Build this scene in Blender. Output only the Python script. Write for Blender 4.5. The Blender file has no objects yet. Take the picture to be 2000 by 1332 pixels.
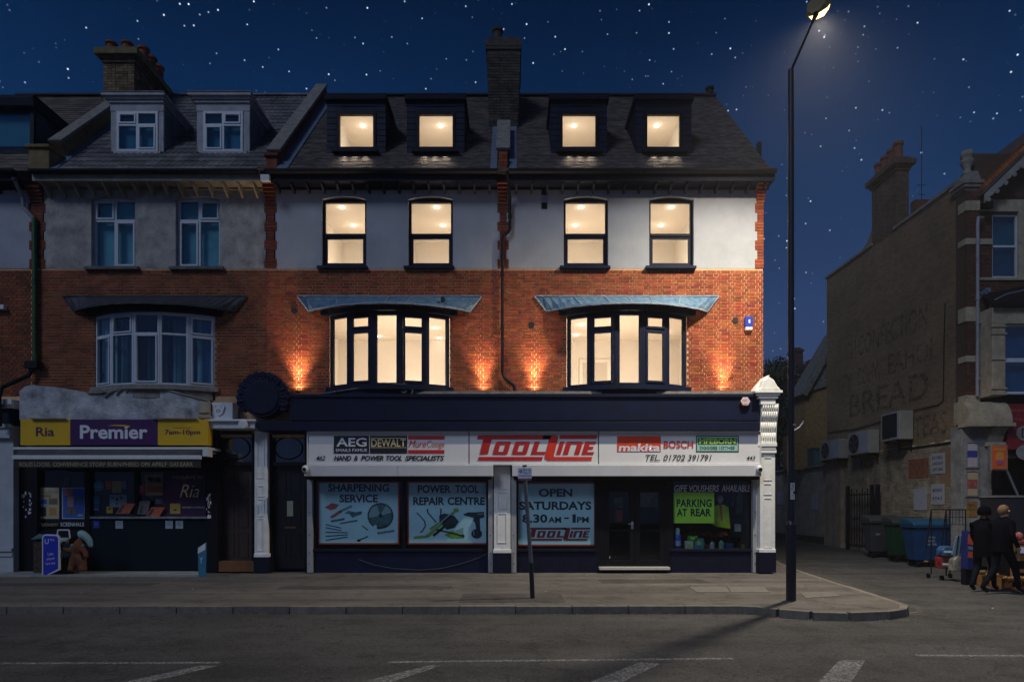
import bpy, bmesh, math, random
from mathutils import Vector, Matrix
random.seed(7)
S = bpy.context.scene
COL = S.collection
R = math.radians

# ------------------------------------------------------------------ camera, world, moon, exposure
cam_d = bpy.data.cameras.new("camera"); cam = bpy.data.objects.new("camera", cam_d); COL.objects.link(cam)
cam.location = (0, -16, 1.6); cam.rotation_euler = (R(90), 0, 0)
cam_d.sensor_width = 36; cam_d.lens = 36 * 1280 / 2000; cam_d.shift_y = 0.162
cam_d.clip_start = 0.05; cam_d.clip_end = 3000
S.camera = cam
W = bpy.data.worlds.new("World"); S.world = W; W.use_nodes = True
nt = W.node_tree; N = nt.nodes; L = nt.links
for n in list(N): N.remove(n)
def wn(t, **k):
    n = N.new(t)
    for a, b in k.items(): setattr(n, a, b)
    return n
out = wn('ShaderNodeOutputWorld'); bg = wn('ShaderNodeBackground'); tc = wn('ShaderNodeTexCoord')
sep = wn('ShaderNodeSeparateXYZ'); L.new(tc.outputs['Generated'], sep.inputs[0])
cr = wn('ShaderNodeValToRGB'); L.new(sep.outputs['Z'], cr.inputs[0])
els = cr.color_ramp.elements
els[0].position = 0.0; els[0].color = (0.046, 0.070, 0.150, 1)
els[1].position = 1.0; els[1].color = (0.0022, 0.0065, 0.030, 1)
for p, c in ((0.14, (0.034, 0.058, 0.140)), (0.27, (0.019, 0.044, 0.122)), (0.40, (0.0050, 0.028, 0.092)), (0.50, (0.0030, 0.0190, 0.068)), (0.62, (0.0014, 0.0090, 0.034))):
    e = els.new(p); e.color = (*c, 1)
nz = wn('ShaderNodeTexNoise'); nz.inputs['Scale'].default_value = 2.2; nz.inputs['Detail'].default_value = 5
L.new(tc.outputs['Generated'], nz.inputs['Vector'])
mr = wn('ShaderNodeMapRange'); mr.inputs[1].default_value = .3; mr.inputs[2].default_value = .7; mr.inputs[3].default_value = .84; mr.inputs[4].default_value = 1.16
L.new(nz.outputs[0], mr.inputs[0])
mulc = wn('ShaderNodeVectorMath', operation='SCALE'); L.new(cr.outputs[0], mulc.inputs[0]); L.new(mr.outputs[0], mulc.inputs['Scale'])
prev = mulc.outputs[0]
for scale, rad, pw, gain in ((110, 0.15, 4.5, 1.2), (44, 0.056, 2.4, 1.7)):
    v = wn('ShaderNodeTexVoronoi'); v.inputs['Scale'].default_value = scale; L.new(tc.outputs['Generated'], v.inputs['Vector'])
    m1 = wn('ShaderNodeMapRange', interpolation_type='SMOOTHSTEP'); m1.inputs[1].default_value = rad; m1.inputs[2].default_value = rad * .25; m1.inputs[3].default_value = 0; m1.inputs[4].default_value = 1
    L.new(v.outputs['Distance'], m1.inputs[0])
    s2 = wn('ShaderNodeSeparateColor'); L.new(v.outputs['Color'], s2.inputs[0])
    pw_ = wn('ShaderNodeMath', operation='POWER'); pw_.inputs[1].default_value = pw; L.new(s2.outputs[0], pw_.inputs[0])
    g = wn('ShaderNodeMath', operation='MULTIPLY'); L.new(pw_.outputs[0], g.inputs[0]); L.new(m1.outputs[0], g.inputs[1])
    sc_ = wn('ShaderNodeVectorMath', operation='SCALE'); sc_.inputs[0].default_value = (.72 * gain, .82 * gain, 1.0 * gain); L.new(g.outputs[0], sc_.inputs['Scale'])
    ad = wn('ShaderNodeVectorMath', operation='ADD'); L.new(prev, ad.inputs[0]); L.new(sc_.outputs[0], ad.inputs[1]); prev = ad.outputs[0]
L.new(prev, bg.inputs['Color']); bg.inputs['Strength'].default_value = 1.0
L.new(bg.outputs[0], out.inputs[0])

sun_d = bpy.data.lights.new("moon", 'SUN'); sun_d.energy = 0.80; sun_d.angle = R(18); sun_d.color = (.66, .78, 1.0)
sun = bpy.data.objects.new("moon", sun_d); COL.objects.link(sun)
sun.rotation_euler = (R(49), 0, R(-36))
S.view_settings.view_transform = 'Standard'; S.view_settings.look = 'None'; S.view_settings.gamma = 1
S.view_settings.use_curve_mapping = False; S.view_settings.exposure = 0
S.cycles.max_bounces = 6; S.cycles.diffuse_bounces = 3; S.cycles.glossy_bounces = 3; S.cycles.transparent_max_bounces = 12
S.cycles.sample_clamp_indirect = 4.0

# ------------------------------------------------------------------ helpers
D = 16.0
def X(px, Y=0.0): return (px - 1000) * (Y + D) / 1280     # photo column -> metres, for a thing that stands at depth Y
def Z(py, Y=0.0): return 1.6 + (990 - py) * (Y + D) / 1280
ORG = {}
def origin(o): return ORG.get(o.name, Vector((0, 0, 0))) if o else Vector((0, 0, 0))
def thing(name, label, cat, loc=(0, 0, 0), group=None):
    o = bpy.data.objects.new(name, None); COL.objects.link(o); o.empty_display_size = .2
    o.location = loc; ORG[o.name] = Vector(loc); o['label'] = label; o['category'] = cat
    if group: o['group'] = group
    return o
def tag(o, label, cat, group=None):
    o['label'] = label; o['category'] = cat
    if group: o['group'] = group
    return o
def kind(o, k): o['kind'] = k; return o
class MB:
    def __init__(s): s.v = []; s.f = []; s.mi = []; s.m = 0
    def add(s, vs, fs):
        b = len(s.v); s.v += [tuple(v) for v in vs]; s.f += [tuple(i + b for i in f) for f in fs]; s.mi += [s.m] * len(fs); return s
    def box(s, x0, x1, y0, y1, z0, z1):
        if x0 > x1: x0, x1 = x1, x0
        if y0 > y1: y0, y1 = y1, y0
        if z0 > z1: z0, z1 = z1, z0
        return s.add([(x0, y0, z0), (x1, y0, z0), (x1, y1, z0), (x0, y1, z0), (x0, y0, z1), (x1, y0, z1), (x1, y1, z1), (x0, y1, z1)],
                     [(0, 3, 2, 1), (4, 5, 6, 7), (0, 1, 5, 4), (1, 2, 6, 5), (2, 3, 7, 6), (3, 0, 4, 7)])
    def prism(s, pts, a, b, axis='y'):
        n = len(pts); f = {'y': lambda p, t: (p[0], t, p[1]), 'x': lambda p, t: (t, p[0], p[1]), 'z': lambda p, t: (p[0], p[1], t)}[axis]
        return s.add([f(p, a) for p in pts] + [f(p, b) for p in pts], [tuple(range(n)), tuple(range(2 * n - 1, n - 1, -1))] + [(i, i + n, (i + 1) % n + n, (i + 1) % n) for i in range(n)])
    def tube(s, p0, p1, r0, r1=None, n=10, caps=True):
        r1 = r0 if r1 is None else r1; p0 = Vector(p0); p1 = Vector(p1); d = (p1 - p0).normalized()
        u = d.orthogonal().normalized(); w = d.cross(u)
        vs = [p0 + (u * math.cos(2 * math.pi * i / n) + w * math.sin(2 * math.pi * i / n)) * r0 for i in range(n)] + [p1 + (u * math.cos(2 * math.pi * i / n) + w * math.sin(2 * math.pi * i / n)) * r1 for i in range(n)]
        fs = [(i, (i + 1) % n, (i + 1) % n + n, i + n) for i in range(n)]
        if caps: fs += [tuple(range(n - 1, -1, -1)), tuple(range(n, 2 * n))]
        return s.add(vs, fs)
    def path(s, pts, r, n=8):
        for i in range(len(pts) - 1): s.tube(pts[i], pts[i + 1], r, r, n)
        return s
    def lathe(s, cx, cy, prof, n=16, sq=False):
        ph = math.pi / 4 if sq else 0; k = math.sqrt(2) if sq else 1
        if sq: n = 4
        vs = [(cx + r * k * math.cos(2 * math.pi * i / n + ph), cy + r * k * math.sin(2 * math.pi * i / n + ph), z) for r, z in prof for i in range(n)]
        fs = [(j * n + i, j * n + (i + 1) % n, (j + 1) * n + (i + 1) % n, (j + 1) * n + i) for j in range(len(prof) - 1) for i in range(n)]
        fs += [tuple(range(n - 1, -1, -1)), tuple(range((len(prof) - 1) * n, len(prof) * n))]
        return s.add(vs, fs)
    def disc(s, cx, cz, r, y0, y1, n=20, rz=None):
        rz = rz or r
        return s.prism([(cx + r * math.cos(2 * math.pi * i / n), cz + rz * math.sin(2 * math.pi * i / n)) for i in range(n)], y0, y1, 'y')
    def frame(s, x0, x1, z0, z1, y0, y1, w, wb=None, wt=None):
        wb = wb or w; wt = wt or w
        s.box(x0, x0 + w, y0, y1, z0, z1); s.box(x1 - w, x1, y0, y1, z0, z1)
        s.box(x0 + w, x1 - w, y0, y1, z0, z0 + wb); return s.box(x0 + w, x1 - w, y0, y1, z1 - wt, z1)
    def build(s, name, mats, parent=None, smooth=False, bevel=0):
        o0 = origin(parent)
        me = bpy.data.meshes.new(name); me.from_pydata([(v[0] - o0.x, v[1] - o0.y, v[2] - o0.z) for v in s.v], [], s.f)
        if not isinstance(mats, (list, tuple)): mats = [mats]
        for m in mats: me.materials.append(m)
        if len(mats) > 1: me.polygons.foreach_set('material_index', s.mi)
        if smooth: me.polygons.foreach_set('use_smooth', [True] * len(me.polygons))
        bm = bmesh.new(); bm.from_mesh(me); bmesh.ops.recalc_face_normals(bm, faces=bm.faces); bm.to_mesh(me); bm.free()
        me.update()
        o = bpy.data.objects.new(name, me); COL.objects.link(o)
        if parent: o.parent = parent; ORG[o.name] = o0
        if bevel:
            b = o.modifiers.new('bevel', 'BEVEL'); b.width = bevel; b.segments = 2; b.limit_method = 'ANGLE'
        return o
def link_copy(o, parent, loc, rot=None):
    c = o.copy(); COL.objects.link(c); c.parent = parent; c.location = Vector(loc) - origin(parent)
    if rot: c.rotation_euler = rot
    return c
def copy_tree(o, parent=None, kids=None):
    c = o.copy(); COL.objects.link(c); c.parent = parent
    for ch in [k for k in list(o.children)]: copy_tree(ch, c)
    return c

# ------------------------------------------------------------------ materials
MC = {}
def mat(name, col, rough=.7, var=.18, scale=3.0, bump=.15, bscale=40, metal=0, spec=.4, col2=None, tint=0, detail=6, emit=None, estr=0, alpha=None, coat=0):
    if name in MC: return MC[name]
    m = bpy.data.materials.new(name); m.use_nodes = True; t = m.node_tree; n = t.nodes; l = t.links
    b = n['Principled BSDF']; b.inputs['Roughness'].default_value = rough; b.inputs['Metallic'].default_value = metal
    b.inputs['Specular IOR Level'].default_value = spec; b.inputs['Coat Weight'].default_value = coat
    g = n.new('ShaderNodeNewGeometry')
    no = n.new('ShaderNodeTexNoise'); no.inputs['Scale'].default_value = scale; no.inputs['Detail'].default_value = detail; no.inputs['Roughness'].default_value = .65
    l.new(g.outputs['Position'], no.inputs['Vector'])
    rp = n.new('ShaderNodeMapRange'); rp.inputs[1].default_value = .32; rp.inputs[2].default_value = .68; l.new(no.outputs[0], rp.inputs[0])
    mx = n.new('ShaderNodeMix'); mx.data_type = 'RGBA'
    c2 = col2 or tuple(c * (1 - var) for c in col); c1 = col if col2 else tuple(min(1, c * (1 + var)) for c in col)
    mx.inputs[6].default_value = (*c1, 1); mx.inputs[7].default_value = (*c2, 1); l.new(rp.outputs[0], mx.inputs[0])
    src = mx.outputs[2]
    if tint:
        oi = n.new('ShaderNodeObjectInfo'); ad = n.new('ShaderNodeMath'); ad.operation = 'ADD'
        l.new(oi.outputs['Random'], ad.inputs[0]); l.new(g.outputs['Random Per Island'], ad.inputs[1])
        fr = n.new('ShaderNodeMath'); fr.operation = 'FRACT'; l.new(ad.outputs[0], fr.inputs[0])
        mr = n.new('ShaderNodeMapRange'); mr.inputs[3].default_value = 1 - tint; mr.inputs[4].default_value = 1 + tint; l.new(fr.outputs[0], mr.inputs[0])
        hs = n.new('ShaderNodeHueSaturation'); l.new(src, hs.inputs['Color']); l.new(mr.outputs[0], hs.inputs['Value'])
        m2 = n.new('ShaderNodeMapRange'); m2.inputs[3].default_value = .5 - tint * .04; m2.inputs[4].default_value = .5 + tint * .04
        f2 = n.new('ShaderNodeMath'); f2.operation = 'MULTIPLY'; f2.inputs[1].default_value = 7.3; l.new(fr.outputs[0], f2.inputs[0])
        f3 = n.new('ShaderNodeMath'); f3.operation = 'FRACT'; l.new(f2.outputs[0], f3.inputs[0]); l.new(f3.outputs[0], m2.inputs[0]); l.new(m2.outputs[0], hs.inputs['Hue'])
        src = hs.outputs[0]
    l.new(src, b.inputs['Base Color'])
    n2 = n.new('ShaderNodeTexNoise'); n2.inputs['Scale'].default_value = bscale; n2.inputs['Detail'].default_value = 4; l.new(g.outputs['Position'], n2.inputs['Vector'])
    if bump:
        bp = n.new('ShaderNodeBump'); bp.inputs['Strength'].default_value = bump; bp.inputs['Distance'].default_value = .02; l.new(n2.outputs[0], bp.inputs['Height']); l.new(bp.outputs[0], b.inputs['Normal'])
    rr = n.new('ShaderNodeMapRange'); rr.inputs[3].default_value = max(0, rough - .12); rr.inputs[4].default_value = min(1, rough + .12); l.new(no.outputs[0], rr.inputs[0]); l.new(rr.outputs[0], b.inputs['Roughness'])
    if emit: b.inputs['Emission Color'].default_value = (*emit, 1); b.inputs['Emission Strength'].default_value = estr
    if alpha is not None:
        n3 = n.new('ShaderNodeTexNoise'); n3.inputs['Scale'].default_value = alpha[0]; n3.inputs['Detail'].default_value = 8; n3.inputs['Roughness'].default_value = .8; l.new(g.outputs['Position'], n3.inputs['Vector'])
        ra = n.new('ShaderNodeMapRange'); ra.inputs[1].default_value = alpha[1]; ra.inputs[2].default_value = alpha[2]; ra.inputs[3].default_value = 0; ra.inputs[4].default_value = alpha[3]
        l.new(n3.outputs[0], ra.inputs[0]); l.new(ra.outputs[0], b.inputs['Alpha'])
    MC[name] = m; return m
def glass(name, tintc=(.9, .95, .95), gl=.12, rough=.02, dark=0.0):
    if name in MC: return MC[name]
    m = bpy.data.materials.new(name); m.use_nodes = True; t = m.node_tree; n = t.nodes; l = t.links
    for x in list(n):
        if x.type != 'OUTPUT_MATERIAL': n.remove(x)
    o = [x for x in n if x.type == 'OUTPUT_MATERIAL'][0]
    tr = n.new('ShaderNodeBsdfTransparent'); tr.inputs[0].default_value = (*tintc, 1)
    gs = n.new('ShaderNodeBsdfGlossy'); gs.inputs['Roughness'].default_value = rough; gs.inputs[0].default_value = (.9, .95, 1, 1)
    fr = n.new('ShaderNodeFresnel'); fr.inputs[0].default_value = 1.5
    ad = n.new('ShaderNodeMath'); ad.operation = 'ADD'; ad.inputs[1].default_value = gl - .04; ad.use_clamp = True; l.new(fr.outputs[0], ad.inputs[0])
    bf = n.new('ShaderNodeNewGeometry'); iv = n.new('ShaderNodeMath'); iv.operation = 'SUBTRACT'; iv.inputs[0].default_value = 1; l.new(bf.outputs['Backfacing'], iv.inputs[1]); m_ = n.new('ShaderNodeMath'); m_.operation = 'MULTIPLY'; l.new(ad.outputs[0], m_.inputs[0]); l.new(iv.outputs[0], m_.inputs[1])
    mx = n.new('ShaderNodeMixShader'); l.new(m_.outputs[0], mx.inputs[0]); l.new(tr.outputs[0], mx.inputs[1]); l.new(gs.outputs[0], mx.inputs[2]); l.new(mx.outputs[0], o.inputs[0])
    MC[name] = m; return m
def emis(name, col, st):
    if name in MC: return MC[name]
    m = bpy.data.materials.new(name); m.use_nodes = True; b = m.node_tree.nodes['Principled BSDF']
    b.inputs['Base Color'].default_value = (*col, 1); b.inputs['Emission Color'].default_value = (*col, 1); b.inputs['Emission Strength'].default_value = st
    MC[name] = m; return m
M_NAVY = mat('navy_paint', (.006, .012, .042), .55, .25, 2.2, .08, spec=.15, col2=(.004, .007, .022), detail=12)
M_NAVYD = mat('navy_timber', (.006, .008, .022), .6, .3, 5, .1, spec=.15)
M_BLK = mat('black_paint', (.006, .006, .009), .5, .3, 8, .05, spec=.15)
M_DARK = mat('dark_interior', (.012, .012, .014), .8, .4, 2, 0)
M_WHITE = mat('white_paint', (.62, .64, .66), .55, .08, 4, .08)
M_PILW = mat('pilaster_white', (.74, .74, .71), .5, .10, 6, .12, 20)
M_UPVC = mat('white_upvc', (.50, .54, .60), .3, .08, 3, 0)
M_RENDER = mat('painted_render', (.385, .395, .425), .85, .13, 1.1, .35, 55, detail=9)
M_RENDOLD = mat('weathered_render', (.52, .49, .45), .95, .2, 2.6, 1.0, 45, col2=(.20, .19, .185), detail=13)
M_BRICK = mat('red_brick', (.27, .060, .020), .85, .25, 9, .5, 60, tint=.30)
M_MORTAR = mat('lime_mortar', (.66, .40, .22), .95, .2, 12, .5, 80)
M_BRICKD = mat('dark_red_brick', (.16, .036, .018), .85, .25, 9, .5, 60, tint=.28)
M_MORTARD = mat('dark_mortar', (.07, .04, .03), .95, .2, 12, .5, 80)
M_YBRICK = mat('stock_brick', (.27, .185, .11), .9, .3, .7, .6, 60, tint=.16, col2=(.17, .115, .075), detail=10)
M_YMORTAR = mat('stock_mortar', (.62, .50, .34), .95, .2, 8, .5, 80)
M_OBRICK = mat('orange_brick', (.30, .10, .03), .9, .3, 5, .6, 60, tint=.25)
M_TILE = mat('clay_tile', (.105, .084, .078), .8, .3, 3, .4, 50, tint=.35)
M_TILE2 = mat('concrete_tile', (.20, .19, .185), .9, .45, 1.2, .6, 40, tint=.32, col2=(.075, .072, .075))
M_SLATE = mat('brown_slate', (.11, .085, .07), .85, .4, 1.8, .4, 40, tint=.25)
M_LEAD = mat('lead_flashing', (.13, .17, .24), .5, .2, 6, .1)
M_STONE = mat('coping_stone', (.22, .20, .18), .9, .3, 6, .6, 35)
M_STONEC = mat('cream_stone', (.36, .30, .21), .9, .25, 5, .4, 35)
M_GUT = mat('black_gutter', (.009, .010, .015), .55, .2, 5, 0, spec=.15)
M_ROOMW = mat('room_wall', (.78, .73, .66), .9, .03, 2, 0)
M_ROOMC = mat('room_ceiling', (.78, .70, .60), .9, .02, 2, 0)
M_ROOMF = mat('room_floor', (.35, .28, .2), .7, .1, 2, 0)
M_DOORW = mat('room_door', (.58, .53, .46), .6, .02, 2, 0)
M_LED = emis('downlight_glow', (1, .86, .62), 9)
M_GLASS = glass('clear_glass', (.95, .96, .95), .05)
M_SGLASS = glass('shop_glass', (.9, .94, .95), .04, .02)
M_BGLASS = glass('dark_glass', (.66, .82, .86), .14, .08)
M_SIGN = mat('sign_panel_white', (.68, .68, .69), .35, .05, 1.5, 0)
M_SHUT = mat('shutter_box_grey', (.52, .53, .56), .4, .06, 2, 0)
M_RAIL = mat('shutter_rail_grey', (.36, .37, .38), .4, .1, 6, 0, metal=.2)
M_TEXT = mat('text_black', (.010, .010, .016), .5, .2, 4, 0)
M_RED = mat('logo_red', (.50, .022, .020), .4, .12, 2, 0)
M_REDB = mat('red_sticker', (.62, .06, .02), .4, .1, 3, 0)
M_YEL = mat('sign_yellow', (.66, .40, .01), .4, .06, 2, 0)
M_PUR = mat('sign_purple', (.050, .010, .085), .4, .1, 2, 0)
M_LWHITE = mat('lettering_white', (.66, .66, .72), .4, .05, 2, 0)
M_CREAML = mat('lettering_cream', (.60, .50, .26), .4, .05, 2, 0)
M_POSTER = mat('poster_blue', (.42, .65, .74), .5, .06, 1.5, 0, col2=(.50, .74, .80))
M_ASPH0 = mat('road_asphalt', (.088, .084, .082), .9, .22, .5, .9, 90, col2=(.060, .060, .066), detail=12)
M_PAVE0 = mat('pavement_asphalt', (.150, .128, .112), .9, .2, .7, .7, 80, col2=(.10, .088, .080), detail=12)
M_KERB = mat('kerb_granite', (.17, .15, .125), .9, .25, 7, .7, 60, tint=.18)
def tarmac(name, c, speck, streak):
    m = bpy.data.materials.new(name); m.use_nodes = True; t = m.node_tree; n = t.nodes; l = t.links; b = n['Principled BSDF']; b.inputs['Roughness'].default_value = .88; b.inputs['Specular IOR Level'].default_value = .3
    g = n.new('ShaderNodeNewGeometry'); v = None
    def noise(scale, lo, hi, a, z, det=3, st=None):
        q = n.new('ShaderNodeTexNoise'); q.inputs['Scale'].default_value = scale; q.inputs['Detail'].default_value = det; q.inputs['Roughness'].default_value = .6
        if st:
            mp = n.new('ShaderNodeMapping'); mp.inputs['Scale'].default_value = st; l.new(g.outputs['Position'], mp.inputs[0]); l.new(mp.outputs[0], q.inputs['Vector'])
        else: l.new(g.outputs['Position'], q.inputs['Vector'])
        r = n.new('ShaderNodeMapRange'); r.inputs[1].default_value = lo; r.inputs[2].default_value = hi; r.inputs[3].default_value = a; r.inputs[4].default_value = z; l.new(q.outputs[0], r.inputs[0]); return r.outputs[0], q.outputs[0]
    outs = [noise(45, .35, .68, 1 - speck, 1 + speck * 1.3, 6)[0], noise(.45, .3, .7, .78, 1.22, 6)[0], noise(1, .35, .65, 1 - streak, 1 + streak, 4, (.12, 1.6, 1))[0], noise(2.4, .50, .64, 1, .74, 8)[0]]
    cur = outs[0]
    for o in outs[1:]:
        mm = n.new('ShaderNodeMath'); mm.operation = 'MULTIPLY'; l.new(cur, mm.inputs[0]); l.new(o, mm.inputs[1]); cur = mm.outputs[0]
    vo = n.new('ShaderNodeTexVoronoi'); vo.feature = 'DISTANCE_TO_EDGE'; vo.inputs['Scale'].default_value = .55; wv = n.new('ShaderNodeTexNoise'); wv.inputs['Scale'].default_value = 3; l.new(g.outputs['Position'], wv.inputs['Vector'])
    ad = n.new('ShaderNodeVectorMath'); ad.operation = 'ADD'; l.new(g.outputs['Position'], ad.inputs[0]); l.new(wv.outputs['Color'], ad.inputs[1]); l.new(ad.outputs[0], vo.inputs['Vector'])
    cr_ = n.new('ShaderNodeMapRange'); cr_.inputs[1].default_value = .003; cr_.inputs[2].default_value = .014; cr_.inputs[3].default_value = .62; cr_.inputs[4].default_value = 1; l.new(vo.outputs[0], cr_.inputs[0])
    mm = n.new('ShaderNodeMath'); mm.operation = 'MULTIPLY'; l.new(cur, mm.inputs[0]); l.new(cr_.outputs[0], mm.inputs[1])
    sc = n.new('ShaderNodeVectorMath'); sc.operation = 'SCALE'; sc.inputs[0].default_value = c; l.new(mm.outputs[0], sc.inputs['Scale']); l.new(sc.outputs[0], b.inputs['Base Color'])
    hn = noise(110, 0, 1, 0, 1, 3)[1]; bp = n.new('ShaderNodeBump'); bp.inputs['Strength'].default_value = .9; bp.inputs['Distance'].default_value = .015; l.new(hn, bp.inputs['Height']); l.new(bp.outputs[0], b.inputs['Normal']); MC[name] = m; return m
M_ASPH = tarmac('road_asphalt_worn', (.064, .062, .062), .45, .20); M_PAVE = tarmac('pavement_asphalt_worn', (.128, .115, .104), .30, .24); M_PATCHT = tarmac('trench_patch', (.080, .072, .068), .3, .1)
M_LINE = mat('worn_road_paint', (.30, .30, .30), .9, .2, 4, .6, 80, alpha=(28, .40, .56, .75))
# ------------------------------------------------------------------ text
def make_text(s, x0, x1, z0, z1, y, m, parent, shear=0, bold=0.0, name='lettering', rot=0, faceaxis='y', spacing=1.0, label=None):
    cu = bpy.data.curves.new('t', 'FONT'); cu.body = s; cu.shear = shear; cu.offset = bold; cu.resolution_u = 3; cu.space_character = spacing; cu.extrude = 0
    cu.space_line = .8; cu.align_x = 'CENTER'
    o = bpy.data.objects.new('t', cu); COL.objects.link(o)
    bpy.context.view_layer.update()
    me = bpy.data.meshes.new_from_object(o.evaluated_get(bpy.context.evaluated_depsgraph_get()))
    bpy.data.objects.remove(o); bpy.data.curves.remove(cu)
    vs = [v.co.copy() for v in me.vertices]
    a, b = min(v.x for v in vs), max(v.x for v in vs); c, d = min(v.y for v in vs), max(v.y for v in vs)
    org = origin(parent)
    for v, w in zip(me.vertices, vs):
        u = x0 + (w.x - a) / (b - a) * (x1 - x0); h = z0 + (w.y - c) / (d - c) * (z1 - z0)
        if rot: 
            cu_, ch = (x0 + x1) / 2, (z0 + z1) / 2; du, dh = u - cu_, h - ch
            u = cu_ + du * math.cos(rot) - dh * math.sin(rot); h = ch + du * math.sin(rot) + dh * math.cos(rot)
        v.co = Vector((u, y, h)) - org if faceaxis == 'y' else Vector((y, u, h)) - org
    me.materials.clear(); me.materials.append(m); me.name = name
    me.polygons.foreach_set('material_index', [0] * len(me.polygons))
    ob = bpy.data.objects.new(name, me); COL.objects.link(ob)
    if parent: ob.parent = parent; ORG[ob.name] = org
    if label: ob['label'] = label
    return ob
def ptext(s, px0, px1, py0, py1, y, m, parent, **k):   # box given in photo pixels for a thing at depth y
    return make_text(s, X(px0, y), X(px1, y), Z(py1, y), Z(py0, y), y, m, parent, **k)
def bx(mb, px0, px1, py0, py1, y0, y1, yr=None):
    yr = y0 if yr is None else yr
    return mb.box(X(px0, yr), X(px1, yr), y0, y1, Z(py1, yr), Z(py0, yr))

# ------------------------------------------------------------------ brickwork
BRK = {}
def brick_mesh(m, w, axis):
    k = (m.name, round(w, 3), axis)
    if k not in BRK:
        b = MB(); h = .031
        if axis == 'x': b.box(-w / 2, w / 2, 0, .03, -h, h)
        else: b.box(0, .03, -w / 2, w / 2, -h, h)
        o = b.build('brick', m); me = o.data; bpy.data.objects.remove(o); BRK[k] = me
    return BRK[k]
def clip(a, b, cuts):
    seg = [(a, b)]
    for c, d in cuts:
        ns = []
        for s, e in seg:
            if d <= s or c >= e: ns.append((s, e)); continue
            if c > s: ns.append((s, c))
            if d < e: ns.append((d, e))
        seg = ns
    return seg
def brickwork(wall, axis, a0, a1, z0, z1, plane, holes, m, focus, nparts=300, keep=None, course=.075, proud=.004):
    out = []; zc = z0 + .0375; k = 0
    while zc < z1 - .02:
        a = a0 - (.0 if k % 2 else .16); j = k % 2
        cuts = [(h[0], h[1]) for h in holes if h[2] < zc + .03 and h[3] > zc - .03]
        while a < a1:
            w = .215 if j % 2 == 0 else .1025
            for s, e in clip(max(a, a0), min(a + w, a1), cuts):
                if e - s > .03 and (keep is None or keep((s + e) / 2, zc)): out.append(((s + e) / 2, zc, e - s))
            a += w + .012; j += 1
        zc += course; k += 1
    full = [b for b in out if abs(b[2] - .215) < .002 or abs(b[2] - .1025) < .002]
    full.sort(key=lambda b: min((b[0] - f[0]) ** 2 + (b[1] - f[1]) ** 2 * 1.6 for f in focus))
    parts = set(full[:nparts]); org = origin(wall)
    for c, z, w in full[:nparts]:
        o = bpy.data.objects.new('brick', brick_mesh(m, w, axis)); COL.objects.link(o); o.parent = wall
        p = plane - random.uniform(0, proud)
        o.location = (Vector((c, p, z)) if axis == 'x' else Vector((p, c, z))) - org
    st = MB()
    for b in out:
        if b in parts: continue
        c, z, w = b; p = plane - random.uniform(0, proud)
        if axis == 'x': st.box(c - w / 2, c + w / 2, p, p + .03, z - .031, z + .031)
        else: st.box(p, p + .03, c - w / 2, c + w / 2, z - .031, z + .031)
    o = st.build('brick_field', m, wall); kind(o, 'stuff')
def wall_mb(axis, a0, a1, z0, z1, p0, p1, holes):
    b = MB(); zs = sorted({z0, z1, *[min(max(v, z0), z1) for h in holes for v in (h[2], h[3])]})
    for za, zb in zip(zs, zs[1:]):
        if zb - za < 1e-4: continue
        for s, e in clip(a0, a1, [(h[0], h[1]) for h in holes if h[2] < (za + zb) / 2 < h[3]]):
            if axis == 'x': b.box(s, e, p0, p1, za, zb)
            else: b.box(p0, p1, s, e, za, zb)
    return b

# ------------------------------------------------------------------ ground
def ground_z(Y): return -.12 + max(0, Y - 2) * .025
g = MB(); g.box(-150, 150, -60, 250, -1.2, -.30); kind(g.build('ground', mat('earth', (.05, .045, .035), .95)), 'structure')
g = MB(); g.box(-60, 60, -40, 0.5, -.28, -.12); road = kind(g.build('road', M_ASPH), 'structure')
g = MB(); n = 20
for i in range(n):
    ya = .5 + i * 2.5; yb = ya + 2.5
    g.add([(6.0, ya, ground_z(ya)), (30, ya, ground_z(ya)), (30, yb, ground_z(yb)), (6.0, yb, ground_z(yb))], [(0, 1, 2, 3)])
kind(g.build('side_road', M_ASPH), 'structure')
outline = [(-60, -5.33), (3.70, -5.33), (4.0, -5.42), (4.22, -5.68), (4.6, -5.92), (5.1, -6.0), (5.7, -5.88), (6.12, -5.62), (6.36, -5.25), (6.42, -4.9), (6.5, -4.2), (6.68, -2.8), (6.86, -1.4), (7.05, 0)]
tail = [(7.3, 1.5), (7.63, 3), (8.0, 6), (8.4, 12)]
pv = MB(); pv.prism(outline + [(7.05, 0.3), (-60, .3)], -.28, 0, 'z'); pave = kind(pv.build('pavement', M_PAVE), 'structure')
pv = MB(); pv.prism([(6.15, .3), (7.05, .3)] + tail + [(6.15, 12)], -.2, .004, 'z'); kind(pv.build('lane_pavement', M_PAVE), 'structure')
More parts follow.
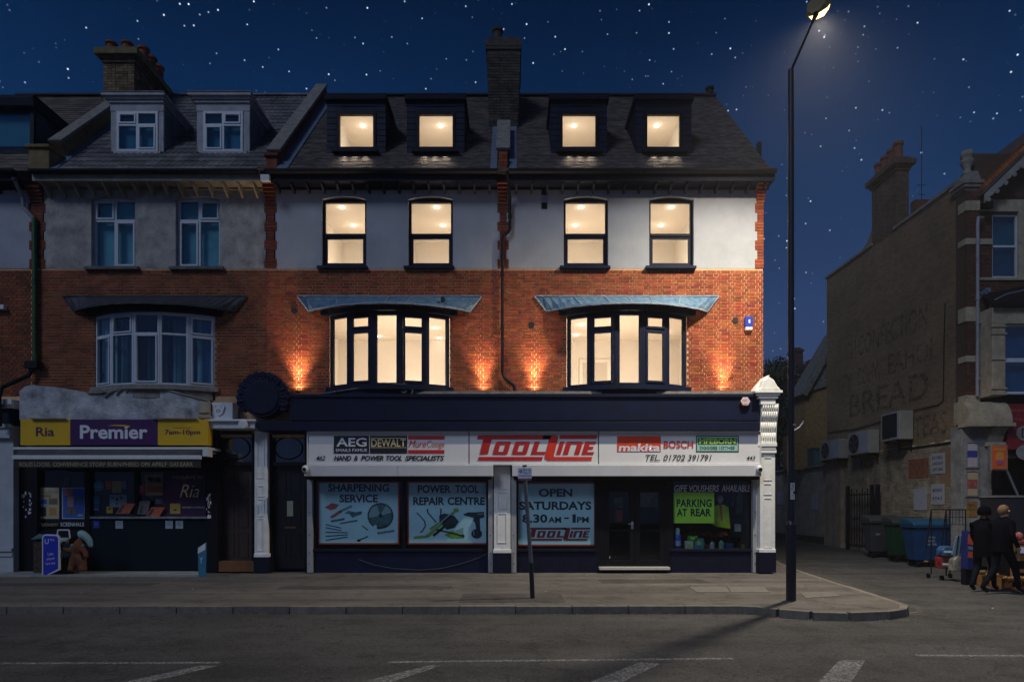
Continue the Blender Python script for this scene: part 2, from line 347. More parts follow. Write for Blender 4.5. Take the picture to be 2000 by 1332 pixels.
# kerb stones
kerb = kind((lambda b: b)(MB().box(-60, 3.7, -5.34, -5.30, -.2, -.13).build('kerb', M_KERB)), 'structure')
pts = [Vector((x, y)) for x, y in outline + tail]
path = []
for a, b in zip(pts, pts[1:]):
    ln = (b - a).length
    if ln > 1.5:
        st = 0.915; k = max(1, round(ln / st)); path += [a.lerp(b, i / k) for i in range(k)]
    else: path.append(a)
path.append(pts[-1])
stones = [(a, b) for a, b in zip(path, path[1:]) if -13 < a.x < 60]
pol = []
for a, b in stones:
    d = (b - a).normalized(); nrm = Vector((d.y, -d.x)); h = random.uniform(-.004, .004); g_ = .006
    p = [a + d * g_ + nrm * .135, b - d * g_ + nrm * .135, b - d * g_, a + d * g_]
    up = ground_z(a.y) + .12 if a.y > 2 else 0
    m = MB(); t = up + .006 + h; lo = -.2
    m.add([(q.x, q.y, lo) for q in p] + [(q.x + (nrm * -.015).x * (i < 2), q.y + (nrm * -.015).y * (i < 2), t) for i, q in enumerate(p)],
          [(3, 2, 1, 0), (4, 5, 6, 7), (0, 1, 5, 4), (1, 2, 6, 5), (2, 3, 7, 6), (3, 0, 4, 7)])
    m.build('kerb_stone', M_KERB, kerb, bevel=.008)
for x0, x1, ya, yb_ in ((-4.6, -1.2, -3.2, -2.7), (-.9, .9, -5.0, -3.9), (1.9, 4.2, -2.2, -1.5), (-11.5, -7.4, -2.6, -2.2)):
    q = MB(); q.box(x0, x1, ya, yb_, -.01, .004); kind(q.build('tarmac_patch', M_PATCHT), 'structure')
# road markings, thin sheets with worn paint
def mark(name, pts, z=-.116):
    m = MB(); m.add([(x, y, z) for x, y in pts], [tuple(range(len(pts)))]); return kind(m.build(name, M_LINE), 'structure')
def RP(px, py, z=-.12): # photo point on the road surface
    Zc = (1.6 - z) * 1280 / (py - 990); return ((px - 1000) * Zc / 1280, Zc - 16)
def line(p, q, w, name='road_line', z=-.116):
    a, b = Vector(RP(*p)), Vector(RP(*q)); d = (b - a).normalized(); nn = Vector((-d.y, d.x)) * w / 2
    return mark(name, [a + nn, b + nn, b - nn, a - nn], z)
line((-60, 1296), (430, 1294), .085); line((758, 1293), (1432, 1286), .085); line((1790, 1280), (2100, 1281), .085)
for a, b, c, d in (((180, 1345), (390, 1300), (427, 1300), (240, 1345)), ((655, 1345), (838, 1299), (862, 1300), (725, 1345)), ((1120, 1345), (1250, 1293), (1290, 1296), (1190, 1345)), ((1585, 1345), (1640, 1289), (1690, 1290), (1655, 1345))):
    mark('hatch_marking', [RP(*a), RP(*b), RP(*c), RP(*d)])
# patched road edge round the corner, covers, litter
M_PATCH = mat('pale_kerbside_seam', (.15, .13, .10), .95, .3, 8, .4, 60, alpha=(14, .35, .6, .8))
cpts = [RP(*p) for p in ((1400, 1204), (1520, 1211), (1640, 1209), (1740, 1203), (1800, 1194), (1790, 1186), (1740, 1172), (1690, 1155), (1600, 1121), (1520, 1091))]
m = MB()
for a, b in zip(cpts, cpts[1:]):
    a, b = Vector(a), Vector(b); d = (b - a).normalized(); nn = Vector((-d.y, d.x)) * .045
    m.add([(*(a + nn), -.1158), (*(b + nn), -.1158), (*(b - nn), -.1158), (*(a - nn), -.1158)], [(0, 1, 2, 3)])
kind(m.build('road_seam', M_PATCH), 'structure')
M_COVER = mat('cover_plate', (.15, .14, .125), .8, .25, 10, .6, 50)
def cover(pts, label):
    m = MB(); q = [RP(px, py, 0) for px, py in pts]; m.prism([(x, y) for x, y in q], -.02, .008, 'z'); c = m.build('manhole_cover', M_COVER); tag(c, label, 'manhole cover')
cover(((1345, 1146), (1418, 1146), (1426, 1157), (1362, 1157)), 'pale concrete access cover in the pavement left of the double cover joint')
cover(((1421, 1146), (1492, 1146), (1504, 1157), (1429, 1157)), 'pale concrete access cover nearest the lamp post shadow on the pavement')
cover(((1562, 1157), (1626, 1155), (1642, 1164), (1574, 1168)), 'worn grey inspection cover just right of the lamp post base')
lt = MB(); random.seed(3)
M_LITTER = mat('paper_scrap', (.55, .53, .48), .8, .2, 30, 0)
for px, py in ((1041, 1157), (1146, 1123), (1276, 1127), (1607, 1170), (1601, 1134), (1066, 1155), (377, 1150), (1151, 1198), (1328, 1198), (1938, 1188), (1752, 1188), (890, 1151), (157, 1158), (300, 1192), (722, 1187)):
    on = py < 1182 and px < 1700; x, y = RP(px, py, 0 if on else -.12); z = .004 if on else -.116; s = random.uniform(.012, .028); a = random.random() * 3
    lt.add([(x + s * math.cos(a), y + s * math.sin(a), z), (x - s * math.sin(a), y + s * .6 * math.cos(a), z + .01), (x - s * math.cos(a), y - s * math.sin(a), z), (x + s * math.sin(a), y - s * math.cos(a), z + .012)], [(0, 1, 2, 3)])
kind(lt.build('litter', M_LITTER), 'stuff')
lf = MB()
for i in range(420):
    if random.random() < .5: px = random.gauss(1440, 28); py = random.uniform(1183, 1192); x, y = RP(px, py)
    else: x = random.uniform(-7, 6.3); y = -5.49 - abs(random.gauss(0, .04)) - (.0 if x < 3.9 else .55)
    s = random.uniform(.006, .016); a = random.random() * 6.3; z = -.114
    lf.add([(x + s * math.cos(a), y + s * math.sin(a), z), (x - s * math.sin(a), y + s * math.cos(a), z + s), (x - s * math.cos(a), y - s * math.sin(a), z + .002)], [(0, 1, 2)])
kind(lf.build('dry_leaf_debris', mat('dry_leaf', (.24, .19, .08), .9, .3, 20, 0)), 'stuff')

# ------------------------------------------------------------------ window builders
def spandrel(b, x0, x1, zs, zc, y0, y1, n=10):
    h = zc - zs; a = (x1 - x0) / 2; Rr = (a * a + h * h) / (2 * h); cx = (x0 + x1) / 2
    arc = [(cx - a + 2 * a * i / n, zc - Rr + math.sqrt(max(0, Rr * Rr - (a - 2 * a * i / n) ** 2))) for i in range(n + 1)]
    for (xa, za), (xb, zb) in zip(arc, arc[1:]): b.prism([(xa, za), (xb, zb), (xb, zc + .001), (xa, zc + .001)], y0, y1, 'y')
LIGHTS = []
def lamp(name, kind_, loc, energy, color, size=.05, parent=None, **k):
    d = bpy.data.lights.new(name, kind_); d.energy = energy; d.color = color
    if kind_ in ('POINT', 'SPOT'): d.shadow_soft_size = size
    for a, b in k.items():
        if a != 'rot': setattr(d, a, b)
    o = bpy.data.objects.new(name, d); COL.objects.link(o)
    if parent: o.parent = parent; o.location = Vector(loc) - origin(parent)
    else: o.location = loc
    if 'rot' in k: o.rotation_euler = k['rot']
    return o
WARM = (1, .83, .66)
def room(parent, x0, x1, y0, y1, z0, z1, lights, energy, door=None):      # lights: ceiling lights as (x, y)
    b = MB()
    b.m = 0; b.add([(x0, y0, z0), (x0, y1, z0), (x0, y1, z1), (x0, y0, z1)], [(0, 1, 2, 3)])
    b.add([(x1, y0, z0), (x1, y1, z0), (x1, y1, z1), (x1, y0, z1)], [(0, 1, 2, 3)]); b.add([(x0, y1, z0), (x1, y1, z0), (x1, y1, z1), (x0, y1, z1)], [(0, 1, 2, 3)])
    b.m = 1; b.add([(x0, y0, z1), (x1, y0, z1), (x1, y1, z1), (x0, y1, z1)], [(0, 1, 2, 3)])
    b.m = 2; b.add([(x0, y0, z0), (x1, y0, z0), (x1, y1, z0), (x0, y1, z0)], [(0, 1, 2, 3)])
    o = b.build('lit_room', [M_ROOMW, M_ROOMC, M_ROOMF], parent)
    if door:
        dx0, dx1, dz = door; b = MB(); b.m = 0; b.box(dx0, dx1, y1 - .03, y1 - .004, z0, dz); b.m = 1; b.frame(dx0 - .1, dx1 + .1, z0 - .1, dz + .1, y1 - .05, y1 - .002, .1); b.build('room_door', [M_DOORW, M_ROOMW], o)
    for lx, ly in lights:
        b = MB(); b.lathe(lx, ly, [(.058, z1 - .004), (.058, z1 - .014)], 16); b.build('ceiling_downlight', M_LED, o)
        lamp('downlight_lamp', 'POINT', (lx, ly, z1 - .12), 1.1, WARM, .03, o)
    lamp('floor_bounce_fill', 'POINT', ((x0 + x1) / 2, y0 + (y1 - y0) * .45, z0 + .35), energy, WARM, .3, o)  # added fill low in the room, stands in for downlight bounced off the floor
    return o
# ------------------------------------------------------------------ tool shop building (double fronted, three storeys)
TS = thing('tool_shop_building', 'wide brick and white rendered terrace building with four lit dormers and tool shop below', 'building', (0, 0, 0))
GS = thing('grocery_building', 'darker terrace building with stained grey render, white dormers and a grocery shop below', 'building', (-8.5, 0, 0))
ZB = 7.42                                     # render above, brick below
ARCH = .07
def sash(parent, cpx, half, py0, py1, style, room_=None):
    y = .10; x0 = X(cpx - half); x1 = X(cpx + half); z0 = Z(py1); z1 = Z(py0)
    if style == 'navy':
        f = MB(); f.frame(x0 + .002, x1 - .002, z0, z1 + .06, y, y + .09, .055, .075, .16)
        zm = z0 + (z1 - z0) * .47
        f.box(x0 + .055, x1 - .055, y - .015, y + .07, zm - .035, zm + .035)
        fo = f.build('window_frame', M_NAVYD, parent, bevel=.004)
        a = MB(); a.frame(x0 + .058, x1 - .058, z0 + .078, zm - .037, y + .012, y + .06, .05); a.build('lower_sash', M_NAVY, fo)
        p = MB(); p.box(x0 + .058, x1 - .058, y + .045, y + .051, zm + .036, z1 - .10); p.build('pane', M_GLASS, fo)
        p = MB(); p.box(x0 + .109, x1 - .109, y + .03, y + .036, z0 + .13, zm - .088); p.build('pane', M_GLASS, fo)
        s = MB(); s.box(x0 - .10, x1 + .04, -.10, .10, z0 - .075, z0 - .005); s.build('window_sill', M_NAVY, parent, bevel=.006)
    else:
        f = MB(); f.frame(x0 + .002, x1 - .002, z0, z1 + .06, y, y + .09, .06, .06, .14)
        zm = z0 + (z1 - z0) * .68; xm = (x0 + x1) / 2
        f.box(x0 + .06, x1 - .06, y - .004, y + .08, zm - .03, zm + .03); f.box(xm - .03, xm + .03, y - .002, y + .082, z0 + .06, zm - .03); f.box(xm - .03, xm + .03, y - .002, y + .082, zm + .03, z1 - .08)
        fo = f.build('window_frame', M_UPVC, parent, bevel=.004)
        op = [(x0 + .06, xm - .03, z0 + .06, zm - .03, style != 'l'), (xm + .03, x1 - .06, z0 + .06, zm - .03, style == 'l'), (x0 + .06, xm - .03, zm + .03, z1 - .08, style == 'l'), (xm + .03, x1 - .06, zm + .03, z1 - .08, style != 'l')]
        for a, b, c, d, cas in op:
            if cas: q = MB(); q.frame(a + .002, b - .002, c + .002, d - .002, y - .02, y + .03, .04); q.build('casement', M_UPVC, fo)
            p = MB(); p.box(a, b, y + .035, y + .04, c, d); p.build('pane', M_BGLASS, fo)
        q = MB(); q.box(x0 + .05, x1 - .05, y + .16, y + .17, z0 + .05, z1 - .04); q.build('window_blind', mat('pale_blind', (.52, .66, .66), .9, .2, 1.5, 0), fo)
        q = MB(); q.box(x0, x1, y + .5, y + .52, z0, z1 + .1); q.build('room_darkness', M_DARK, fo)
        s = MB(); s.box(x0 - .12, x1 + .12, -.10, .10, z0 - .08, z0 - .005); s.build('window_sill', mat('sill_grey', (.13, .12, .12), .9, .3, 6), parent, bevel=.006)
# --- bow windows
def bowY(x, a, s):
    Rr = (a * a + s * s) / (2 * s); return -(math.sqrt(max(0, Rr * Rr - x * x)) - (Rr - s))
def curved(b, cx, a, s, off, thick, z0, z1, n=18, w=None, mats=None):   # curved board following the bow
    w = w or a
    P_ = [(-w + 2 * w * i / n) for i in range(n + 1)]
    f = [(cx + x, min(.02, bowY(min(max(x, -a), a), a, s)) - off) for x in P_]; k = [(x, y + thick) for x, y in f]
    vs = [(x, y, z0) for x, y in f] + [(x, y, z1) for x, y in f] + [(x, y, z0) for x, y in k] + [(x, y, z1) for x, y in k]
    m = n + 1; fs = []
    for i in range(n): fs += [(i, i + 1, m + i + 1, m + i), (2 * m + i, 3 * m + i, 3 * m + i + 1, 2 * m + i + 1), (i, 2 * m + i, 2 * m + i + 1, i + 1), (m + i, m + i + 1, 3 * m + i + 1, 3 * m + i)]
    fs += [(0, m, 3 * m, 2 * m), (n, 2 * m + n, 3 * m + n, m + n)]
    return b.add(vs, fs)
def seg_box(b, p, q, u0, u1, z0, z1, d0, d1):       # box along segment p->q between fractions in metres, depth d0..d1 behind the face
    p = Vector(p); q = Vector(q); d = (q - p).normalized(); n = Vector((-d.y, d.x))
    A = p + d * u0; B = p + d * u1
    c = [A + n * d0, B + n * d0, B + n * d1, A + n * d1]
    return b.add([(v.x, v.y, z0) for v in c] + [(v.x, v.y, z1) for v in c], [(0, 3, 2, 1), (4, 5, 6, 7), (0, 1, 5, 4), (1, 2, 6, 5), (2, 3, 7, 6), (3, 0, 4, 7)])
def bow_window(parent, cx, mode):
    a, s = 1.46, .42; z0, z1 = 4.51, 6.25
    br = [-1.46, -.92, -.34, .34, .92, 1.46] if mode == 'navy' else [-1.46, -.93, -.31, .31, .93, 1.46]
    P_ = [(cx + x, bowY(x, a, s) + .02) for x in br]
    mf = M_NAVY if mode == 'navy' else M_UPVC; gl = M_GLASS if mode == 'navy' else M_BGLASS
    fr = MB(); panes = []; cas = []
    for i in range(5):
        p, q = P_[i], P_[i + 1]; Lg = (Vector(q) - Vector(p)).length; e = .002
        w = {0: .085, 1: .05, 2: .11, 3: .05, 4: .085}[i] if mode == 'navy' else .05
        seg_box(fr, p, q, e, w, z0, z1, 0, .08); seg_box(fr, p, q, Lg - w, Lg - e, z0, z1, 0, .08)
        seg_box(fr, p, q, w, Lg - w, z0, z0 + .055, 0, .08); seg_box(fr, p, q, w, Lg - w, z1 - .075, z1, 0, .08)
        tz = z1 - .075 - (.44 if mode != 'navy' else .34)
        if mode == 'navy' and i in (0, 2, 4): panes.append((p, q, w, Lg - w, z0 + .055, z1 - .075))
        else:
            seg_box(fr, p, q, w, Lg - w, tz - .025, tz + .025, 0, .08)
            lo = (p, q, w, Lg - w, z0 + .055, tz - .025); hi = (p, q, w, Lg - w, tz + .025, z1 - .075)
            for ii, k in enumerate((lo, hi)):
                c_ = mode == 'navy' or (i, ii) in ((0, 0), (1, 1), (2, 0), (4, 0), (4, 1))
                panes.append(k)
                if c_: cas.append(k)
    fo = fr.build('bow_window_frame', mf, parent, bevel=.004)
    for p, q, u0, u1, c, d in cas:
        b = MB(); t = .055 if mode == 'navy' else .04; g = .003
        seg_box(b, p, q, u0 + g, u0 + t, c + g, d - g, -.022, .04); seg_box(b, p, q, u1 - t, u1 - g, c + g, d - g, -.022, .04)
        seg_box(b, p, q, u0 + t, u1 - t, c + g, c + t, -.022, .04); seg_box(b, p, q, u0 + t, u1 - t, d - t, d - g, -.022, .04); b.build('casement', mf, fo, bevel=.004)
    for p, q, u0, u1, c, d in panes:
        b = MB(); seg_box(b, p, q, u0, u1, c, d, .042, .048); b.build('pane', gl, fo)
    # head board, sill, soffit infill, hood
    b = MB(); curved(b, cx, a, s, .10, .30, z1, 6.37, w=1.66); b.build('bow_head_board', M_NAVYD if mode == 'navy' else M_BLK, parent)
    b = MB(); curved(b, cx, a, s, .07, .28, 4.40, 4.508, w=1.56); b.build('bow_sill', M_NAVY if mode == 'navy' else M_STONE, parent)
    b = MB(); curved(b, cx, a, s, -.02, .30, 4.2, 4.40, w=1.40); b.build('bow_apron', M_NAVYD if mode == 'navy' else M_STONE, parent)
    wt, wb, pr, ze = 2.24, 1.97, .66, 6.375; n = 24
    f = [(cx - wb + 2 * wb * i / n, bowY(-wb + 2 * wb * i / n, wb, pr) - .03, ze + random.uniform(-.006, .006)) for i in range(n + 1)]
    k = [(cx - wt + 2 * wt * i / n, -.025, 6.725) for i in range(n + 1)]
    m = n + 1; zz = -.035
    vs = f + k + [(x, y, z + zz) for x, y, z in f] + [(x, y, z + zz) for x, y, z in k]; fs = []
    for i in range(n): fs += [(i, i + 1, m + i + 1, m + i), (2 * m + i, 3 * m + i, 3 * m + i + 1, 2 * m + i + 1), (i, 2 * m + i, 2 * m + i + 1, i + 1)]
    fs += [(0, m, 3 * m, 2 * m), (n, 2 * m + n, 3 * m + n, m + n)]
    mh = mat('frosted_blue_hood', (.012, .085, .19), .7, .3, 7, .4, 30, col2=(.16, .24, .31), detail=14) if mode == 'navy' else mat('dark_slate_hood', (.03, .035, .045), .7, .4, 6, .4, 30)
    b = MB(); b.add(vs, fs); h = b.build('bow_hood', mh, parent)
    rim = mat('pale_lead_edge', (.34, .40, .46), .7, .4, 14, .4, 40, col2=(.12, .2, .3)) if mode == 'navy' else mh
    e_ = MB()
    for i in range(n):
        A, B = Vector(f[i]), Vector(f[i + 1]); e_.add([A + Vector((0, -.012, -.03)), B + Vector((0, -.012, -.03)), B + Vector((0, -.012, .012)), A + Vector((0, -.012, .012)), A + Vector((0, .02, .022)), B + Vector((0, .02, .022))], [(0, 1, 2, 3), (3, 2, 5, 4)])
    e_.box(cx - wt, cx + wt, -.045, .003, 6.722, 6.75)
    for t in ((-1, 0), (1, 0)):
        A = Vector((cx + t[0] * wb, -.03, ze)); B = Vector((cx + t[0] * wt, -.025, 6.725)); e_.tube(A + Vector((0, -.01, 0)), B + Vector((0, -.01, 0)), .016, n=6)
    e_.build('hood_edge', rim, h)
    if mode == 'navy':
        for i in (5, 9, 12, 15, 19):
            sm = MB(); A = Vector(f[i]); B = Vector(k[i]); sm.tube(A + Vector((0, 0, .004)), B + Vector((0, -.01, .006)), .010, n=5); sm.build('hood_seam', rim, h)
    if mode == 'navy':
        room(parent, cx - 2.3, cx + 2.3, .30, 4.0, 4.2, 6.68, [(p_ * (16 + Y_) / 1280, Y_) for p_, Y_ in (((-150, 2.6), (-142, 3.7), (-260, 3.5)) if cx < 0 else ((136, 2.25), (125, 3.35), (300, 3.0)))], 200,
             door=(cx + (1.05 if cx < 0 else -.65), cx + (1.75 if cx < 0 else .1), 5.95 if cx < 0 else 6.0))
    else:
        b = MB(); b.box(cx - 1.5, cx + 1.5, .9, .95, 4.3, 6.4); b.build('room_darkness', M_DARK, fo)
        for xa, xb, c in ((-1.38, -1.0, (.60, .72, .72)), (.98, 1.08, (.8, .82, .82)), (.38, .88, (.34, .38, .42)), (-.9, -.5, (.22, .26, .30)), (-.25, .25, (.06, .08, .06)), (1.1, 1.4, (.10, .34, .56))):
            b = MB(); k = 7
            for j in range(k):
                u0 = cx + xa + (xb - xa) * j / k; u1 = cx + xa + (xb - xa) * (j + 1) / k; b.box(u0, u1, .12 + (j % 2) * .02, .15 + (j % 2) * .02, 4.52, 6.2)
            b.build('curtain', mat('curtain_%.2f_%.2f' % (c[1], c[2]), c, .9, .2, 2, 0), fo)

def hole(c, half, y0, y1, pad=0): return (X(c - half) - pad, X(c + half) + pad, Z(y1) - pad, Z(y0) + pad)
SW = [(672, 43.5), (841, 43.5), (1144.5, 43.5), (1311.5, 43.5)]
h1 = [(*hole(c, h, 384, 521),) for c, h in SW]
w = wall_mb('x', X(538), 6.0, ZB + .001, 9.5, 0, .30, h1)
for c, h in SW:
    a = hole(c, h, 384, 521); spandrel(w, a[0], a[1], a[3] - ARCH, a[3], 0, .30)
w.build('rendered_wall', M_RENDER, TS)
for i, (c, h) in enumerate(SW):
    sash(TS, c, h, 384, 521, 'navy')
    a = hole(c, h, 384, 521); sgn = 1 if i in (0, 1) else -1
    xc = (a[0] + a[1]) / 2; l0 = {0: (.0, .28), 1: (.28, .42), 2: (-.1, -.16), 3: (0, -.28)}[i]
    room(TS, a[0] - (.25 if i != 3 else .6), a[1] + (.25 if i == 3 else .55), .30, 2.9, 7.2, 9.2, [((p_ - 1000) * 16.63 / 1280, .63) if q_ < 420 else ((p_ - 1000) * 17.69 / 1280, 1.69) for p_, q_ in (((668, 405), (690, 440)), ((853, 405), (865, 440)), ((1135, 405), (1124, 440)), ((1311, 405), (1291, 440)))[i]], (60, 56, 63, 58)[i],
         door=((xc - .05, xc + .6, 8.35) if i == 1 else None))
for px in (1063,):
    for py in (375, 402): b = MB(); bx(b, px - 5.5, px + 5.5, py - 6, py + 6, -.012, .02); [bx(b, px - 5.5, px + 5.5, py - 5 + 3 * k, py - 4 + 3 * k, -.022, -.011) for k in range(4)]; b.build('vent_grille', M_BLK, TS)

# red brick storey
XB0, XB1 = -6.0, 6.13; bows = [X(761), X(1224)]
h2 = [(c - 1.47, c + 1.47, 4.2, 6.40) for c in bows]
bw = wall_mb('x', XB0, XB1, 3.3, ZB, .005, .30, h2).build('brick_wall', M_MORTAR, TS)
brickwork(bw, 'x', XB0, XB1, 4.3, ZB - .02, 0, h2, M_BRICK, [(X(585), 4.7), (X(944), 4.7), (X(1043), 4.7), (X(1412), 4.7)])
for c in bows: bow_window(TS, c, 'navy')
# brick piers between the render panels, toothed, corbelled out at the eaves
def brick_pier(parent, pxa, pxb, m, mm, zt=9.62, left=True, right=True, knee=True):
    xa, xb = X(pxa), X(pxb); o = MB().box(xa, xb, .002, .3, ZB, 9.3).build('brick_pier', mm, parent)
    z = ZB + .005; k = 0
    while z < 9.0:
        t = .055 if (k // 3) % 2 == 0 else 0
        b = MB(); b.box(xa - (t if left else 0), xb + (t if right else 0), -.012 - random.uniform(0, .003), .02, z, z + .066); b.build('brick', m, o)
        z += .0755; k += 1
    k = 0
    while z < zt and knee:
        p = .03 + .38 * (k / 8.0) ** 1.3; e = .02 + .07 * k / 8
        b = MB(); b.box(xa - e * .8, xb + e * .6, -p, .02, z, z + .068); b.build('brick', m, o); z += .0755; k += 1
    return o
brick_pier(TS, 521, 536, M_BRICKD, M_MORTARD, left=True, right=True)
brick_pier(TS, 976, 989, M_BRICKD, M_MORTARD, zt=9.4)
brick_pier(TS, 1479, 1491, M_BRICK, M_MORTAR, right=False)
# body of the house
RO = 46.0; ct, stn = math.cos(R(RO)), math.sin(R(RO)); Y0r, Z0r = -.42, 9.58; SL = 6.22
def rp(s_, off=0): return (Y0r + s_ * ct - off * stn, Z0r + s_ * stn + off * ct)
RY, RZ = rp(SL)
gable = [(.30, 0), (.30, 9.5), (RY - .02, RZ - .14), (9.6, 9.0), (9.6, 0)]
b = MB(); b.prism(gable, 5.98, 6.12, 'x'); b.build('gable_wall', mat('gable_end_brick', (.24, .075, .03), .9, .3, 8, .5, 60), TS)
b = MB(); b.prism([(9.4, 0), (9.4, 9.0), (9.6, 9.0), (9.6, 0)], -6.0, 5.98, 'x'); b.build('rear_wall', M_BRICKD, TS)
b = MB(); b.add([(-6, RY, RZ - .03), (6.12, RY, RZ - .03), (6.12, 9.8, 9.0), (-6, 9.8, 9.0)], [(0, 1, 2, 3)]); b.build('rear_roof', M_TILE, TS)

# ------------------------------------------------------------------ roofs
def roof(parent, x0, x1, holes, m, tw, gauge, th, nparts, focus, wavy=False, name='roof', s1=SL):
    # holes in (x0,x1,s0,s1)
    b = MB()
    ss = sorted({0, s1, *[v for h in holes for v in (h[2], h[3])]})
    for sa, sb in zip(ss, ss[1:]):
        for a, e in clip(x0, x1, [(h[0], h[1]) for h in holes if h[2] < (sa + sb) / 2 < h[3]]):
            (ya, za), (yb, zb), (yc, zc), (yd, zd) = rp(sa), rp(sb), rp(sb, -.06), rp(sa, -.06)
            b.prism([(ya, za), (yb, zb), (yc, zc), (yd, zd)], a, e, 'x')
    ro = b.build(name, M_DARK, parent)
    tiles = []; s_ = 0; k = 0
    while s_ < s1 - gauge * .5:
        off = (tw / 2 if k % 2 else 0) if not wavy else 0; x = x0 - off
        cuts = [(h[0], h[1]) for h in holes if h[2] < s_ + gauge * .6 and h[3] > s_ + gauge * .4]
        while x < x1 - .02:
            for a, e in clip(max(x, x0), min(x + tw, x1), cuts):
                if e - a > .03: tiles.append(((a + e) / 2, s_, e - a))
            x += tw
        s_ += gauge; k += 1
    def shape(bm_, cx, s0_, w_, j=0):
        g2 = .003; L_ = gauge * 1.12
        if not wavy:
            pr = [(-w_ / 2 + g2, th + j), (w_ / 2 - g2, th + j)]
        else:
            pr = [(-w_ / 2 + g2, th + j), (-w_ * .36, th + .022 + j), (-w_ * .12, th + .002 + j), (w_ * .02, th + j), (w_ * .14, th + .022 + j), (w_ * .38, th + .004 + j), (w_ / 2 - g2, th + j)]
        n_ = len(pr); vs = []
        for (sl, dz) in ((s0_, 0), (s0_ + L_, -th * .85)):
            for u, h in pr:
                yy, zz_ = rp(sl, h + dz); vs.append((cx + u, yy, zz_))
        for u, h in pr: yy, zz_ = rp(s0_, .0); vs.append((cx + u, yy, zz_))
        fs = []
        for i in range(n_ - 1): fs += [(i, i + 1, n_ + i + 1, n_ + i), (2 * n_ + i, 2 * n_ + i + 1, i + 1, i)]
        fs += [(2 * n_, 0, n_), (3 * n_ - 1, 2 * n_ - 1, n_ - 1)]
        bm_.add(vs, fs)
    full = [t for t in tiles if abs(t[2] - tw) < .002]; full.sort(key=lambda t: min((t[0] - f[0]) ** 2 + 2 * (t[1] - f[1]) ** 2 for f in focus))
    pick = full[:nparts]; ps = set(pick); me = None; org = origin(ro)
    base = MB(); shape(base, 0, 0, tw); t0 = base.build('tile', m); me = t0.data; bpy.data.objects.remove(t0)
    for cx, s0_, w_ in pick:
        o = bpy.data.objects.new('roof_tile', me); COL.objects.link(o); o.parent = ro
        dy, dz = s0_ * ct, s0_ * stn; j = random.uniform(-.003, .003)
        o.location = Vector((cx, dy - j * stn, dz + j * ct)) - org
        o.rotation_euler = (0, 0, 0)
    st = MB()
    for t in tiles:
        if t not in ps: shape(st, t[0], t[1], t[2], random.uniform(-.003, .004))
    if st.v: kind(st.build('roof_tiling', m, ro), 'stuff')
    rd = MB(); x = x0
    while x < x1 - .05:
        e = min(x + .45, x1); y, z = rp(s1); n_ = 7
        rd.prism([(y + .13 * math.cos(math.pi * i / n_), z - .02 + .10 * math.sin(math.pi * i / n_)) for i in range(n_ + 1)], x + .004, e - .004, 'x'); x += .45
    rd.build('ridge_tiles', M_DARK if not wavy else m, ro)
    return ro
DORM = [(696, 639, 753, 664, 729), (851, 795, 907, 819, 884), (1129.5, 1076, 1185, 1099, 1163), (1295, 1242, 1350, 1264, 1327)]
YD = .42
holes = []
for c, a, b_, wa, wb in DORM: holes.append((X(a, YD) + .06, X(b_, YD) - .06, 1.20, 3.2))
roof(TS, -5.50, 6.18, holes, M_TILE, .165, .100, .013, 300, [(X(c[0], .2), .5) for c in DORM])
for xa, xb in ((-5.62, -5.36), (-.52, -.36), (-.06, .12)):
    lead = MB()
    (ya, za), (yb, zb) = rp(0, .035), rp(SL, .035); (yc, zc), (yd, zd) = rp(0, .02), rp(SL, .02); lead.prism([(ya, za), (yb, zb), (yd, zd), (yc, zc)], xa, xb, 'x'); lead.build('lead_flashing', M_LEAD, TS)
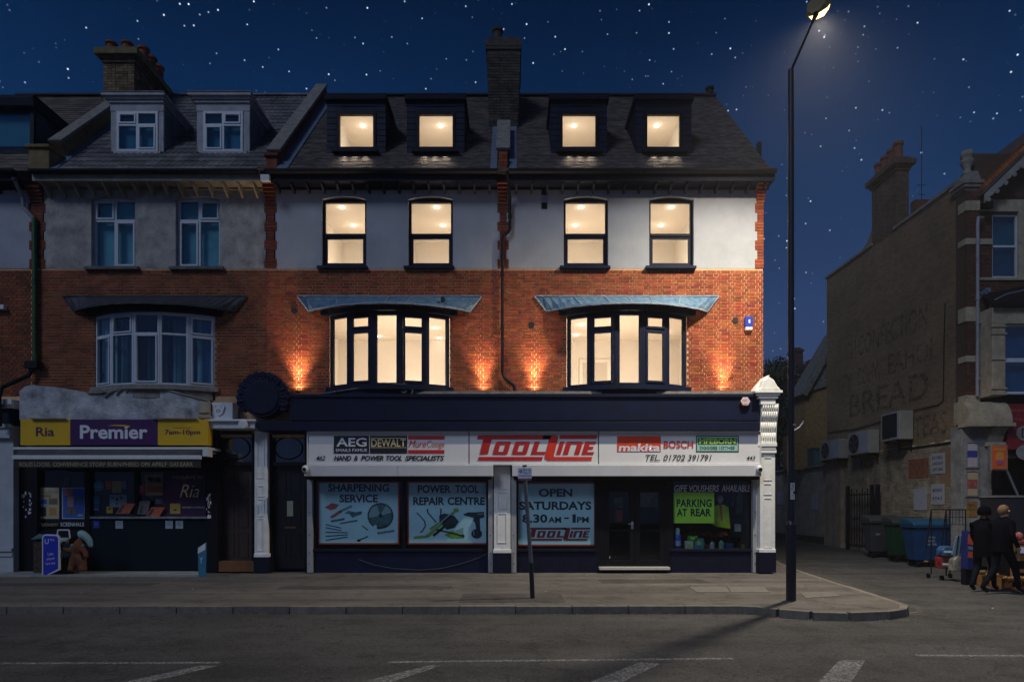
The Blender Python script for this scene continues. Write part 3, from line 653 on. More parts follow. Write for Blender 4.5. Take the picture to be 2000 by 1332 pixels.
def dormer(parent, a, b_, wa, wb, roomx, mats, zt=None, white=False):
    x0, x1 = X(a, YD), X(b_, YD); zt = Z(188, YD); zb = Z(300, YD); y1 = YD
    wx0, wx1, wz0, wz1 = X(wa, y1), X(wb, y1), Z(294, y1), Z(225, y1)
    def ry(z): return Y0r + (z - Z0r) / math.tan(R(RO))
    t = .05
    for xx in (x0, x1 - t): c = MB(); c.prism([(y1, zb), (y1, zt - .14), (ry(zt - .14), zt - .14), (ry(zb), zb)], xx, xx + t, 'x'); c.build('dormer_cheek', mats[0], parent)
    f = MB()
    f.box(x0 + t, wx0 - .07, y1, y1 + .06, zb, zt - .14); f.box(wx1 + .07, x1 - t, y1, y1 + .06, zb, zt - .14); f.box(wx0 - .07, wx1 + .07, y1, y1 + .06, zb, wz0 - .06); f.box(wx0 - .07, wx1 + .07, y1, y1 + .06, wz1 + .07, zt - .14)
    fo = f.build('dormer_front', mats[0], parent)
    # horizontal cladding boards
    z = zb; k = 0
    while z < zt - .16:
        for s, e in clip(x0 - .004, x1 + .004, [(wx0 - .10, wx1 + .10)] if (z + .14 > wz0 - .08 and z < wz1 + .09) else []):
            zz = min(z + .145, zt - .142); q = MB(); q.add([(s, y1 - .018, z + .003), (e, y1 - .018, z + .003), (e, y1 - .006, zz), (s, y1 - .006, zz), (s, y1 + .001, z + .003), (e, y1 + .001, z + .003)], [(0, 1, 2, 3), (0, 4, 5, 1)]); q.build('cladding_board', mats[0], fo)
        z += .147
    r_ = MB(); r_.prism([(y1 - .10, zt - .14), (y1 - .12, zt), (ry(zt) + .1, zt + .02), (ry(zt - .14), zt - .14)], x0 - .05, x1 + .05, 'x'); r_.build('dormer_roof', mats[1], parent, bevel=.01)
    g = MB(); g.frame(wx0 - .07, wx1 + .07, wz0 - .07, wz1 + .07, y1 - .03, y1 + .07, .07); wf = g.build('window_frame', mats[2], parent, bevel=.005)
    p = MB(); p.box(wx0, wx1, y1 + .03, y1 + .036, wz0, wz1); p.build('pane', M_GLASS, wf)
    s = MB(); s.box(wx0 - .16, wx1 + .16, y1 - .27, y1 + .02, zb - .03, zb + .02); s.box(wx0 - .16, wx1 + .16, y1 - .27, y1 - .25, zb - .088, zb - .031); so = s.build('dormer_sill', mats[1], parent)
    rx0, rx1, lx = roomx
    room(parent, max(x0 + .07, wx0 - rx0), min(x1 - .07, wx1 + rx1), y1 + .07, y1 + 2.05, wz0 - .2, 11.74, [(X(lx, 1.44), 1.44)], 26)
    xc = (wx0 + wx1) / 2
    for dx in (-.26, 0, .26): lamp('dormer_downlight', 'SPOT', (xc + dx, y1 - .19, zb - .045), 21, (1, .80, .58), .09, so, spot_size=R(84), spot_blend=1.0, rot=(R(-50), 0, 0))
for (c, a, b_, wa, wb), rx in zip(DORM, ((.18, .6, 709), (.6, .6, 861), (.6, .6, 1121), (.6, .18, 1283))):
    dormer(TS, a, b_, wa, wb, rx, (M_NAVY, M_NAVYD, M_BLK))
# party parapets
def parapet(parent, x0, x1, s0, s1, h, m, mb_, knee=True, name='party_parapet'):
    b = MB(); (ya, za), (yb, zb), (yc, zc), (yd, zd) = rp(s0, -.05), rp(s1, -.05), rp(s1, h), rp(s0, h)
    b.prism([(ya, za), (yb, zb), (yc, zc), (yd, zd)], x0, x1, 'x'); o = b.build(name, mb_, parent)
    s_ = s0 
    while s_ < s1 - .1:
        e = min(s_ + .62, s1); b = MB(); P4 = [rp(s_ + .005, h), rp(e - .005, h), rp(e - .005, h + .07), rp(s_ + .005, h + .07)]; b.prism(P4, x0 - .05, x1 + .05, 'x'); b.build('coping_stone', m, o, bevel=.012); s_ += .62
    return o
parapet(TS, -5.86, -5.62, .55, SL + .12, .24, M_STONE, M_BRICKD)
b = MB(); y, z = rp(.0); b.box(-5.9, -5.62, -.30, .05, 9.62, 9.98); b.box(-5.93, -5.59, -.36, .1, 9.98, 10.06); b.build('kneeler', M_BRICKD, TS, bevel=.02)
parapet(TS, -.34, -.09, .72, 2.9, .22, M_STONE, M_BRICKD)
o = MB().box(-.32, -.11, -.30, .1, 9.6, 10.12).build('kneeler', M_MORTARD, TS)
for k in range(6):
    for xa, xb in (((-.32, -.11),) if k % 2 else ((-.32, -.22), (-.21, -.11))): MB().box(xa + .004, xb - .004, -.314, -.29, 9.62 + k * .08, 9.69 + k * .08).build('brick', M_BRICK, o)
# middle chimney stack
def chimney(parent, x0, x1, y0, y1, z0, z1, m, mm, cap=.10, pots=(), potm=None, flare=False):
    zc = z1 - .42
    b = MB(); b.box(x0 + .012, x1 - .012, y0 + .012, y1 - .012, z0, zc); o = b.build('chimney_stack', mm, parent)
    z = z0; k = 0; st = MB()
    def course(px, z, h):
        X0, X1, Y0, Y1 = x0 - px, x1 + px, y0 - px, y1 + px
        for ax, a, e, pl, sg in (('x', X0, X1, Y0, 1), ('y', Y0, Y1, X0, 1), ('y', Y0, Y1, X1, -1)):
            u = a; j = k % 2
            while u < e - .01:
                w_ = .215 if (j % 2 == 0) else .1025; v = min(u + w_, e)
                if v - u > .03:
                    q = MB()
                    if ax == 'x': q.box(u, v, pl, pl + .035, z, z + h)
                    elif sg > 0: q.box(pl, pl + .035, u + .036, v, z, z + h)
                    else: q.box(pl - .035, pl, u + .036, v, z, z + h)
                    q.build('brick', m, o)
                u += w_ + .012; j += 1
    while z < zc - .01:
        p = 0
        if flare: p = max(0, (z - z0) / (zc - z0) - .35) * .10
        course(p, z, .064); z += .075; k += 1
    b = MB()
    for i, (pr, h) in enumerate(((.04, .08), (.08, .08), (cap, .16), (.05, .10))):
        b.box(x0 - pr, x1 + pr, y0 - pr, y1 + pr, z, z + h - .004); z += h
    b.build('corbelled_cap', m, o)
    for px_, py_, r_, h in pots:
        q = MB(); q.lathe(px_, py_, [(r_ * 1.05, z), (r_ * .9, z + h * .25), (r_ * .85, z + h * .8), (r_ * 1.1, z + h * .84), (r_ * 1.05, z + h)], 14); q.build('chimney_pot', potm or M_OBRICK, o)
    return o
M_SOOT = mat('sooty_brick', (.060, .048, .040), .95, .4, 6, .6, 60, tint=.35); M_SOOTM = mat('sooty_mortar', (.09, .075, .055), .95, .4, 9, .5, 60)
chimney(TS, X(955, 1.8), X(1012, 1.8), 1.8, 3.4, 10.9, 14.28, M_SOOT, M_SOOTM, cap=.09, pots=[(X(972, 2.1), 2.15, .14, .50)], potm=M_SOOT, flare=True)
b = MB(); b.lathe(X(1386, 3.9), 3.9, [(.13, RZ), (.13, RZ + .1), (.08, RZ + .12), (.08, RZ + .2), (.13, RZ + .21), (.13, RZ + .26)], 12); b.build('ridge_vent', M_BLK, TS)
b = MB(); y, z = rp(1.2); b.box(6.16, 6.25, y, y + .12, z - .1, z + .3); b.build('verge_cap', M_BLK, TS)
# eaves
def eaves(parent, x0, x1, mg, ms, mb2, n, long=False):
    b = MB(); nseg = 8; r = .075; yc, zc = -.47, 9.57
    pts = [(yc + r * math.cos(math.pi + math.pi * i / nseg), zc + r * math.sin(math.pi + math.pi * i / nseg)) for i in range(nseg + 1)]
    b.prism(pts + [(yc + r, zc + .012), (yc - r, zc + .012)], x0, x1, 'x'); b.build('gutter', mg, parent, smooth=False)
    b = MB(); b.box(x0, x1, -.40, -.375, 9.36, 9.58); b.build('eaves_fascia', ms, parent)
    b = MB(); b.box(x0, x1, -.375, .0, 9.39, 9.42); b.box(x0, x1, -.03, .001, 9.33, 9.39); b.build('soffit', ms, parent)
    for i in range(n):
        x = x0 + (x1 - x0) * (i + .5) / n; q = MB()
        if long: q.prism([(-.36, 9.385), (-.34, 9.33), (-.02, 9.12), (-.02, 9.32), (-.03, 9.385)], x - .022, x + .022, 'x')
        else: q.prism([(-.34, 9.385), (-.30, 9.33), (-.05, 9.23), (-.002, 9.23), (-.002, 9.325), (-.032, 9.385)], x - .025, x + .025, 'x')
        q.build('eaves_bracket', mb2, parent)
eaves(TS, -5.85, -.36, M_GUT, M_NAVYD, M_NAVYD, 15); eaves(TS, -.08, 6.26, M_GUT, M_NAVYD, M_NAVYD, 17)
# downpipe between the two fronts
x = X(991); b = MB(); b.path([(x, -.45, 9.5), (x + .03, -.30, 9.3), (x + .06, -.11, 9.05), (x + .06, -.09, 8.35), (x + .02, -.09, 8.26), (x - .10, -.09, 8.18), (x - .12, -.09, 8.05), (x - .12, -.09, 4.85), (x - .06, -.09, 4.72), (x + .16, -.09, 4.55), (x + .18, -.09, 4.42)], .038, 12)
for z in (8.6, 7.2, 5.9): b.lathe(x + (.06 if z > 8.3 else -.12), -.09, [(.05, z), (.05, z + .09)], 12)
b.build('downpipe', M_GUT, TS, smooth=False)
# round vents, alarm boxes on the brick
M_VENT = mat('vent_black', (.012, .012, .014), .6)
for i, (px, py) in enumerate(((575, 607), (1038, 635), (1436, 626))):
    b = MB(); b.disc(X(px), Z(py), .075, -.014, .01, 18); b.disc(X(px), Z(py), .055, -.02, -.014, 18); b.build('round_vent', M_VENT, TS)
b = MB(); b.disc(X(865, -.35), Z(585, -.35), .05, -.42, -.30, 14); b.build('round_vent', M_VENT, TS)
AB = thing('alarm_box', 'blue wall alarm box with white foot high on the red brick at right', 'alarm box', (X(1463), -.1, Z(630)))
b = MB(); bx(b, 1456, 1471, 618, 638, -.09, 0); b.build('housing', mat('alarm_blue', (.03, .05, .40), .4), AB, bevel=.008)
b = MB(); bx(b, 1457, 1470, 638.4, 643, -.085, 0); b.build('strobe', M_LWHITE, AB); b = MB(); bx(b, 1462, 1465.5, 624, 631, -.094, -.088); b.build('badge', M_LWHITE, AB)
HX = thing('alarm_box', 'white hexagonal alarm box on the navy fascia near the pillar', 'alarm box', (X(1454, -.4), -.4, Z(786, -.4)))
def hexpts(cx, cz, r): return [(cx + r * math.cos(math.pi / 3 * i + math.pi / 6 * 0), cz + r * math.sin(math.pi / 3 * i)) for i in range(6)]
b = MB(); b.prism(hexpts(X(1454, -.4), Z(790, -.4), .125), -.44, -.35, 'y'); b.build('backplate', M_BLK, HX)
b = MB(); b.prism(hexpts(X(1454, -.4), Z(785, -.4), .115), -.48, -.445, 'y'); b.build('cover', mat('alarm_pink', (.62, .50, .52), .4), HX, bevel=.01)
ptext('CGO', 1449, 1459, 780, 784, -.483, mat('badge_red', (.35, .08, .10), .5), HX); ptext('ALARM', 1448, 1460, 788, 791, -.483, MC['badge_red'], HX)
# uplights standing on the fascia top
for i, px in enumerate((585, 944, 1043, 1411)):
    U = thing('wall_uplight', ['small black uplight washing the brick beside the navy rosette', 'small black uplight washing the brick right of the left bow window', 'small black uplight washing the brick right of the downpipe', 'small black uplight washing the brick nearest the white corner pillar'][i], 'uplight', (X(px), -.10, 4.37), 'uplights along the top of the navy fascia')
    b = MB(); b.lathe(X(px), -.12, [(.045, 4.362), (.045, 4.40)], 14); b.build('lamp_housing', M_BLK, U)
    lamp('uplight_lamp', 'SPOT', (X(px), -.12, 4.43), (15, 13, 16, 14)[i], (1, .72, .44), .03, U, spot_size=R(160), spot_blend=1.0, rot=(R(176.5), 0, 0))
    lamp('uplight_beam', 'SPOT', (X(px), -.20, 4.47), (270, 225, 280, 245)[i], (1, .73, .47), .09, U, spot_size=R(70), spot_blend=1.0, rot=(R(174), 0, 0))
# ------------------------------------------------------------------ tool shop front
YF = -.40
fas = MB(); fas.box(X(566, YF), X(1484, YF), YF, -.02, Z(821, YF), Z(776, YF)); 
for i in range(1): fas.box(X(566, YF) - .0, X(1484, YF) + .02, YF - .04, -.02, Z(776, YF) + .002, Z(770, YF))
fo = fas.build('navy_fascia', M_NAVY, TS, bevel=.006)
# scrolled pediment over the left half: swells up to the middle of the bow, ends in a curl
top = [(572, 778), (600, 775), (630, 770), (660, 765), (700, 759), (740, 754), (775, 751.5), (792, 752), (802, 756), (806, 763), (804, 770)]
b = MB(); pts_ = [(X(px, YF), Z(py, YF)) for px, py in top] + [(X(804, YF), Z(782, YF)), (X(572, YF), Z(782, YF))]
b.prism(pts_, YF + .03, YF + .20, 'y'); b.build('scroll_pediment', M_NAVY, TS)
b = MB(); b.path([(X(px, YF), YF + .01 + random.uniform(-.01, .01), Z(py, YF) + .01) for px, py in top], .022, 6)
b.path([(X(px, YF), YF - .01, Z(py, YF)) for px, py in ((778, 757), (788, 760), (794, 765), (790, 768), (784, 765))], .02, 6); b.build('pediment_moulding', mat('chipped_navy', (.02, .028, .07), .7, .4, 14, .5, 30, col2=(.12, .12, .13)), TS)
b = MB(); bx(b, 503, 1485, 823, 841, YF - .08, -.02, YF - .08); b.build('navy_cornice', M_NAVY, TS, bevel=.01)
b = MB(); bx(b, 806, 1478, 764, 769, YF + .08, -.02); b.build('fascia_lead_top', M_STONE, TS)
# rosette with leaf surround
RS = (X(511, -.5), Z(776, -.5))
b = MB(); b.disc(RS[0], RS[1], .47, -.5, -.1, 36); b.disc(RS[0], RS[1], .40, -.54, -.5, 36); ro = b.build('rosette_disc', M_NAVY, TS, bevel=.02)
for i in range(17):
    a = -.5 + (math.pi + 1.0) * i / 16; cxx, czz = RS[0] + .545 * math.cos(a), RS[1] + .545 * math.sin(a); rr_ = random.uniform(.075, .105); b = MB(); b.disc(cxx, czz, rr_, -.47, -.25, 12, rr_ * random.uniform(.8, 1.1)); b.build('carved_lobe', M_NAVY, ro, bevel=.02)
for i in range(22):
    a = -.35 + (math.pi + .7) * i / 21; r0, r1 = .45, random.uniform(.57, .63); b = MB()
    u = Vector((math.cos(a), math.sin(a))); v = Vector((-u.y, u.x)) * .038
    c = Vector(RS); q = [c + u * (r0 - .03) - v * .6, c + u * (r0 + (r1 - r0) * .6) - v * 1.1, c + u * r1, c + u * (r0 + (r1 - r0) * .6) + v * 1.1, c + u * (r0 - .03) + v * .6]
    b.prism([(p.x, p.y) for p in q], -.51 + .03 * (i % 2), -.25, 'y'); b.build('carved_leaf', M_NAVY, ro, bevel=.015)
# sign board
SB = thing('shop_sign_board', 'long white shop sign board reading tool line with red logo over the shutters', 'shop sign', (X(1043, -.36), -.36, Z(906, -.36)))
YS = -.36
for a, c in ((602, 915), (917, 1168), (1170, 1484)):
    b = MB(); bx(b, a, c, 842, 906, YS, YS + .05); b.build('sign_panel', M_SIGN, SB)
b = MB(); b.frame(X(600, YS), X(1486, YS), Z(908, YS), Z(841, YS), YS - .03, YS + .06, .02); b.build('sign_frame', M_WHITE, SB)
yt = YS - .004
def panel(pa, pb, qa, qb, m, par, y=yt, name='logo_panel', t=.004): b = MB(); bx(b, pa, pb, qa, qb, y - t, y); return b.build(name, m, par)
panel(652, 720.5, 851, 885.5, M_TEXT, SB); panel(722.5, 795, 851, 885.5, M_TEXT, SB); panel(797, 868, 851, 858, M_RED, SB); panel(797, 868, 878.5, 885.5, M_RED, SB)
y2 = yt - .008
ptext('AEG', 657, 716, 855, 872, y2, M_LWHITE, SB, bold=.02); ptext('EMAILS FXMUE', 656, 717, 876, 882, y2, M_LWHITE, SB, bold=.01)
ptext('DEWALT', 725, 792.5, 857, 872.5, y2, M_CREAML, SB, bold=.02)
panel(724, 793.5, 855, 856, M_CREAML, SB, y=y2); panel(724, 793.5, 873.5, 874.5, M_CREAML, SB, y=y2)
ptext('Mure', 798, 832, 860, 874, y2, M_RED, SB, shear=.35, bold=-.004); ptext('Cooge', 834, 868, 861, 877, y2, M_RED, SB, shear=.2, bold=-.004)
ptext('462', 617, 635, 890, 899.5, y2, M_TEXT, SB, shear=.3, bold=.012)
for wd, a, c in (('HAND', 652, 686), ('&', 691.5, 699), ('POWER', 705, 749), ('TOOL', 754, 785), ('SPECIALISTS', 791, 867.5)): ptext(wd, a, c, 889.5, 900, y2, M_TEXT, SB, shear=.28, bold=.032)
ptext('BOSCH', 1296.5, 1354, 861, 875, y2, M_RED, SB, bold=.015)
panel(1205.5, 1290.5, 851.5, 882, M_REDB, SB, name='logo_panel'); ptext('makita', 1208, 1289, 866, 881.5, y2, M_LWHITE, SB, shear=.1, bold=.03)
M_GRN = mat('logo_green', (.02, .10, .035), .5); M_MINT = mat('logo_mint', (.32, .52, .50), .5); M_LIME = mat('logo_lime', (.32, .52, .10), .5)
panel(1359.5, 1443, 851, 882.5, M_GRN, SB); panel(1361.5, 1441, 853, 880.5, M_MINT, SB, y=yt - .004); panel(1363.5, 1439, 855, 868, M_GRN, SB, y=yt - .008)
ptext('MFEBORN', 1366, 1437, 856, 867, yt - .016, M_LIME, SB, bold=.03); ptext('DGGGES 1OTHES', 1367, 1435, 871.5, 877.5, yt - .012, M_GRN, SB, bold=.02)
for wd, a, c in (('TEL.', 1261, 1289), ('01702', 1296, 1338), ('391791', 1343, 1390)): ptext(wd, a, c, 888, 900, y2, M_TEXT, SB, shear=.28, bold=.006)
ptext('443', 1458, 1475, 890.5, 898.5, y2, M_TEXT, SB, shear=.28, bold=.015)
# tool line logo, drawn in units of the sign (u 0..241, v 0..50)
def logo(x0, z1, sc, y, m, parent, mbig, t=.006):
    def P_(pts): return [(x0 + u * sc, z1 - v * sc) for u, v in pts]
    sl = lambda v: (50 - v) * .30
    def rect(u0, u1, v0, v1): return [(u0 + sl(v0), v0), (u1 + sl(v0), v0), (u1 + sl(v1), v1), (u0 + sl(v1), v1)]
    b = MB()
    def add(mm, pts, name='letter'):
        q = MB(); q.prism(P_(pts), y - t, y, 'y'); q.build(name, mm, parent)
    add(m, rect(-8, 135, 0, 7.6), 'logo_bar')
    add(m, [(16.6, 7.6), (33, 7.6), (26, 36.5), (11, 37.5), (10.5, 35)], 'letter')
    for u in (31, 68.5):
        q = MB(); u0, u1 = u, u + 29
        q.prism(P_(rect(u0, u0 + 9.5, 14, 36)), y - t, y, 'y'); q.prism(P_(rect(u1 - 9.5, u1, 14, 36)), y - t, y, 'y')
        q.prism(P_([(u0 + sl(12.5) + 3, 12.5), (u1 + sl(12.5) - 3, 12.5), (u1 + sl(14), 14), (u1 + sl(18) - 9.5, 18), (u0 + sl(18) + 9.5, 18), (u0 + sl(14), 14)]), y - t - .001, y, 'y')
        q.prism(P_([(u0 + sl(32) + 9.5, 32), (u1 + sl(32) - 9.5, 32), (u1 + sl(36), 36), (u1 + sl(37.5) - 3, 37.5), (u0 + sl(37.5) + 3, 37.5), (u0 + sl(36), 36)]), y - t - .001, y, 'y'); q.build('letter', m, parent)
    q = MB(); q.prism(P_(rect(106, 116, 12.5, 37.5)), y - t, y, 'y'); q.prism(P_(rect(116, 133, 32, 37.5)), y - t, y, 'y'); q.build('letter', m, parent)
    add(m, rect(6, 131, 42, 49.5), 'logo_bar')
    add(mbig, [(134, 0), (159, 0), (163, 2.5), (163, 5), (154.5, 40), (155.5, 42), (229.5, 42), (228, 49.5), (143, 49.5), (138, 47), (136.5, 43), (144.5, 11), (143.5, 7.6), (133, 7.6)], 'letter')
    add(m, rect(152, 225, 0, 6.8), 'logo_bar')
    add(m, rect(155.5, 164, 12.5, 37.5))
    q = MB(); q.prism(P_(rect(168.5, 178.5, 14, 37.5)), y - t, y, 'y'); q.prism(P_(rect(190.5, 200.5, 14, 37.5)), y - t, y, 'y'); q.prism(P_(rect(169.5, 199, 12.5, 17)), y - t - .001, y, 'y'); q.build('letter', m, parent)
    q = MB(); q.prism(P_(rect(205, 215, 12.5, 37.5)), y - t, y, 'y'); [q.prism(P_(rect(215, 215 + e, a, c)), y - t, y, 'y') for e, a, c in ((11, 12.5, 17), (9, 22, 27), (13, 32.5, 37.5))]; q.build('letter', m, parent)
logo(X(927, yt), Z(850, yt), (D + yt) / 1280, yt, M_RED, SB, mat('logo_red_bright', (.62, .04, .02), .4))
# shutter boxes and rails
YB_ = -.46
for a, c, j in ((594, 963, 777), (1000, 1487, None)):
    b = MB(); bx(b, a, c, 908, 930, YB_, -.06); o = b.build('shutter_box', M_SHUT, TS, bevel=.012)
    b = MB(); bx(b, a + 4, c - 4, 930, 936, YB_ + .10, -.10); b.build('shutter_slot', M_BLK, o)
    if j: b = MB(); bx(b, j - .4, j + .4, 909, 929, YB_ - .003, YB_ + .02); b.build('joint_cover', M_RAIL, o)
for a, c in ((599.5, 609.5), (953.5, 962.5), (998.5, 1008.5), (1470.5, 1479)):
    b = MB(); bx(b, a, c, 931, 1118, -.14, -.02); o = b.build('shutter_rail', M_RAIL, TS, bevel=.006)
    for py in (1000, 1045, 1080, 1100): q = MB(); q.disc(X((a + c) / 2, -.14), Z(py, -.14), .012, -.15, -.14, 8); q.build('bolt', M_BLK, o)
# windows
WINS = [('l', 610, 953.5, [(624, 777), (799, 953)]), ('m', 1008.5, 1166, [(1009, 1160)]), ('r', 1311, 1471, [])]
for k, a, c, _ in WINS:
    b = MB(); bx(b, a, c, 1077, 1118, -.03, .2); b.build('stall_riser', M_NAVYD if k != 'l' else M_NAVY, TS)
    b = MB(); bx(b, a - .2, c + .2, 1072, 1077, -.07, .12); b.build('window_sill', M_NAVYD, TS, bevel=.005)
    b = MB(); bx(b, a, a + 4, 936, 1072, -.02, .06); bx(b, c - 4, c, 936, 1072, -.02, .06); bx(b, a + 4, c - 4, 931, 939, -.02, .06); 
    wf = b.build('window_frame', M_BLK, TS)
    if k == 'l': b = MB(); bx(b, 786, 791, 939, 1072, -.018, .055); b.build('mullion', M_BLK, wf)
    b = MB(); bx(b, a + 4, c - 4, 939, 1072, .030, .036); b.build('pane', M_SGLASS, wf)
b = MB(); bx(b, 598, 1484, 905, 936, -.05, .2); b.build('shopfront_header', M_BLK, TS)
b = MB(); sx0, sx1 = X(612), X(1470); b.add([(sx0, .25, .02), (sx1, .25, .02), (sx1, 3.2, .02), (sx0, 3.2, .02), (sx0, .25, 3.0), (sx1, .25, 3.0), (sx1, 3.2, 3.0), (sx0, 3.2, 3.0)], [(0, 1, 2, 3), (4, 5, 6, 7), (3, 2, 6, 7), (0, 3, 7, 4), (1, 2, 6, 5)]); b.build('shop_interior', mat('shop_dark', (.035, .032, .030), .9), TS)
b = MB(); bx(b, 963.5, 998, 905, 1118, .0, .25); bx(b, 1166, 1172, 936, 1118, -.03, .2); bx(b, 1306, 1311, 936, 1118, -.03, .2); b.build('shopfront_post', M_BLK, TS)
# posters behind the glass
def poster(pa, pb, qa, qb, m, label, y=.06, border=None, cat='poster', group=None):
    o = thing('window_poster', label, cat, (X((pa + pb) / 2, y), y, Z(qb, y)), group)
    if border: b = MB(); bx(b, pa - 2.6, pb + 2.6, qa - 2.2, qb + 2.6, y + .004, y + .008); b.build('poster_border', border, o)
    b = MB(); bx(b, pa, pb, qa, qb, y, y + .003); b.build('poster_sheet', m, o); return o
yp = .056
P1 = poster(624, 777, 943, 1060, M_POSTER, 'pale blue window poster about sharpening with drills and a saw blade', border=M_REDB)
ptext('SHARPENING', 641, 760, 944.5, 960, yp, M_TEXT, P1, bold=.032); ptext('SERVICE', 663, 738, 965.5, 981, yp, M_TEXT, P1, bold=.032)
M_STEEL = mat('print_steel', (.06, .13, .15), .5, .5, 14, 0); M_STEEL2 = mat('print_steel_pale', (.25, .38, .40), .5, .3, 20, 0); M_PRED = mat('print_red', (.42, .07, .05), .5, .4, 16, 0); M_PGR = mat('print_green', (.18, .34, .05), .5, .4, 16, 0); M_PBLK = mat('print_black', (.012, .025, .03), .5, .4, 16, 0)
def stroke(par, pts, w, m, name='print_mark', y=yp):
    b = MB()
    for (a, c), (e, f) in zip(pts, pts[1:]):
        p = Vector((X(a, y), Z(c, y))); q = Vector((X(e, y), Z(f, y))); d = (q - p).normalized(); n = Vector((-d.y, d.x)) * w / 80 / 2
        b.add([(v.x, y, v.y) for v in (p + n, q + n, q - n, p - n)], [(0, 1, 2, 3)])
    return b.build(name, m, par)
def blob(par, cx, cy, rx, ry, m, y=yp, n=28, jag=0, a0=0, a1=2 * math.pi, name='print_mark'):
    vs = [(X(cx, y), y, Z(cy, y))] + [(X(cx + rx * (1 + (jag if i % 2 else 0)) * math.cos(a0 + (a1 - a0) * i / n), y), y, Z(cy - ry * (1 + (jag if i % 2 else 0)) * math.sin(a0 + (a1 - a0) * i / n), y)) for i in range(n + 1)]
    b = MB(); b.add(vs, [(0, i + 1, i + 2) for i in range(n)]); return b.build(name, m, par)
def pgon(par, pts, m, y=yp, name='print_mark'): b = MB(); b.add([(X(p, y), y, Z(q, y)) for p, q in pts], [tuple(range(len(pts)))]); return b.build(name, m, par)
blob(P1, 743, 1007, 24.5, 24.5, M_PBLK, n=64, jag=.06); blob(P1, 743, 1007, 22.5, 22.5, M_STEEL, y=yp - .001); blob(P1, 743, 1007, 22.5, 22.5, M_STEEL2, y=yp - .0015, n=8, a0=.3, a1=1.1); blob(P1, 743, 1007, 22.5, 22.5, M_STEEL2, y=yp - .0015, n=8, a0=1.9, a1=3.3); blob(P1, 743, 1007, 4, 4, M_PBLK, y=yp - .002); blob(P1, 733, 1028, 3.4, 3, M_POSTER, y=yp - .002)
stroke(P1, [(752, 1014), (744, 1025), (760, 1019)], 3, M_STEEL)
pgon(P1, [(634, 991), (648, 982), (662, 985), (656, 993), (646, 996)], M_PRED); pgon(P1, [(644, 1009), (664, 996), (668, 1000), (649, 1012)], M_PRED); stroke(P1, [(664, 999), (687, 988)], 4.5, M_STEEL); stroke(P1, [(668, 998), (686, 989)], 1.6, M_STEEL2, y=yp - .001)
pgon(P1, [(672, 1003), (680, 997), (694, 1000), (707, 998), (706, 1004), (694, 1008), (688, 1011), (682, 1003)], M_STEEL)
stroke(P1, [(646, 1018), (673, 1013)], 4, M_STEEL); stroke(P1, [(664, 1022), (698, 1016)], 3, M_STEEL)
for y0_, y1_ in ((1024, 1031), (1030, 1036), (1039, 1040), (1047, 1044), (1055, 1048)): stroke(P1, [(636, y0_), (667 + (y0_ > 1030) * 12, y1_)], 1.8, M_PBLK)
stroke(P1, [(707, 1026), (719, 1035)], 2.4, M_STEEL); stroke(P1, [(738, 1033), (759, 1025)], 2.4, M_STEEL); stroke(P1, [(737, 1041), (770, 1036)], 4, M_STEEL); stroke(P1, [(740, 1040), (768, 1036)], 1.2, M_STEEL2, y=yp - .001); stroke(P1, [(697, 1056), (719, 1047)], 2, M_PBLK); blob(P1, 701, 1055, 3.5, 2.5, M_PBLK)
P2 = poster(799, 953, 943, 1060, M_POSTER, 'pale blue window poster about power tool repair with a drill picture', border=M_REDB)
ptext('POWER', 816, 880.5, 947, 962.5, yp, M_TEXT, P2, bold=.032); ptext('TOOL', 889, 935, 947, 962.5, yp, M_TEXT, P2, bold=.032)
ptext('REPAIR', 807, 868, 970.5, 986, yp, M_TEXT, P2, bold=.032); ptext('CENTRE', 874, 947, 970.5, 986, yp, M_TEXT, P2, bold=.032)
stroke(P2, [(814, 1001), (829, 1017), (831, 1026), (825, 1037), (820, 1039)], 2.2, M_PBLK); stroke(P2, [(835, 993), (835, 1000), (852, 1020)], 2.6, M_PBLK); stroke(P2, [(861, 993), (861, 1008)], 2.6, M_PBLK)
pgon(P2, [(858, 1006), (868, 1002), (887, 1007), (896, 1018), (888, 1030), (872, 1034), (858, 1020)], M_PBLK)
stroke(P2, [(808, 1050), (836, 1047), (890, 997)], 5, M_PGR); stroke(P2, [(830, 1047), (884, 1000)], 2.2, M_STEEL2, y=yp - .001); blob(P2, 891, 996, 5.5, 4, M_PGR, y=yp - .001); stroke(P2, [(846, 1046), (880, 1018)], 5, M_PBLK, y=yp - .002)
pgon(P2, [(838, 1032), (858, 1018), (866, 1024), (846, 1038)], M_PGR, y=yp - .0005); pgon(P2, [(868, 1044), (884, 1036), (908, 1046), (906, 1051), (880, 1051)], M_PGR); pgon(P2, [(888, 1036), (905, 1030), (905, 1044)], M_STEEL2); stroke(P2, [(852, 1034), (880, 1040), (905, 1047)], 3, M_PBLK, y=yp - .002); blob(P2, 904, 1046, 2.6, 3, M_PBLK, y=yp - .003)
pgon(P2, [(905, 1004), (914, 1000), (930, 1000), (945, 999), (946, 1010), (936, 1013), (926, 1011), (914, 1008), (906, 1006)], M_PBLK); pgon(P2, [(926, 1010), (937, 1012), (938, 1034), (930, 1034), (928, 1022), (924, 1016)], M_PBLK); blob(P2, 931, 1042, 10.5, 9.5, M_PBLK); stroke(P2, [(925, 1036), (926, 1045)], 1.4, M_STEEL2, y=yp - .001); stroke(P2, [(933, 1004), (944, 1003)], 1.5, M_STEEL2, y=yp - .001)
P3 = poster(1009, 1160, 945, 1063, M_POSTER, 'pale blue window poster reading open Saturdays with red logo beside the doors', border=M_REDB)
ptext('OPEN', 1052, 1118, 954, 970, yp, M_TEXT, P3, bold=.034); ptext('SATURDAYS', 1014, 1155, 979, 995.5, yp, M_TEXT, P3, bold=.034)
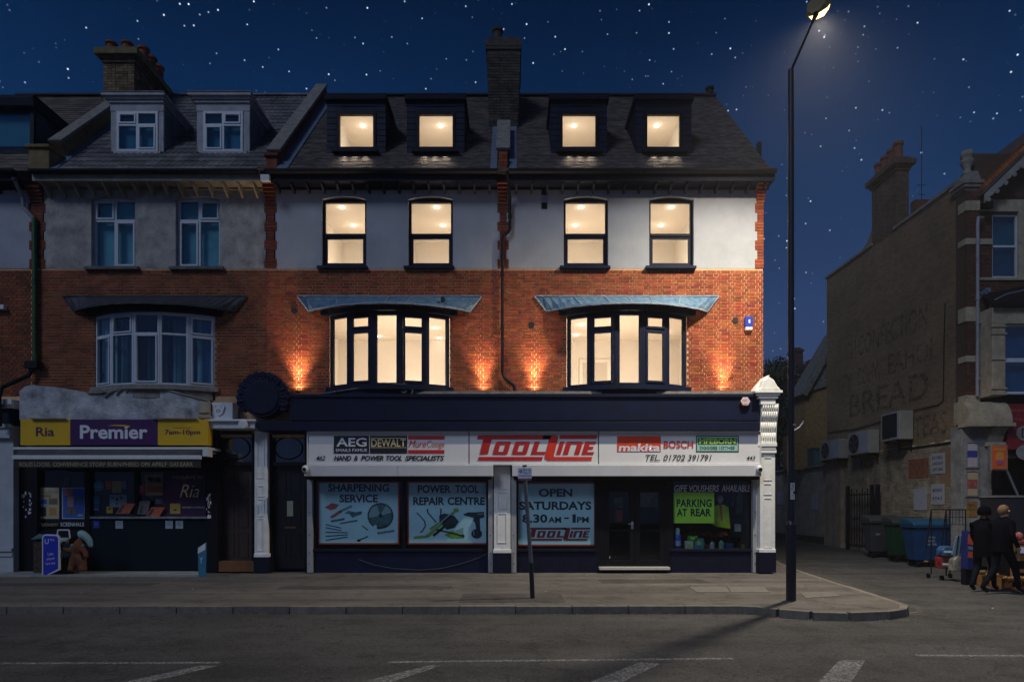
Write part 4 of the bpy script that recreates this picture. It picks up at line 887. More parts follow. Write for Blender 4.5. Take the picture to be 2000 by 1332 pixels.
ptext('8.30', 1020, 1069, 1004, 1020.5, yp, M_TEXT, P3, bold=.032); ptext('AM', 1071, 1096, 1009, 1020.5, yp, M_TEXT, P3, bold=.026); ptext('-', 1102, 1111, 1010, 1013, yp, M_TEXT, P3, bold=.01); ptext('1', 1118, 1124.5, 1004, 1020.5, yp, M_TEXT, P3, bold=.032); ptext('PM', 1127, 1150, 1009, 1020.5, yp, M_TEXT, P3, bold=.026)
logo(X(1030, yp), Z(1030, yp), .0125 * .515, yp, mat('logo_maroon', (.22, .02, .02), .5), P3, mat('logo_maroon', (.22, .02, .02), .5), t=.003)
# double doors
DR = MB(); bx(DR, 1172, 1180, 936, 1106, -.02, .10); bx(DR, 1299, 1306, 936, 1106, -.02, .10); bx(DR, 1180, 1299, 936, 950, -.02, .10); DR.build('door_frame', M_BLK, TS)
for a, c, hp in ((1180, 1239.5, 1235), (1240, 1299, 1244)):
    b = MB(); b.frame(X(a), X(c), Z(1106), Z(950), -.01, .05, .125, .16, .125); d_ = b.build('glazed_door', M_BLK, TS, bevel=.006)
    b = MB(); b.box(X(a) + .125, X(c) - .125, .02, .026, Z(1106) + .16, Z(950) - .125); b.build('pane', M_SGLASS, d_)
    if a == 1180: b = MB(); bx(b, hp - 2.5, hp + 2.5, 1018, 1033, -.03, -.01); b.tube((X(hp), -.03, Z(1023)), (X(hp), -.07, Z(1023)), .009); b.tube((X(hp), -.07, Z(1023)), (X(hp - 9), -.07, Z(1023)), .009); b.build('handle', mat('chrome', (.6, .6, .6), .25, .05, 3, 0, metal=1), d_)
b = MB(); bx(b, 1171, 1309, 1107.5, 1112.5, -.22, .06); b.build('door_threshold', mat('threshold_alu', (.55, .53, .48), .4, .1, 9, 0), TS)
b = MB(); bx(b, 1170, 1310, 1112.5, 1118, -.05, .2); b.build('door_step', M_BLK, TS)
b = MB(); bx(b, 1184, 1200, 1084, 1092, .0, .018); so = b.build('door_sticker', M_BLK, TS)
ptext('E.S', 1185, 1192, 1086, 1090, -.003, M_LWHITE, TS); 
# pilasters
def pilaster(parent, pa, pb, qt, qb, m, panels, y=-.16, base=True):
    x0, x1 = X(pa, y), X(pb, y); b = MB(); b.box(x0, x1, y, 0, Z(qb, y), Z(qt, y)); o = b.build('pilaster', m, parent, bevel=.008)
    b = MB(); bx(b, pa - 1.5, pb + 1.5, qb - 7, qb, y - .03, 0); b.build('pilaster_plinth', m, o, bevel=.008)
    for qa, qc in panels:
        ia, ib = x0 + (x1 - x0) * .22, x1 - (x1 - x0) * .22; b = MB(); b.frame(ia, ib, Z(qc, y), Z(qa, y), y - .012, y + .004, .018); b.build('panel_moulding', m, o)
    if base: b = MB(); bx(b, pa - 2, pb + 2, qb + .1, 1118, y - .05, .02); b.build('pilaster_base', M_NAVYD, o)
    return o
pilaster(TS, 497, 522, 841, 1088, M_PILW, [(858, 934), (948, 970), (974, 1008), (1012, 1076)])
pilaster(TS, 964.5, 997, 931 - 22, 1080, M_PILW, [(930, 955), (961, 994), (1002, 1060)])
op = pilaster(TS, 1484.5, 1514, 885, 1079, M_PILW, [(893, 938), (944, 966), (972, 1070)], y=-.30)
# right console with pyramid cap
yc = -.32
b = MB(); bx(b, 1482, 1517, 878, 885, yc - .02, 0); bx(b, 1480, 1518, 864, 872, yc - .05, 0); bx(b, 1481.5, 1516, 872, 878, yc - .03, 0); b.build('console_necking', M_PILW, TS, bevel=.012)
b = MB(); prof = [(0, Z(864, yc)), (yc, Z(864, yc)), (yc - .01, Z(845, yc)), (yc - .05, Z(825, yc)), (yc - .13, Z(805, yc)), (yc - .16, Z(790, yc)), (0, Z(790, yc))]
b.prism(prof, X(1483, yc), X(1516, yc), 'x'); co = b.build('console_bracket', M_PILW, TS)
for i in range(7):
    b = MB(); xx = X(1486.5, yc) + (X(1513, yc) - X(1486.5, yc)) * i / 6; pr = [(yc - .001, 862), (yc - .012, 845), (yc - .052, 825), (yc - .132, 805), (yc - .162, 793)]
    b.path([(xx, p, Z(q, yc)) for p, q in pr], .016, 6); b.build('reed', M_PILW, co, smooth=True)
ycp = yc - .18
b = MB(); 
for pa, pb, qa, qb, e in ((1486, 1515, 778, 790, .0), (1482, 1520, 772, 778, .03), (1479, 1524, 767, 772, .05), (1475, 1529, 762, 767, .08)):
    bx(b, pa, pb, qa, qb, ycp - e, 0.0)
b.build('console_cornice', M_PILW, TS, bevel=.008)
x0, x1 = X(1477, ycp), X(1527, ycp); xm = X(1501, ycp); z0, z1 = Z(761.9, ycp), Z(736, ycp)
b = MB(); b.prism([(x0 + .03, z0), (x0 + .10, z0 + .06), (xm - .12, z1 - .07), (xm, z1), (xm + .12, z1 - .08), (x1 - .12, z0 + .10), (x1 - .03, z0)], ycp - .04, ycp + .24, 'y'); b.build('console_pediment', M_PILW, TS, bevel=.02)
b = MB(); b.prism([(X(1462), Z(770)), (X(1466), Z(762)), (X(1478), Z(748)), (X(1484), Z(741)), (X(1494), Z(737)), (xm, z1 - .05), (x0 + .1, z0)], -.34, -.02, 'y'); b.build('console_return', M_PILW, TS, bevel=.02)
# doorway to the flats
def doorway(parent, a, c, qt, mdoor, wide=False, spec=0):
    b = MB(); bx(b, a, c, qt - 6, 1118, .26, .32); b.build('doorway_recess', M_DARK, parent)
    b = MB(); bx(b, a, a + 5, qt, 1118, -.02, .26); bx(b, c - 5, c, qt, 1118, -.02, .26); bx(b, a + 5, c - 5, 902, 910, -.02, .20); bx(b, a + 5, c - 5, qt - 4, qt + 2, -.02, .2); b.build('door_frame', M_BLK, parent, bevel=.006)
    b = MB(); bx(b, a + 5, c - 5, 910, 1110, .12, .17); d_ = b.build('front_door', mdoor, parent, bevel=.004)
    w_ = (c - a - 10); y = .12
    for u0, u1, q0, q1 in ((.12, .44, 924, 966), (.56, .88, 924, 966), (.12, .44, 974, 1030), (.56, .88, 974, 1030), (.12, .44, 1040, 1088), (.56, .88, 1040, 1088)):
        b = MB(); b.frame(X(a + 5 + w_ * u0, y), X(a + 5 + w_ * u1, y), Z(q1, y), Z(q0, y), y - .014, y + .001, .02); b.build('door_panel', mdoor, d_)
    # oval fanlight
    cx = X((a + c) / 2, .1); b = MB(); bx(b, a + 5, c - 5, qt + 2, 902, .13, .16); f_ = b.build('fanlight', M_BGLASS, parent)
    b = MB(); rz = .27; rx_ = w_ / 80 * .43; n = 28; cz = Z((qt + 904) / 2, .1)
    for i in range(n): b.tube((cx + rx_ * math.cos(2 * math.pi * i / n), .11, cz + rz * math.sin(2 * math.pi * i / n)), (cx + rx_ * math.cos(2 * math.pi * (i + 1) / n), .11, cz + rz * math.sin(2 * math.pi * (i + 1) / n)), .016, n=6)
    b.build('oval_bar', M_BLK, f_)
    b = MB(); bx(b, a + 8, c - 8, qt + 6, 898, .20, .21); b.build('fanlight_backing', mat('dim_hall', (.12, .14, .12), .9, .5, 1.5, 0), f_)
    return d_
d_ = doorway(TS, 526, 600, 846, mat('black_door', (.010, .010, .013), .35, .2, 5, 0))
b = MB(); bx(b, 560.5, 572.5, 978, 1008, .10, .12); b.build('door_glass_panel', mat('door_glass', (.30, .30, .22), .5), d_)
b = MB(); bx(b, 556, 578, 1028, 1032, .09, .12); b.build('letterbox', mat('dull_brass', (.14, .10, .04), .4, .2, 9, 0, metal=.6), d_)
# cable looping over the left stall riser, security cameras
b = MB(); b.path([(X(px, -.06), -.05, Z(py, -.06)) for px, py in ((700, 1092), (730, 1103), (770, 1110), (820, 1113), (860, 1110), (900, 1101), (935, 1089), (956, 1077))], .006, 6); tag(b.build('hanging_cable', mat('cable_grey', (.09, .09, .10), .6)), 'thin grey cable hanging in a loop across the left stall riser', 'cable')
for px, py, lb in ((596, 916, 'white dome security camera at the left end of the shutter box'), (1483, 916, 'white dome security camera at the right end of the shutter box beside the pillar')):
    C_ = thing('security_camera', lb, 'security camera', (X(px, -.5), -.48, Z(py, -.5)), 'dome cameras on the shutter boxes')
    b = MB(); x, z = X(px, -.5), Z(py, -.5); b.lathe(x, -.5, [(.03, z - .08), (.06, z - .06), (.075, z), (.06, z + .06), (.03, z + .085)], 16); b.build('housing', M_WHITE, C_, smooth=True)
    b = MB(); b.disc(x, z - .01, .042, -.585, -.55, 16); b.build('lens', M_BLK, C_)
# goods in the right window
G1 = poster(1315.5, 1395, 961, 1021.5, mat('lime_card', (.42, .80, .04), .5, .08, 2, 0), 'lime green window card about parking at the rear')
ptext('PARKING', 1321.5, 1390, 974.5, 990, yp, M_TEXT, G1, bold=.03, spacing=1.08); ptext('AT', 1322, 1342, 993, 1008, yp, M_TEXT, G1, bold=.03); ptext('REAR', 1349, 1389, 993, 1008, yp, M_TEXT, G1, bold=.03)
GV = thing('window_lettering', 'white slanted lettering across the top of the right hand shop window', 'lettering', (X(1391, .02), .02, Z(961, .02)))
for wd, a, c in (('GIFE', 1317, 1342.5), ('VOUSHERS', 1346, 1404.5), ('AHAILABLE', 1409, 1466.5)): ptext(wd, a, c, 947, 960, .026, M_LWHITE, GV, shear=.2, bold=.012)
def vest():
    V_ = thing('mannequin_torso', 'pale headed mannequin in a yellow high visibility vest beside the lime card', 'mannequin', (X(1408, .5), .5, Z(1032, .5)))
    b = MB(); x = X(1406, .5); zh = Z(975, .5); b.lathe(x, .5, [(.02, zh - .11), (.05, zh - .08), (.085, zh), (.075, zh + .07), (.03, zh + .11)], 12); b.build('head', mat('mannequin_white', (.42, .42, .38), .7), V_, smooth=True)
    b = MB(); z0, z1 = Z(1032, .5), Z(985, .5); b.add([(x - .20, .46, z1 - .06), (x - .06, .44, z1), (x + .06, .44, z1), (x + .20, .46, z1 - .06), (x + .26, .48, z0), (x - .10, .44, z0 + .05), (x - .22, .48, z0 + .12), (x - .20, .60, z1 - .06), (x + .20, .60, z1 - .06), (x + .26, .60, z0), (x - .22, .60, z0 + .12)], [(0, 1, 5, 6), (1, 2, 4, 5), (2, 3, 4), (0, 6, 10, 7), (3, 8, 9, 4), (7, 10, 9, 8)]); b.build('vest', mat('hi_vis', (.50, .68, .02), .6, .15, 6), V_)
    b = MB(); b.add([(x - .03, .433, z1), (x + .03, .433, z1), (x + .05, .433, z0 + .2), (x + .0, .433, z0 + .2)], [(0, 1, 2, 3)]); b.build('vest_tape', mat('vest_orange', (.5, .2, .03), .6), V_)
vest()
shelf = MB(); shelf.box(X(1313), X(1468), .10, .9, Z(1076), Z(1073)); shelf.build('display_shelf', M_DARK, TS)
BC = thing('spray_bottle', 'tall blue bottle with pale cap at the left of the shop display', 'bottle', (X(1323, .2), .2, Z(1073)))
b = MB(); b.lathe(X(1323, .2), .2, [(.09, Z(1073)), (.09, Z(1047)), (.07, Z(1045))], 16); b.build('body', mat('bottle_blue', (.02, .09, .55), .4), BC, smooth=True)
b = MB(); b.lathe(X(1323, .2), .2, [(.065, Z(1045)), (.065, Z(1034)), (.03, Z(1031))], 14); b.build('cap', M_MINT, BC); b = MB(); b.lathe(X(1323, .2), .2, [(.092, Z(1066)), (.092, Z(1056))], 16); b.build('label_band', mat('label_pale', (.3, .4, .6), .5), BC)
items = [(1345, 1056, 1073, 8, 'white tin on the shop display shelf beside the blue bottle', (.45, .48, .42), 'paint_tin'), (1352, 1046, 1056, 9, 'bright green box lid standing above the white tin', (.05, .3, .02), 'tool_box'), (1364, 1051, 1071, 9, 'blue green container in the middle of the shop display', (.05, .22, .25), 'plastic_tub'), (1373, 1054, 1068, 3.5, 'small white bottle right of the blue green container', (.45, .48, .42), 'small_bottle'), (1391, 1057, 1072, 5, 'pale small canister under the red cloth in the display', (.25, .3, .28), 'canister'), (1409, 1055, 1072, 5.5, 'green and white jar at the right of the shop display', (.12, .28, .22), 'jar'), (1440, 1014, 1050, 16, 'dark toolbox with a white price card at back of display', (.015, .015, .02), 'tool_case')]
for px, q0, q1, w_, lb, c, nm in items:
    y = .35 if w_ < 12 else .9; I = thing(nm, lb, nm.replace('_', ' '), (X(px, y), y, Z(q1, y)))
    b = MB(); x = X(px, y); r = w_ / 80
    if w_ > 6: b.box(x - r, x + r, y - .08, y + .08, Z(q1, y), Z(q0, y)); 
    else: b.lathe(x, y, [(r, Z(q1, y)), (r, Z(q0 + 4, y)), (r * .5, Z(q0 + 2, y)), (r * .5, Z(q0, y))], 12)
    b.build('body', mat('goods_' + nm, c, .5, .3, 12, 0), I, bevel=.01)
    if w_ > 6:
        b = MB(); b.box(x - r * .5, x + r * .4, y - .086, y - .081, Z((q0 * .35 + q1 * .65), y), Z((q0 * .75 + q1 * .25), y)); b.build('label', M_LWHITE if w_ > 12 else M_LIME, I)
for px, q0, q1, y, c, nm, lb in ((1450, 952, 1004, .7, (.16, .17, .17), 'hanging_jacket', 'pale grey work jacket hanging at the right of the shop display'), (1428, 962, 988, 1.0, (.03, .03, .035), 'hanging_jacket', 'black work jacket hanging behind the mannequin'), (1338, 1060, 1073, .5, (.05, .05, .055), 'power_tool_case', 'small black tool case behind the blue bottle'), (1382, 1060, 1073, .6, (.16, .02, .02), 'power_tool_case', 'small red tool case in the shop display'), (1424, 1058, 1073, .5, (.02, .05, .14), 'power_tool_case', 'small navy tool case right of the green jar'), (1455, 1060, 1073, .6, (.15, .12, .02), 'power_tool_case', 'small yellow tool case at the far right of the shop display')):
    o = thing(nm, lb, 'jacket' if 'jacket' in nm else 'tool case', (X(px, y), y, Z(q1, y))); b = MB(); x = X(px, y); z0, z1 = Z(q1, y), Z(q0, y)
    if 'jacket' in nm:
        b.prism([(x - .13, z0), (x + .13, z0 + .02), (x + .15, z1 - .12), (x + .24, z0 + .22), (x + .28, z0 + .28), (x + .19, z1 - .05), (x + .05, z1), (x - .05, z1), (x - .19, z1 - .05), (x - .28, z0 + .26), (x - .23, z0 + .2), (x - .15, z1 - .12)], y, y + .12, 'y'); b.build('cloth', mat('jacket_%.2f' % c[0], c, .9, .3, 9, .4, 30), o, bevel=.02)
        b = MB(); b.path([(x - .12, y + .06, z1 - .02), (x, y + .06, z1 + .06), (x + .12, y + .06, z1 - .02)], .008, 6); b.build('hanger', M_BLK, o)
    else:
        b.box(x - .09, x + .09, y - .06, y + .06, z0, z1 - .03); b.build('shell', mat('case_%.2f_%.2f' % (c[0], c[2]), c, .5, .2, 8), o, bevel=.012); b = MB(); b.path([(x - .04, y, z1 - .03), (x - .035, y, z1), (x + .035, y, z1), (x + .04, y, z1 - .03)], .008, 6); b.build('handle', M_BLK, o)
b = MB(); random.seed(11)
for i in range(9):
    px = 1335 + i * 10; y = .55; z = Z(1046 - (i % 3) * 3, y); b.add([(X(px - 7, y), y, z - .05), (X(px + 7, y), y - .04, z - .07), (X(px + 6, y), y + .1, z + .03), (X(px - 6, y), y + .1, z + .05)], [(0, 1, 2, 3)])
tag(b.build('folded_gloves', mat('orange_cloth', (.28, .05, .02), .9, .5, 14)), 'rumpled orange and dark work gloves lying behind the green goods', 'gloves')
# things seen through the doors
IO = thing('orange_bucket', 'orange plastic bucket standing inside behind the left door', 'bucket', (X(1207, .8), .8, Z(1040, .8)))
b = MB(); b.lathe(X(1208, .8), .8, [(.10, Z(1018, .8)), (.13, Z(996, .8))], 16); b.build('body', mat('orange_plastic', (.5, .08, .02), .5), IO)
b = MB(); b.path([(X(1197, .8), .8, Z(996, .8)), (X(1200, .8), .8, Z(985, .8)), (X(1216, .8), .8, Z(985, .8)), (X(1219, .8), .8, Z(996, .8))], .008, 6); b.build('handle', M_BLK, IO)
CT = thing('shop_counter', 'dark shop counter standing inside behind the doors', 'counter', (X(1245, 1.6), 1.6, 0)); b = MB(); b.box(X(1190, 1.6), X(1300, 1.6), 1.5, 2.0, .02, .95); b.build('body', mat('counter_dark', (.03, .028, .025), .7), CT); b = MB(); b.box(X(1188, 1.6), X(1302, 1.6), 1.45, 2.05, .951, .99); b.build('counter_top', mat('counter_top', (.10, .10, .10), .5), CT)
for px, w_, lb in ((1208, 9, 'pale blue card hanging inside above the orange bucket'), (1268, 17, 'white price list hanging inside behind the right door')):
    b = MB(); bx(b, px - w_, px + w_, 962 if w_ > 10 else 972, 990 if w_ > 10 else 992, 1.0, 1.01); tag(b.build('hanging_card', mat('card_pale_%d' % w_, (.22, .25, .27), .7, .4, 5, 0)), lb, 'card')
# ------------------------------------------------------------------ grocery building (left neighbour)
GW = [(221, 43), (386, 43)]
h1 = [hole(c, h, 384, 522) for c, h in GW]
w = wall_mb('x', X(86), X(519), ZB + .001, 9.42, 0, .30, h1)
for a in h1: spandrel(w, a[0], a[1], a[3] - ARCH, a[3], 0, .30)
w.build('rendered_wall', M_RENDOLD, GS)
sash(GS, 221, 43, 384, 522, 'l'); sash(GS, 386, 43, 384, 522, 'r')
gb = X(303); h2 = [(gb - 1.47, gb + 1.47, 4.2, 6.40)]
GX0, GX1 = X(62), XB0 - .003
bw = wall_mb('x', GX0, GX1, 3.3, ZB, .005, .30, h2).build('brick_wall', mat('worn_mortar', (.50, .30, .17), .95, .4, 2, .5, 60), GS)
brickwork(bw, 'x', GX0, GX1, 4.3, ZB - .02, 0, h2, mat('red_brick_worn', (.20, .056, .022), .9, .35, 1.6, .5, 60, tint=.28), [(-6.6, 5.5), (-6.4, 6.6)])
bow_window(GS, gb, 'white')
brick_pier(GS, 62, 84, M_BRICKD, M_MORTARD, zt=9.35)
b = MB(); b.prism(gable, GX0, GX0 + .14, 'x'); b.prism([(9.4, 0), (9.4, 9.0), (9.6, 9.0), (9.6, 0)], GX0 + .14, GX1, 'x'); b.build('rear_walls', M_BRICKD, GS)
b = MB(); b.add([(GX0, RY, RZ - .03), (GX1, RY, RZ - .03), (GX1, 9.8, 9.0), (GX0, 9.8, 9.0)], [(0, 1, 2, 3)]); b.build('rear_roof', M_TILE2, GS)
GD = [(268, 218, 318, 228, 309), (436, 386, 486, 397, 475)]
holes = [(X(a, YD) + .06, X(b_, YD) - .06, 1.20, 3.2) for c, a, b_, wa, wb in GD]
roof(GS, -11.0, -5.88, holes, M_TILE2, .30, .30, .022, 300, [(-8.5, 2)], wavy=True)
def white_dormer(parent, a, b_, wa, wb, cols=(.47,), tops=.34):
    x0, x1 = X(a, YD), X(b_, YD); zt = Z(187, YD); zb = Z(301, YD); y1 = YD; t = .05
    def ry(z): return Y0r + (z - Z0r) / math.tan(R(RO))
    for xx in (x0, x1 - t): c = MB(); c.prism([(y1 + .03, zb), (y1 + .03, zt - .2), (ry(zt - .2), zt - .2), (ry(zb), zb)], xx, xx + t, 'x'); c.build('dormer_cheek', mat('dormer_grey', (.13, .15, .19), .7, .3, 3, .3), parent)
    mw = mat('dormer_timber', (.34, .34, .36), .7, .2, 4, .3)
    f = MB(); wz0, wz1 = Z(297, YD), Z(218, YD); f.box(x0 - .02, X(wa, YD), y1, y1 + .07, zb, wz1); f.box(X(wb, YD), x1 + .02, y1, y1 + .07, zb, wz1); f.box(x0 - .03, x1 + .03, y1 - .01, y1 + .07, wz1, zt - .2); f.box(x0 + .05, x1 - .05, y1 - .03, y1 + .07, zb - .05, wz0)
    f.build('dormer_front', mw, parent, bevel=.006)
    r_ = MB()
    for o_, za, zz in ((.06, zt - .20, zt - .13), (.11, zt - .13, zt - .07), (.18, zt - .07, zt)):
        r_.prism([(y1 - o_ * .8, za), (y1 - o_ * .8, zz - .002), (ry(zz), zz - .002), (ry(za), za)], x0 - o_, x1 + o_ * .6, 'x')
    r_.build('dormer_cornice', mw, parent)
    q = MB(); q.box(x0 - .18, x1 + .11, y1 - .16, y1 + .2, zt + .001, zt + .02); q.build('cornice_lead', M_STONE, parent)
    wx0, wx1 = X(wa, YD) + .002, X(wb, YD) - .002; g = MB(); g.frame(wx0, wx1, wz0 + .003, wz1 - .003, y1 - .02, y1 + .06, .06); xm = (wx0 + wx1) / 2; zm = wz1 - (wz1 - wz0) * tops
    g.box(xm - .03, xm + .03, y1 - .018, y1 + .058, wz0 + .06, zm - .03); g.box(xm - .03, xm + .03, y1 - .018, y1 + .058, zm + .03, wz1 - .06); g.box(wx0 + .06, wx1 - .06, y1 - .019, y1 + .059, zm - .03, zm + .03)
    wf = g.build('window_frame', M_UPVC, parent, bevel=.004)
    for k, (u0, u1, v0, v1) in enumerate(((wx0 + .06, xm - .03, wz0 + .06, zm - .03), (xm + .03, wx1 - .06, wz0 + .06, zm - .03), (wx0 + .06, xm - .03, zm + .03, wz1 - .06), (xm + .03, wx1 - .06, zm + .03, wz1 - .06))):
        if k in cols: q = MB(); q.frame(u0 + .002, u1 - .002, v0 + .002, v1 - .002, y1 - .035, y1 + .02, .035); q.build('casement', M_UPVC, wf)
        q = MB(); q.box(u0, u1, y1 + .02, y1 + .026, v0, v1); q.build('pane', M_BGLASS, wf)
    q = MB(); q.box(wx0, wx1, y1 + .14, y1 + .15, wz0, wz1); q.build('blind', mat('blue_blind', (.16, .34, .46), .9, .2, 1.5, 0), wf)
white_dormer(GS, *GD[0][1:], cols=(1, 2)); white_dormer(GS, *GD[1][1:], cols=(0, 3))
lead = MB(); (ya, za), (yb, zb), (yc, zc), (yd, zd) = rp(0, .04), rp(SL, .04), rp(SL, .02), rp(0, .02); lead.prism([(ya, za), (yb, zb), (yc, zc), (yd, zd)], -11.04, -10.84, 'x'); lead.build('lead_flashing', M_LEAD, GS)
M_EAVC = mat('cream_eaves', (.26, .235, .19), .8, .3, 4, .3)
eaves(GS, X(86), X(518), M_GUT, M_EAVC, M_EAVC, 15, long=True)
b = MB(); bx(b, 510, 527, 343, 354, -.50, -.38, -.45); b.build('gutter_end_box', M_WHITE, GS)
M_PARC = mat('ochre_render', (.20, .135, .06), .9, .3, 4, .4)
parapet(GS, -11.24, -11.0, .9, SL, .34, M_STONE, M_PARC)
b = MB(); b.box(-11.5, -11.0, -.42, .3, 9.62, 10.12); b.box(-11.56, -10.96, -.48, .36, 10.12, 10.2); b.build('kneeler', M_PARC, GS, bevel=.02)
chimney(GS, X(202, 2.2), X(262, 2.2), 2.2, 4.1, 11.6, 14.35, mat('yellow_sooty_brick', (.17, .12, .06), .95, .4, 6, .6, 60, tint=.4), M_SOOTM, cap=.17, pots=[(X(216, 2.4), 2.45, .15, .30), (X(247, 2.4), 2.45, .15, .30)] + [(X(263, 2.4), 2.85 + .40 * i, .15, .44) for i in range(3)] + [(X(216, 2.4), 2.95 + .42 * i, .14, .26) for i in range(3)], potm=mat('terracotta_pot', (.22, .07, .03), .9, .3, 6, .4))
# green downpipe
G = mat('green_pipe', (.010, .085, .025), .45, .25, 5)
x = X(72); b = MB(); b.path([(x, -.08, 8.62), (x + .02, -.08, 5.1)], .05, 12); b.lathe(x, -.08, [(.062, 7.0), (.062, 7.1)], 12); b.build('green_downpipe', G, GS)
b = MB(); b.path([(X(50), -.40, 9.45), (X(51), -.12, 9.1), (X(52), -.08, 8.86), (X(66), -.08, 8.66), (x, -.08, 8.58)], .045, 10); b.build('upper_pipe', mat('grey_pipe', (.2, .21, .22), .5), GS)
b = MB(); b.box(x - .15, x + .15, -.22, -.01, 4.95, 5.12); b.path([(x - .02, -.12, 4.95), (x - .1, -.14, 4.78), (X(34), -.5, 4.42), (X(32), -.54, 4.2), (X(33), -.54, 3.5)], .05, 10); b.build('hopper_and_pipe', M_GUT, GS)
# parapet panel above the shop sign
YG = -.38
pts_ = [(38, 764), (48, 755), (62, 751.5), (85, 754), (110, 756), (140, 761), (172, 767), (190, 768), (215, 765), (240, 759), (262, 757), (300, 759), (330, 764), (360, 771), (388, 778), (408, 783), (412, 790)]
b = MB(); b.prism([(X(p, YG), Z(q, YG)) for p, q in pts_] + [(X(412, YG), Z(820, YG)), (X(38, YG), Z(820, YG))], YG, -.05, 'y'); b.build('render_parapet', mat('peeling_paint', (.56, .58, .61), .9, .1, 2.4, .9, 22, col2=(.15, .155, .17), detail=13), GS)
b = MB(); b.path([(X(p, YG), YG - .01 + random.uniform(-.012, .012), Z(q, YG) + random.uniform(-.006, .012)) for p, q in pts_[6:]], .028, 6)
for p, q, e, f in ((205, 776, 222, 764), (228, 772, 240, 760), (246, 766, 258, 759)): b.path([(X(p, YG), YG - .02, Z(q, YG)), (X((p + e) / 2, YG), YG - .03, Z((q + f) / 2 - 2, YG)), (X(e, YG), YG - .02, Z(f, YG))], .022, 6)
b.build('broken_moulding', M_STONE, GS)
b = MB(); bx(b, 392, 412, 786, 818, YG - .08, -.05, YG); bx(b, 390, 414, 812, 818, YG - .13, -.05, YG); bx(b, 391, 413, 804, 808, YG - .11, -.05, YG); b.build('console_end', M_STONEC, GS, bevel=.01)
b = MB(); bx(b, 414, 454, 786, 820, YG, -.05); b.build('white_plaque', M_WHITE, GS)
b = MB(); b.prism([(X(p, YG), Z(q, YG)) for p, q in ((418, 793), (424, 788), (436, 788), (440, 794), (436, 806), (430, 811), (426, 811), (421, 804))], YG - .03, YG, 'y'); pl = b.build('carved_shield', M_WHITE, GS)
b = MB(); b.frame(X(424, YG), X(431, YG), Z(805, YG), Z(800, YG), YG - .035, YG - .031, .008); b.disc(X(422.5, YG), Z(794, YG), .012, YG - .035, YG - .031, 8); b.disc(X(433, YG), Z(794, YG), .012, YG - .035, YG - .031, 8); b.build('carved_lines', M_BLK, pl)
b = MB(); bx(b, 405, 503, 820, 824, YG - .14, -.02, YG); bx(b, 406, 500, 824, 837, YG - .06, -.02, YG); b.build('white_cornice', M_WHITE, GS, bevel=.008)
b = MB(); b.disc(X(479, YG), Z(830, YG), .11, YG - .16, YG - .06, 16); b.build('cornice_boss', M_WHITE, GS, bevel=.02)
# sign
PS = thing('grocery_sign', 'yellow and purple box sign over the grocery shop', 'shop sign', (X(222, -.55), -.55, Z(870, -.55)))
for a, c, m_ in ((40, 137, M_YEL), (137.3, 308, M_PUR), (308.3, 406, M_YEL)):
    b = MB(); bx(b, a, c, 819, 869, -.55, -.30, -.55); b.build('sign_panel', m_, PS)
b = MB(); bx(b, 62, 130, 817, 819, -.62, -.55, -.55); bx(b, 300, 385, 817, 819, -.62, -.55, -.55); b.build('lamp_strip', M_STONE, PS)
M_PTX = mat('text_purple', (.06, .01, .05), .5, .1, 2, 0)
ptext('Ria', 70, 106, 834, 852, -.553, M_PTX, PS, bold=.02); ptext('Premier', 156, 288, 830, 857, -.553, M_LWHITE, PS, bold=.026); ptext('7am-10pm', 322, 391, 839, 851, -.553, M_PTX, PS, bold=.025); ptext('Convenience Store', 339, 373, 833.5, 836.5, -.553, M_PTX, PS)
b = MB(); y = -.554; cur = [(210, 831.5), (222, 829.5), (240, 829.5), (254, 831.5), (252, 835), (240, 832.2), (222, 831.5)]; b.add([(X(p, y), y, Z(q, y)) for p, q in cur], [tuple(range(7))]); b.build('swoosh', M_YEL, PS)
# awning, folded
AW = thing('folded_awning', 'folded dark awning with white bars and cream lettering over the grocery window', 'awning', (X(215, -.75), -.7, Z(900, -.75)))
b = MB(); bx(b, 25, 410, 873, 878, -.62, -.05, -.62); b.build('awning_cover', M_WHITE, AW, bevel=.01)
b = MB(); b.prism([(-.60, Z(878.2, -.6)), (-.85, Z(892, -.85)), (-.80, Z(893, -.8)), (-.10, Z(885, -.1))], X(32, -.7), X(404, -.7), 'x'); b.build('awning_cloth', mat('awning_cloth', (.06, .06, .055), .9, .3, 4), AW)
b = MB(); bx(b, 24, 392, 889, 897, -.92, -.84, -.9); b.build('front_bar', M_WHITE, AW, bevel=.01)
b = MB(); b.box(X(27, -.9), X(392, -.9), -.895, -.885, Z(913, -.9), Z(897.2, -.9)); va = b.build('valance', mat('valance_dark', (.030, .028, .022), .9, .2, 4), AW)
t_ = [('ROLES', 38, 64), ('LOOSE.', 67, 99), ('COHVENIENCE', 103, 171), ('STORF', 175, 206), ('EUEN', 210, 237), ('PHEED', 240, 271), ('OPII', 275, 292), ('APRLF', 296, 326), ('GAS', 331, 349), ('EARR', 352, 377)]
M_VT = mat('lettering_dull_gold', (.33, .29, .18), .6)
for s_, a, c in t_: ptext(s_, a, c, 902.5, 910.5, -.898, M_VT, AW, bold=.01)
b = MB(); bx(b, 402, 411, 874, 892, -.86, -.60, -.7); b.build('end_bracket', M_WHITE, AW)
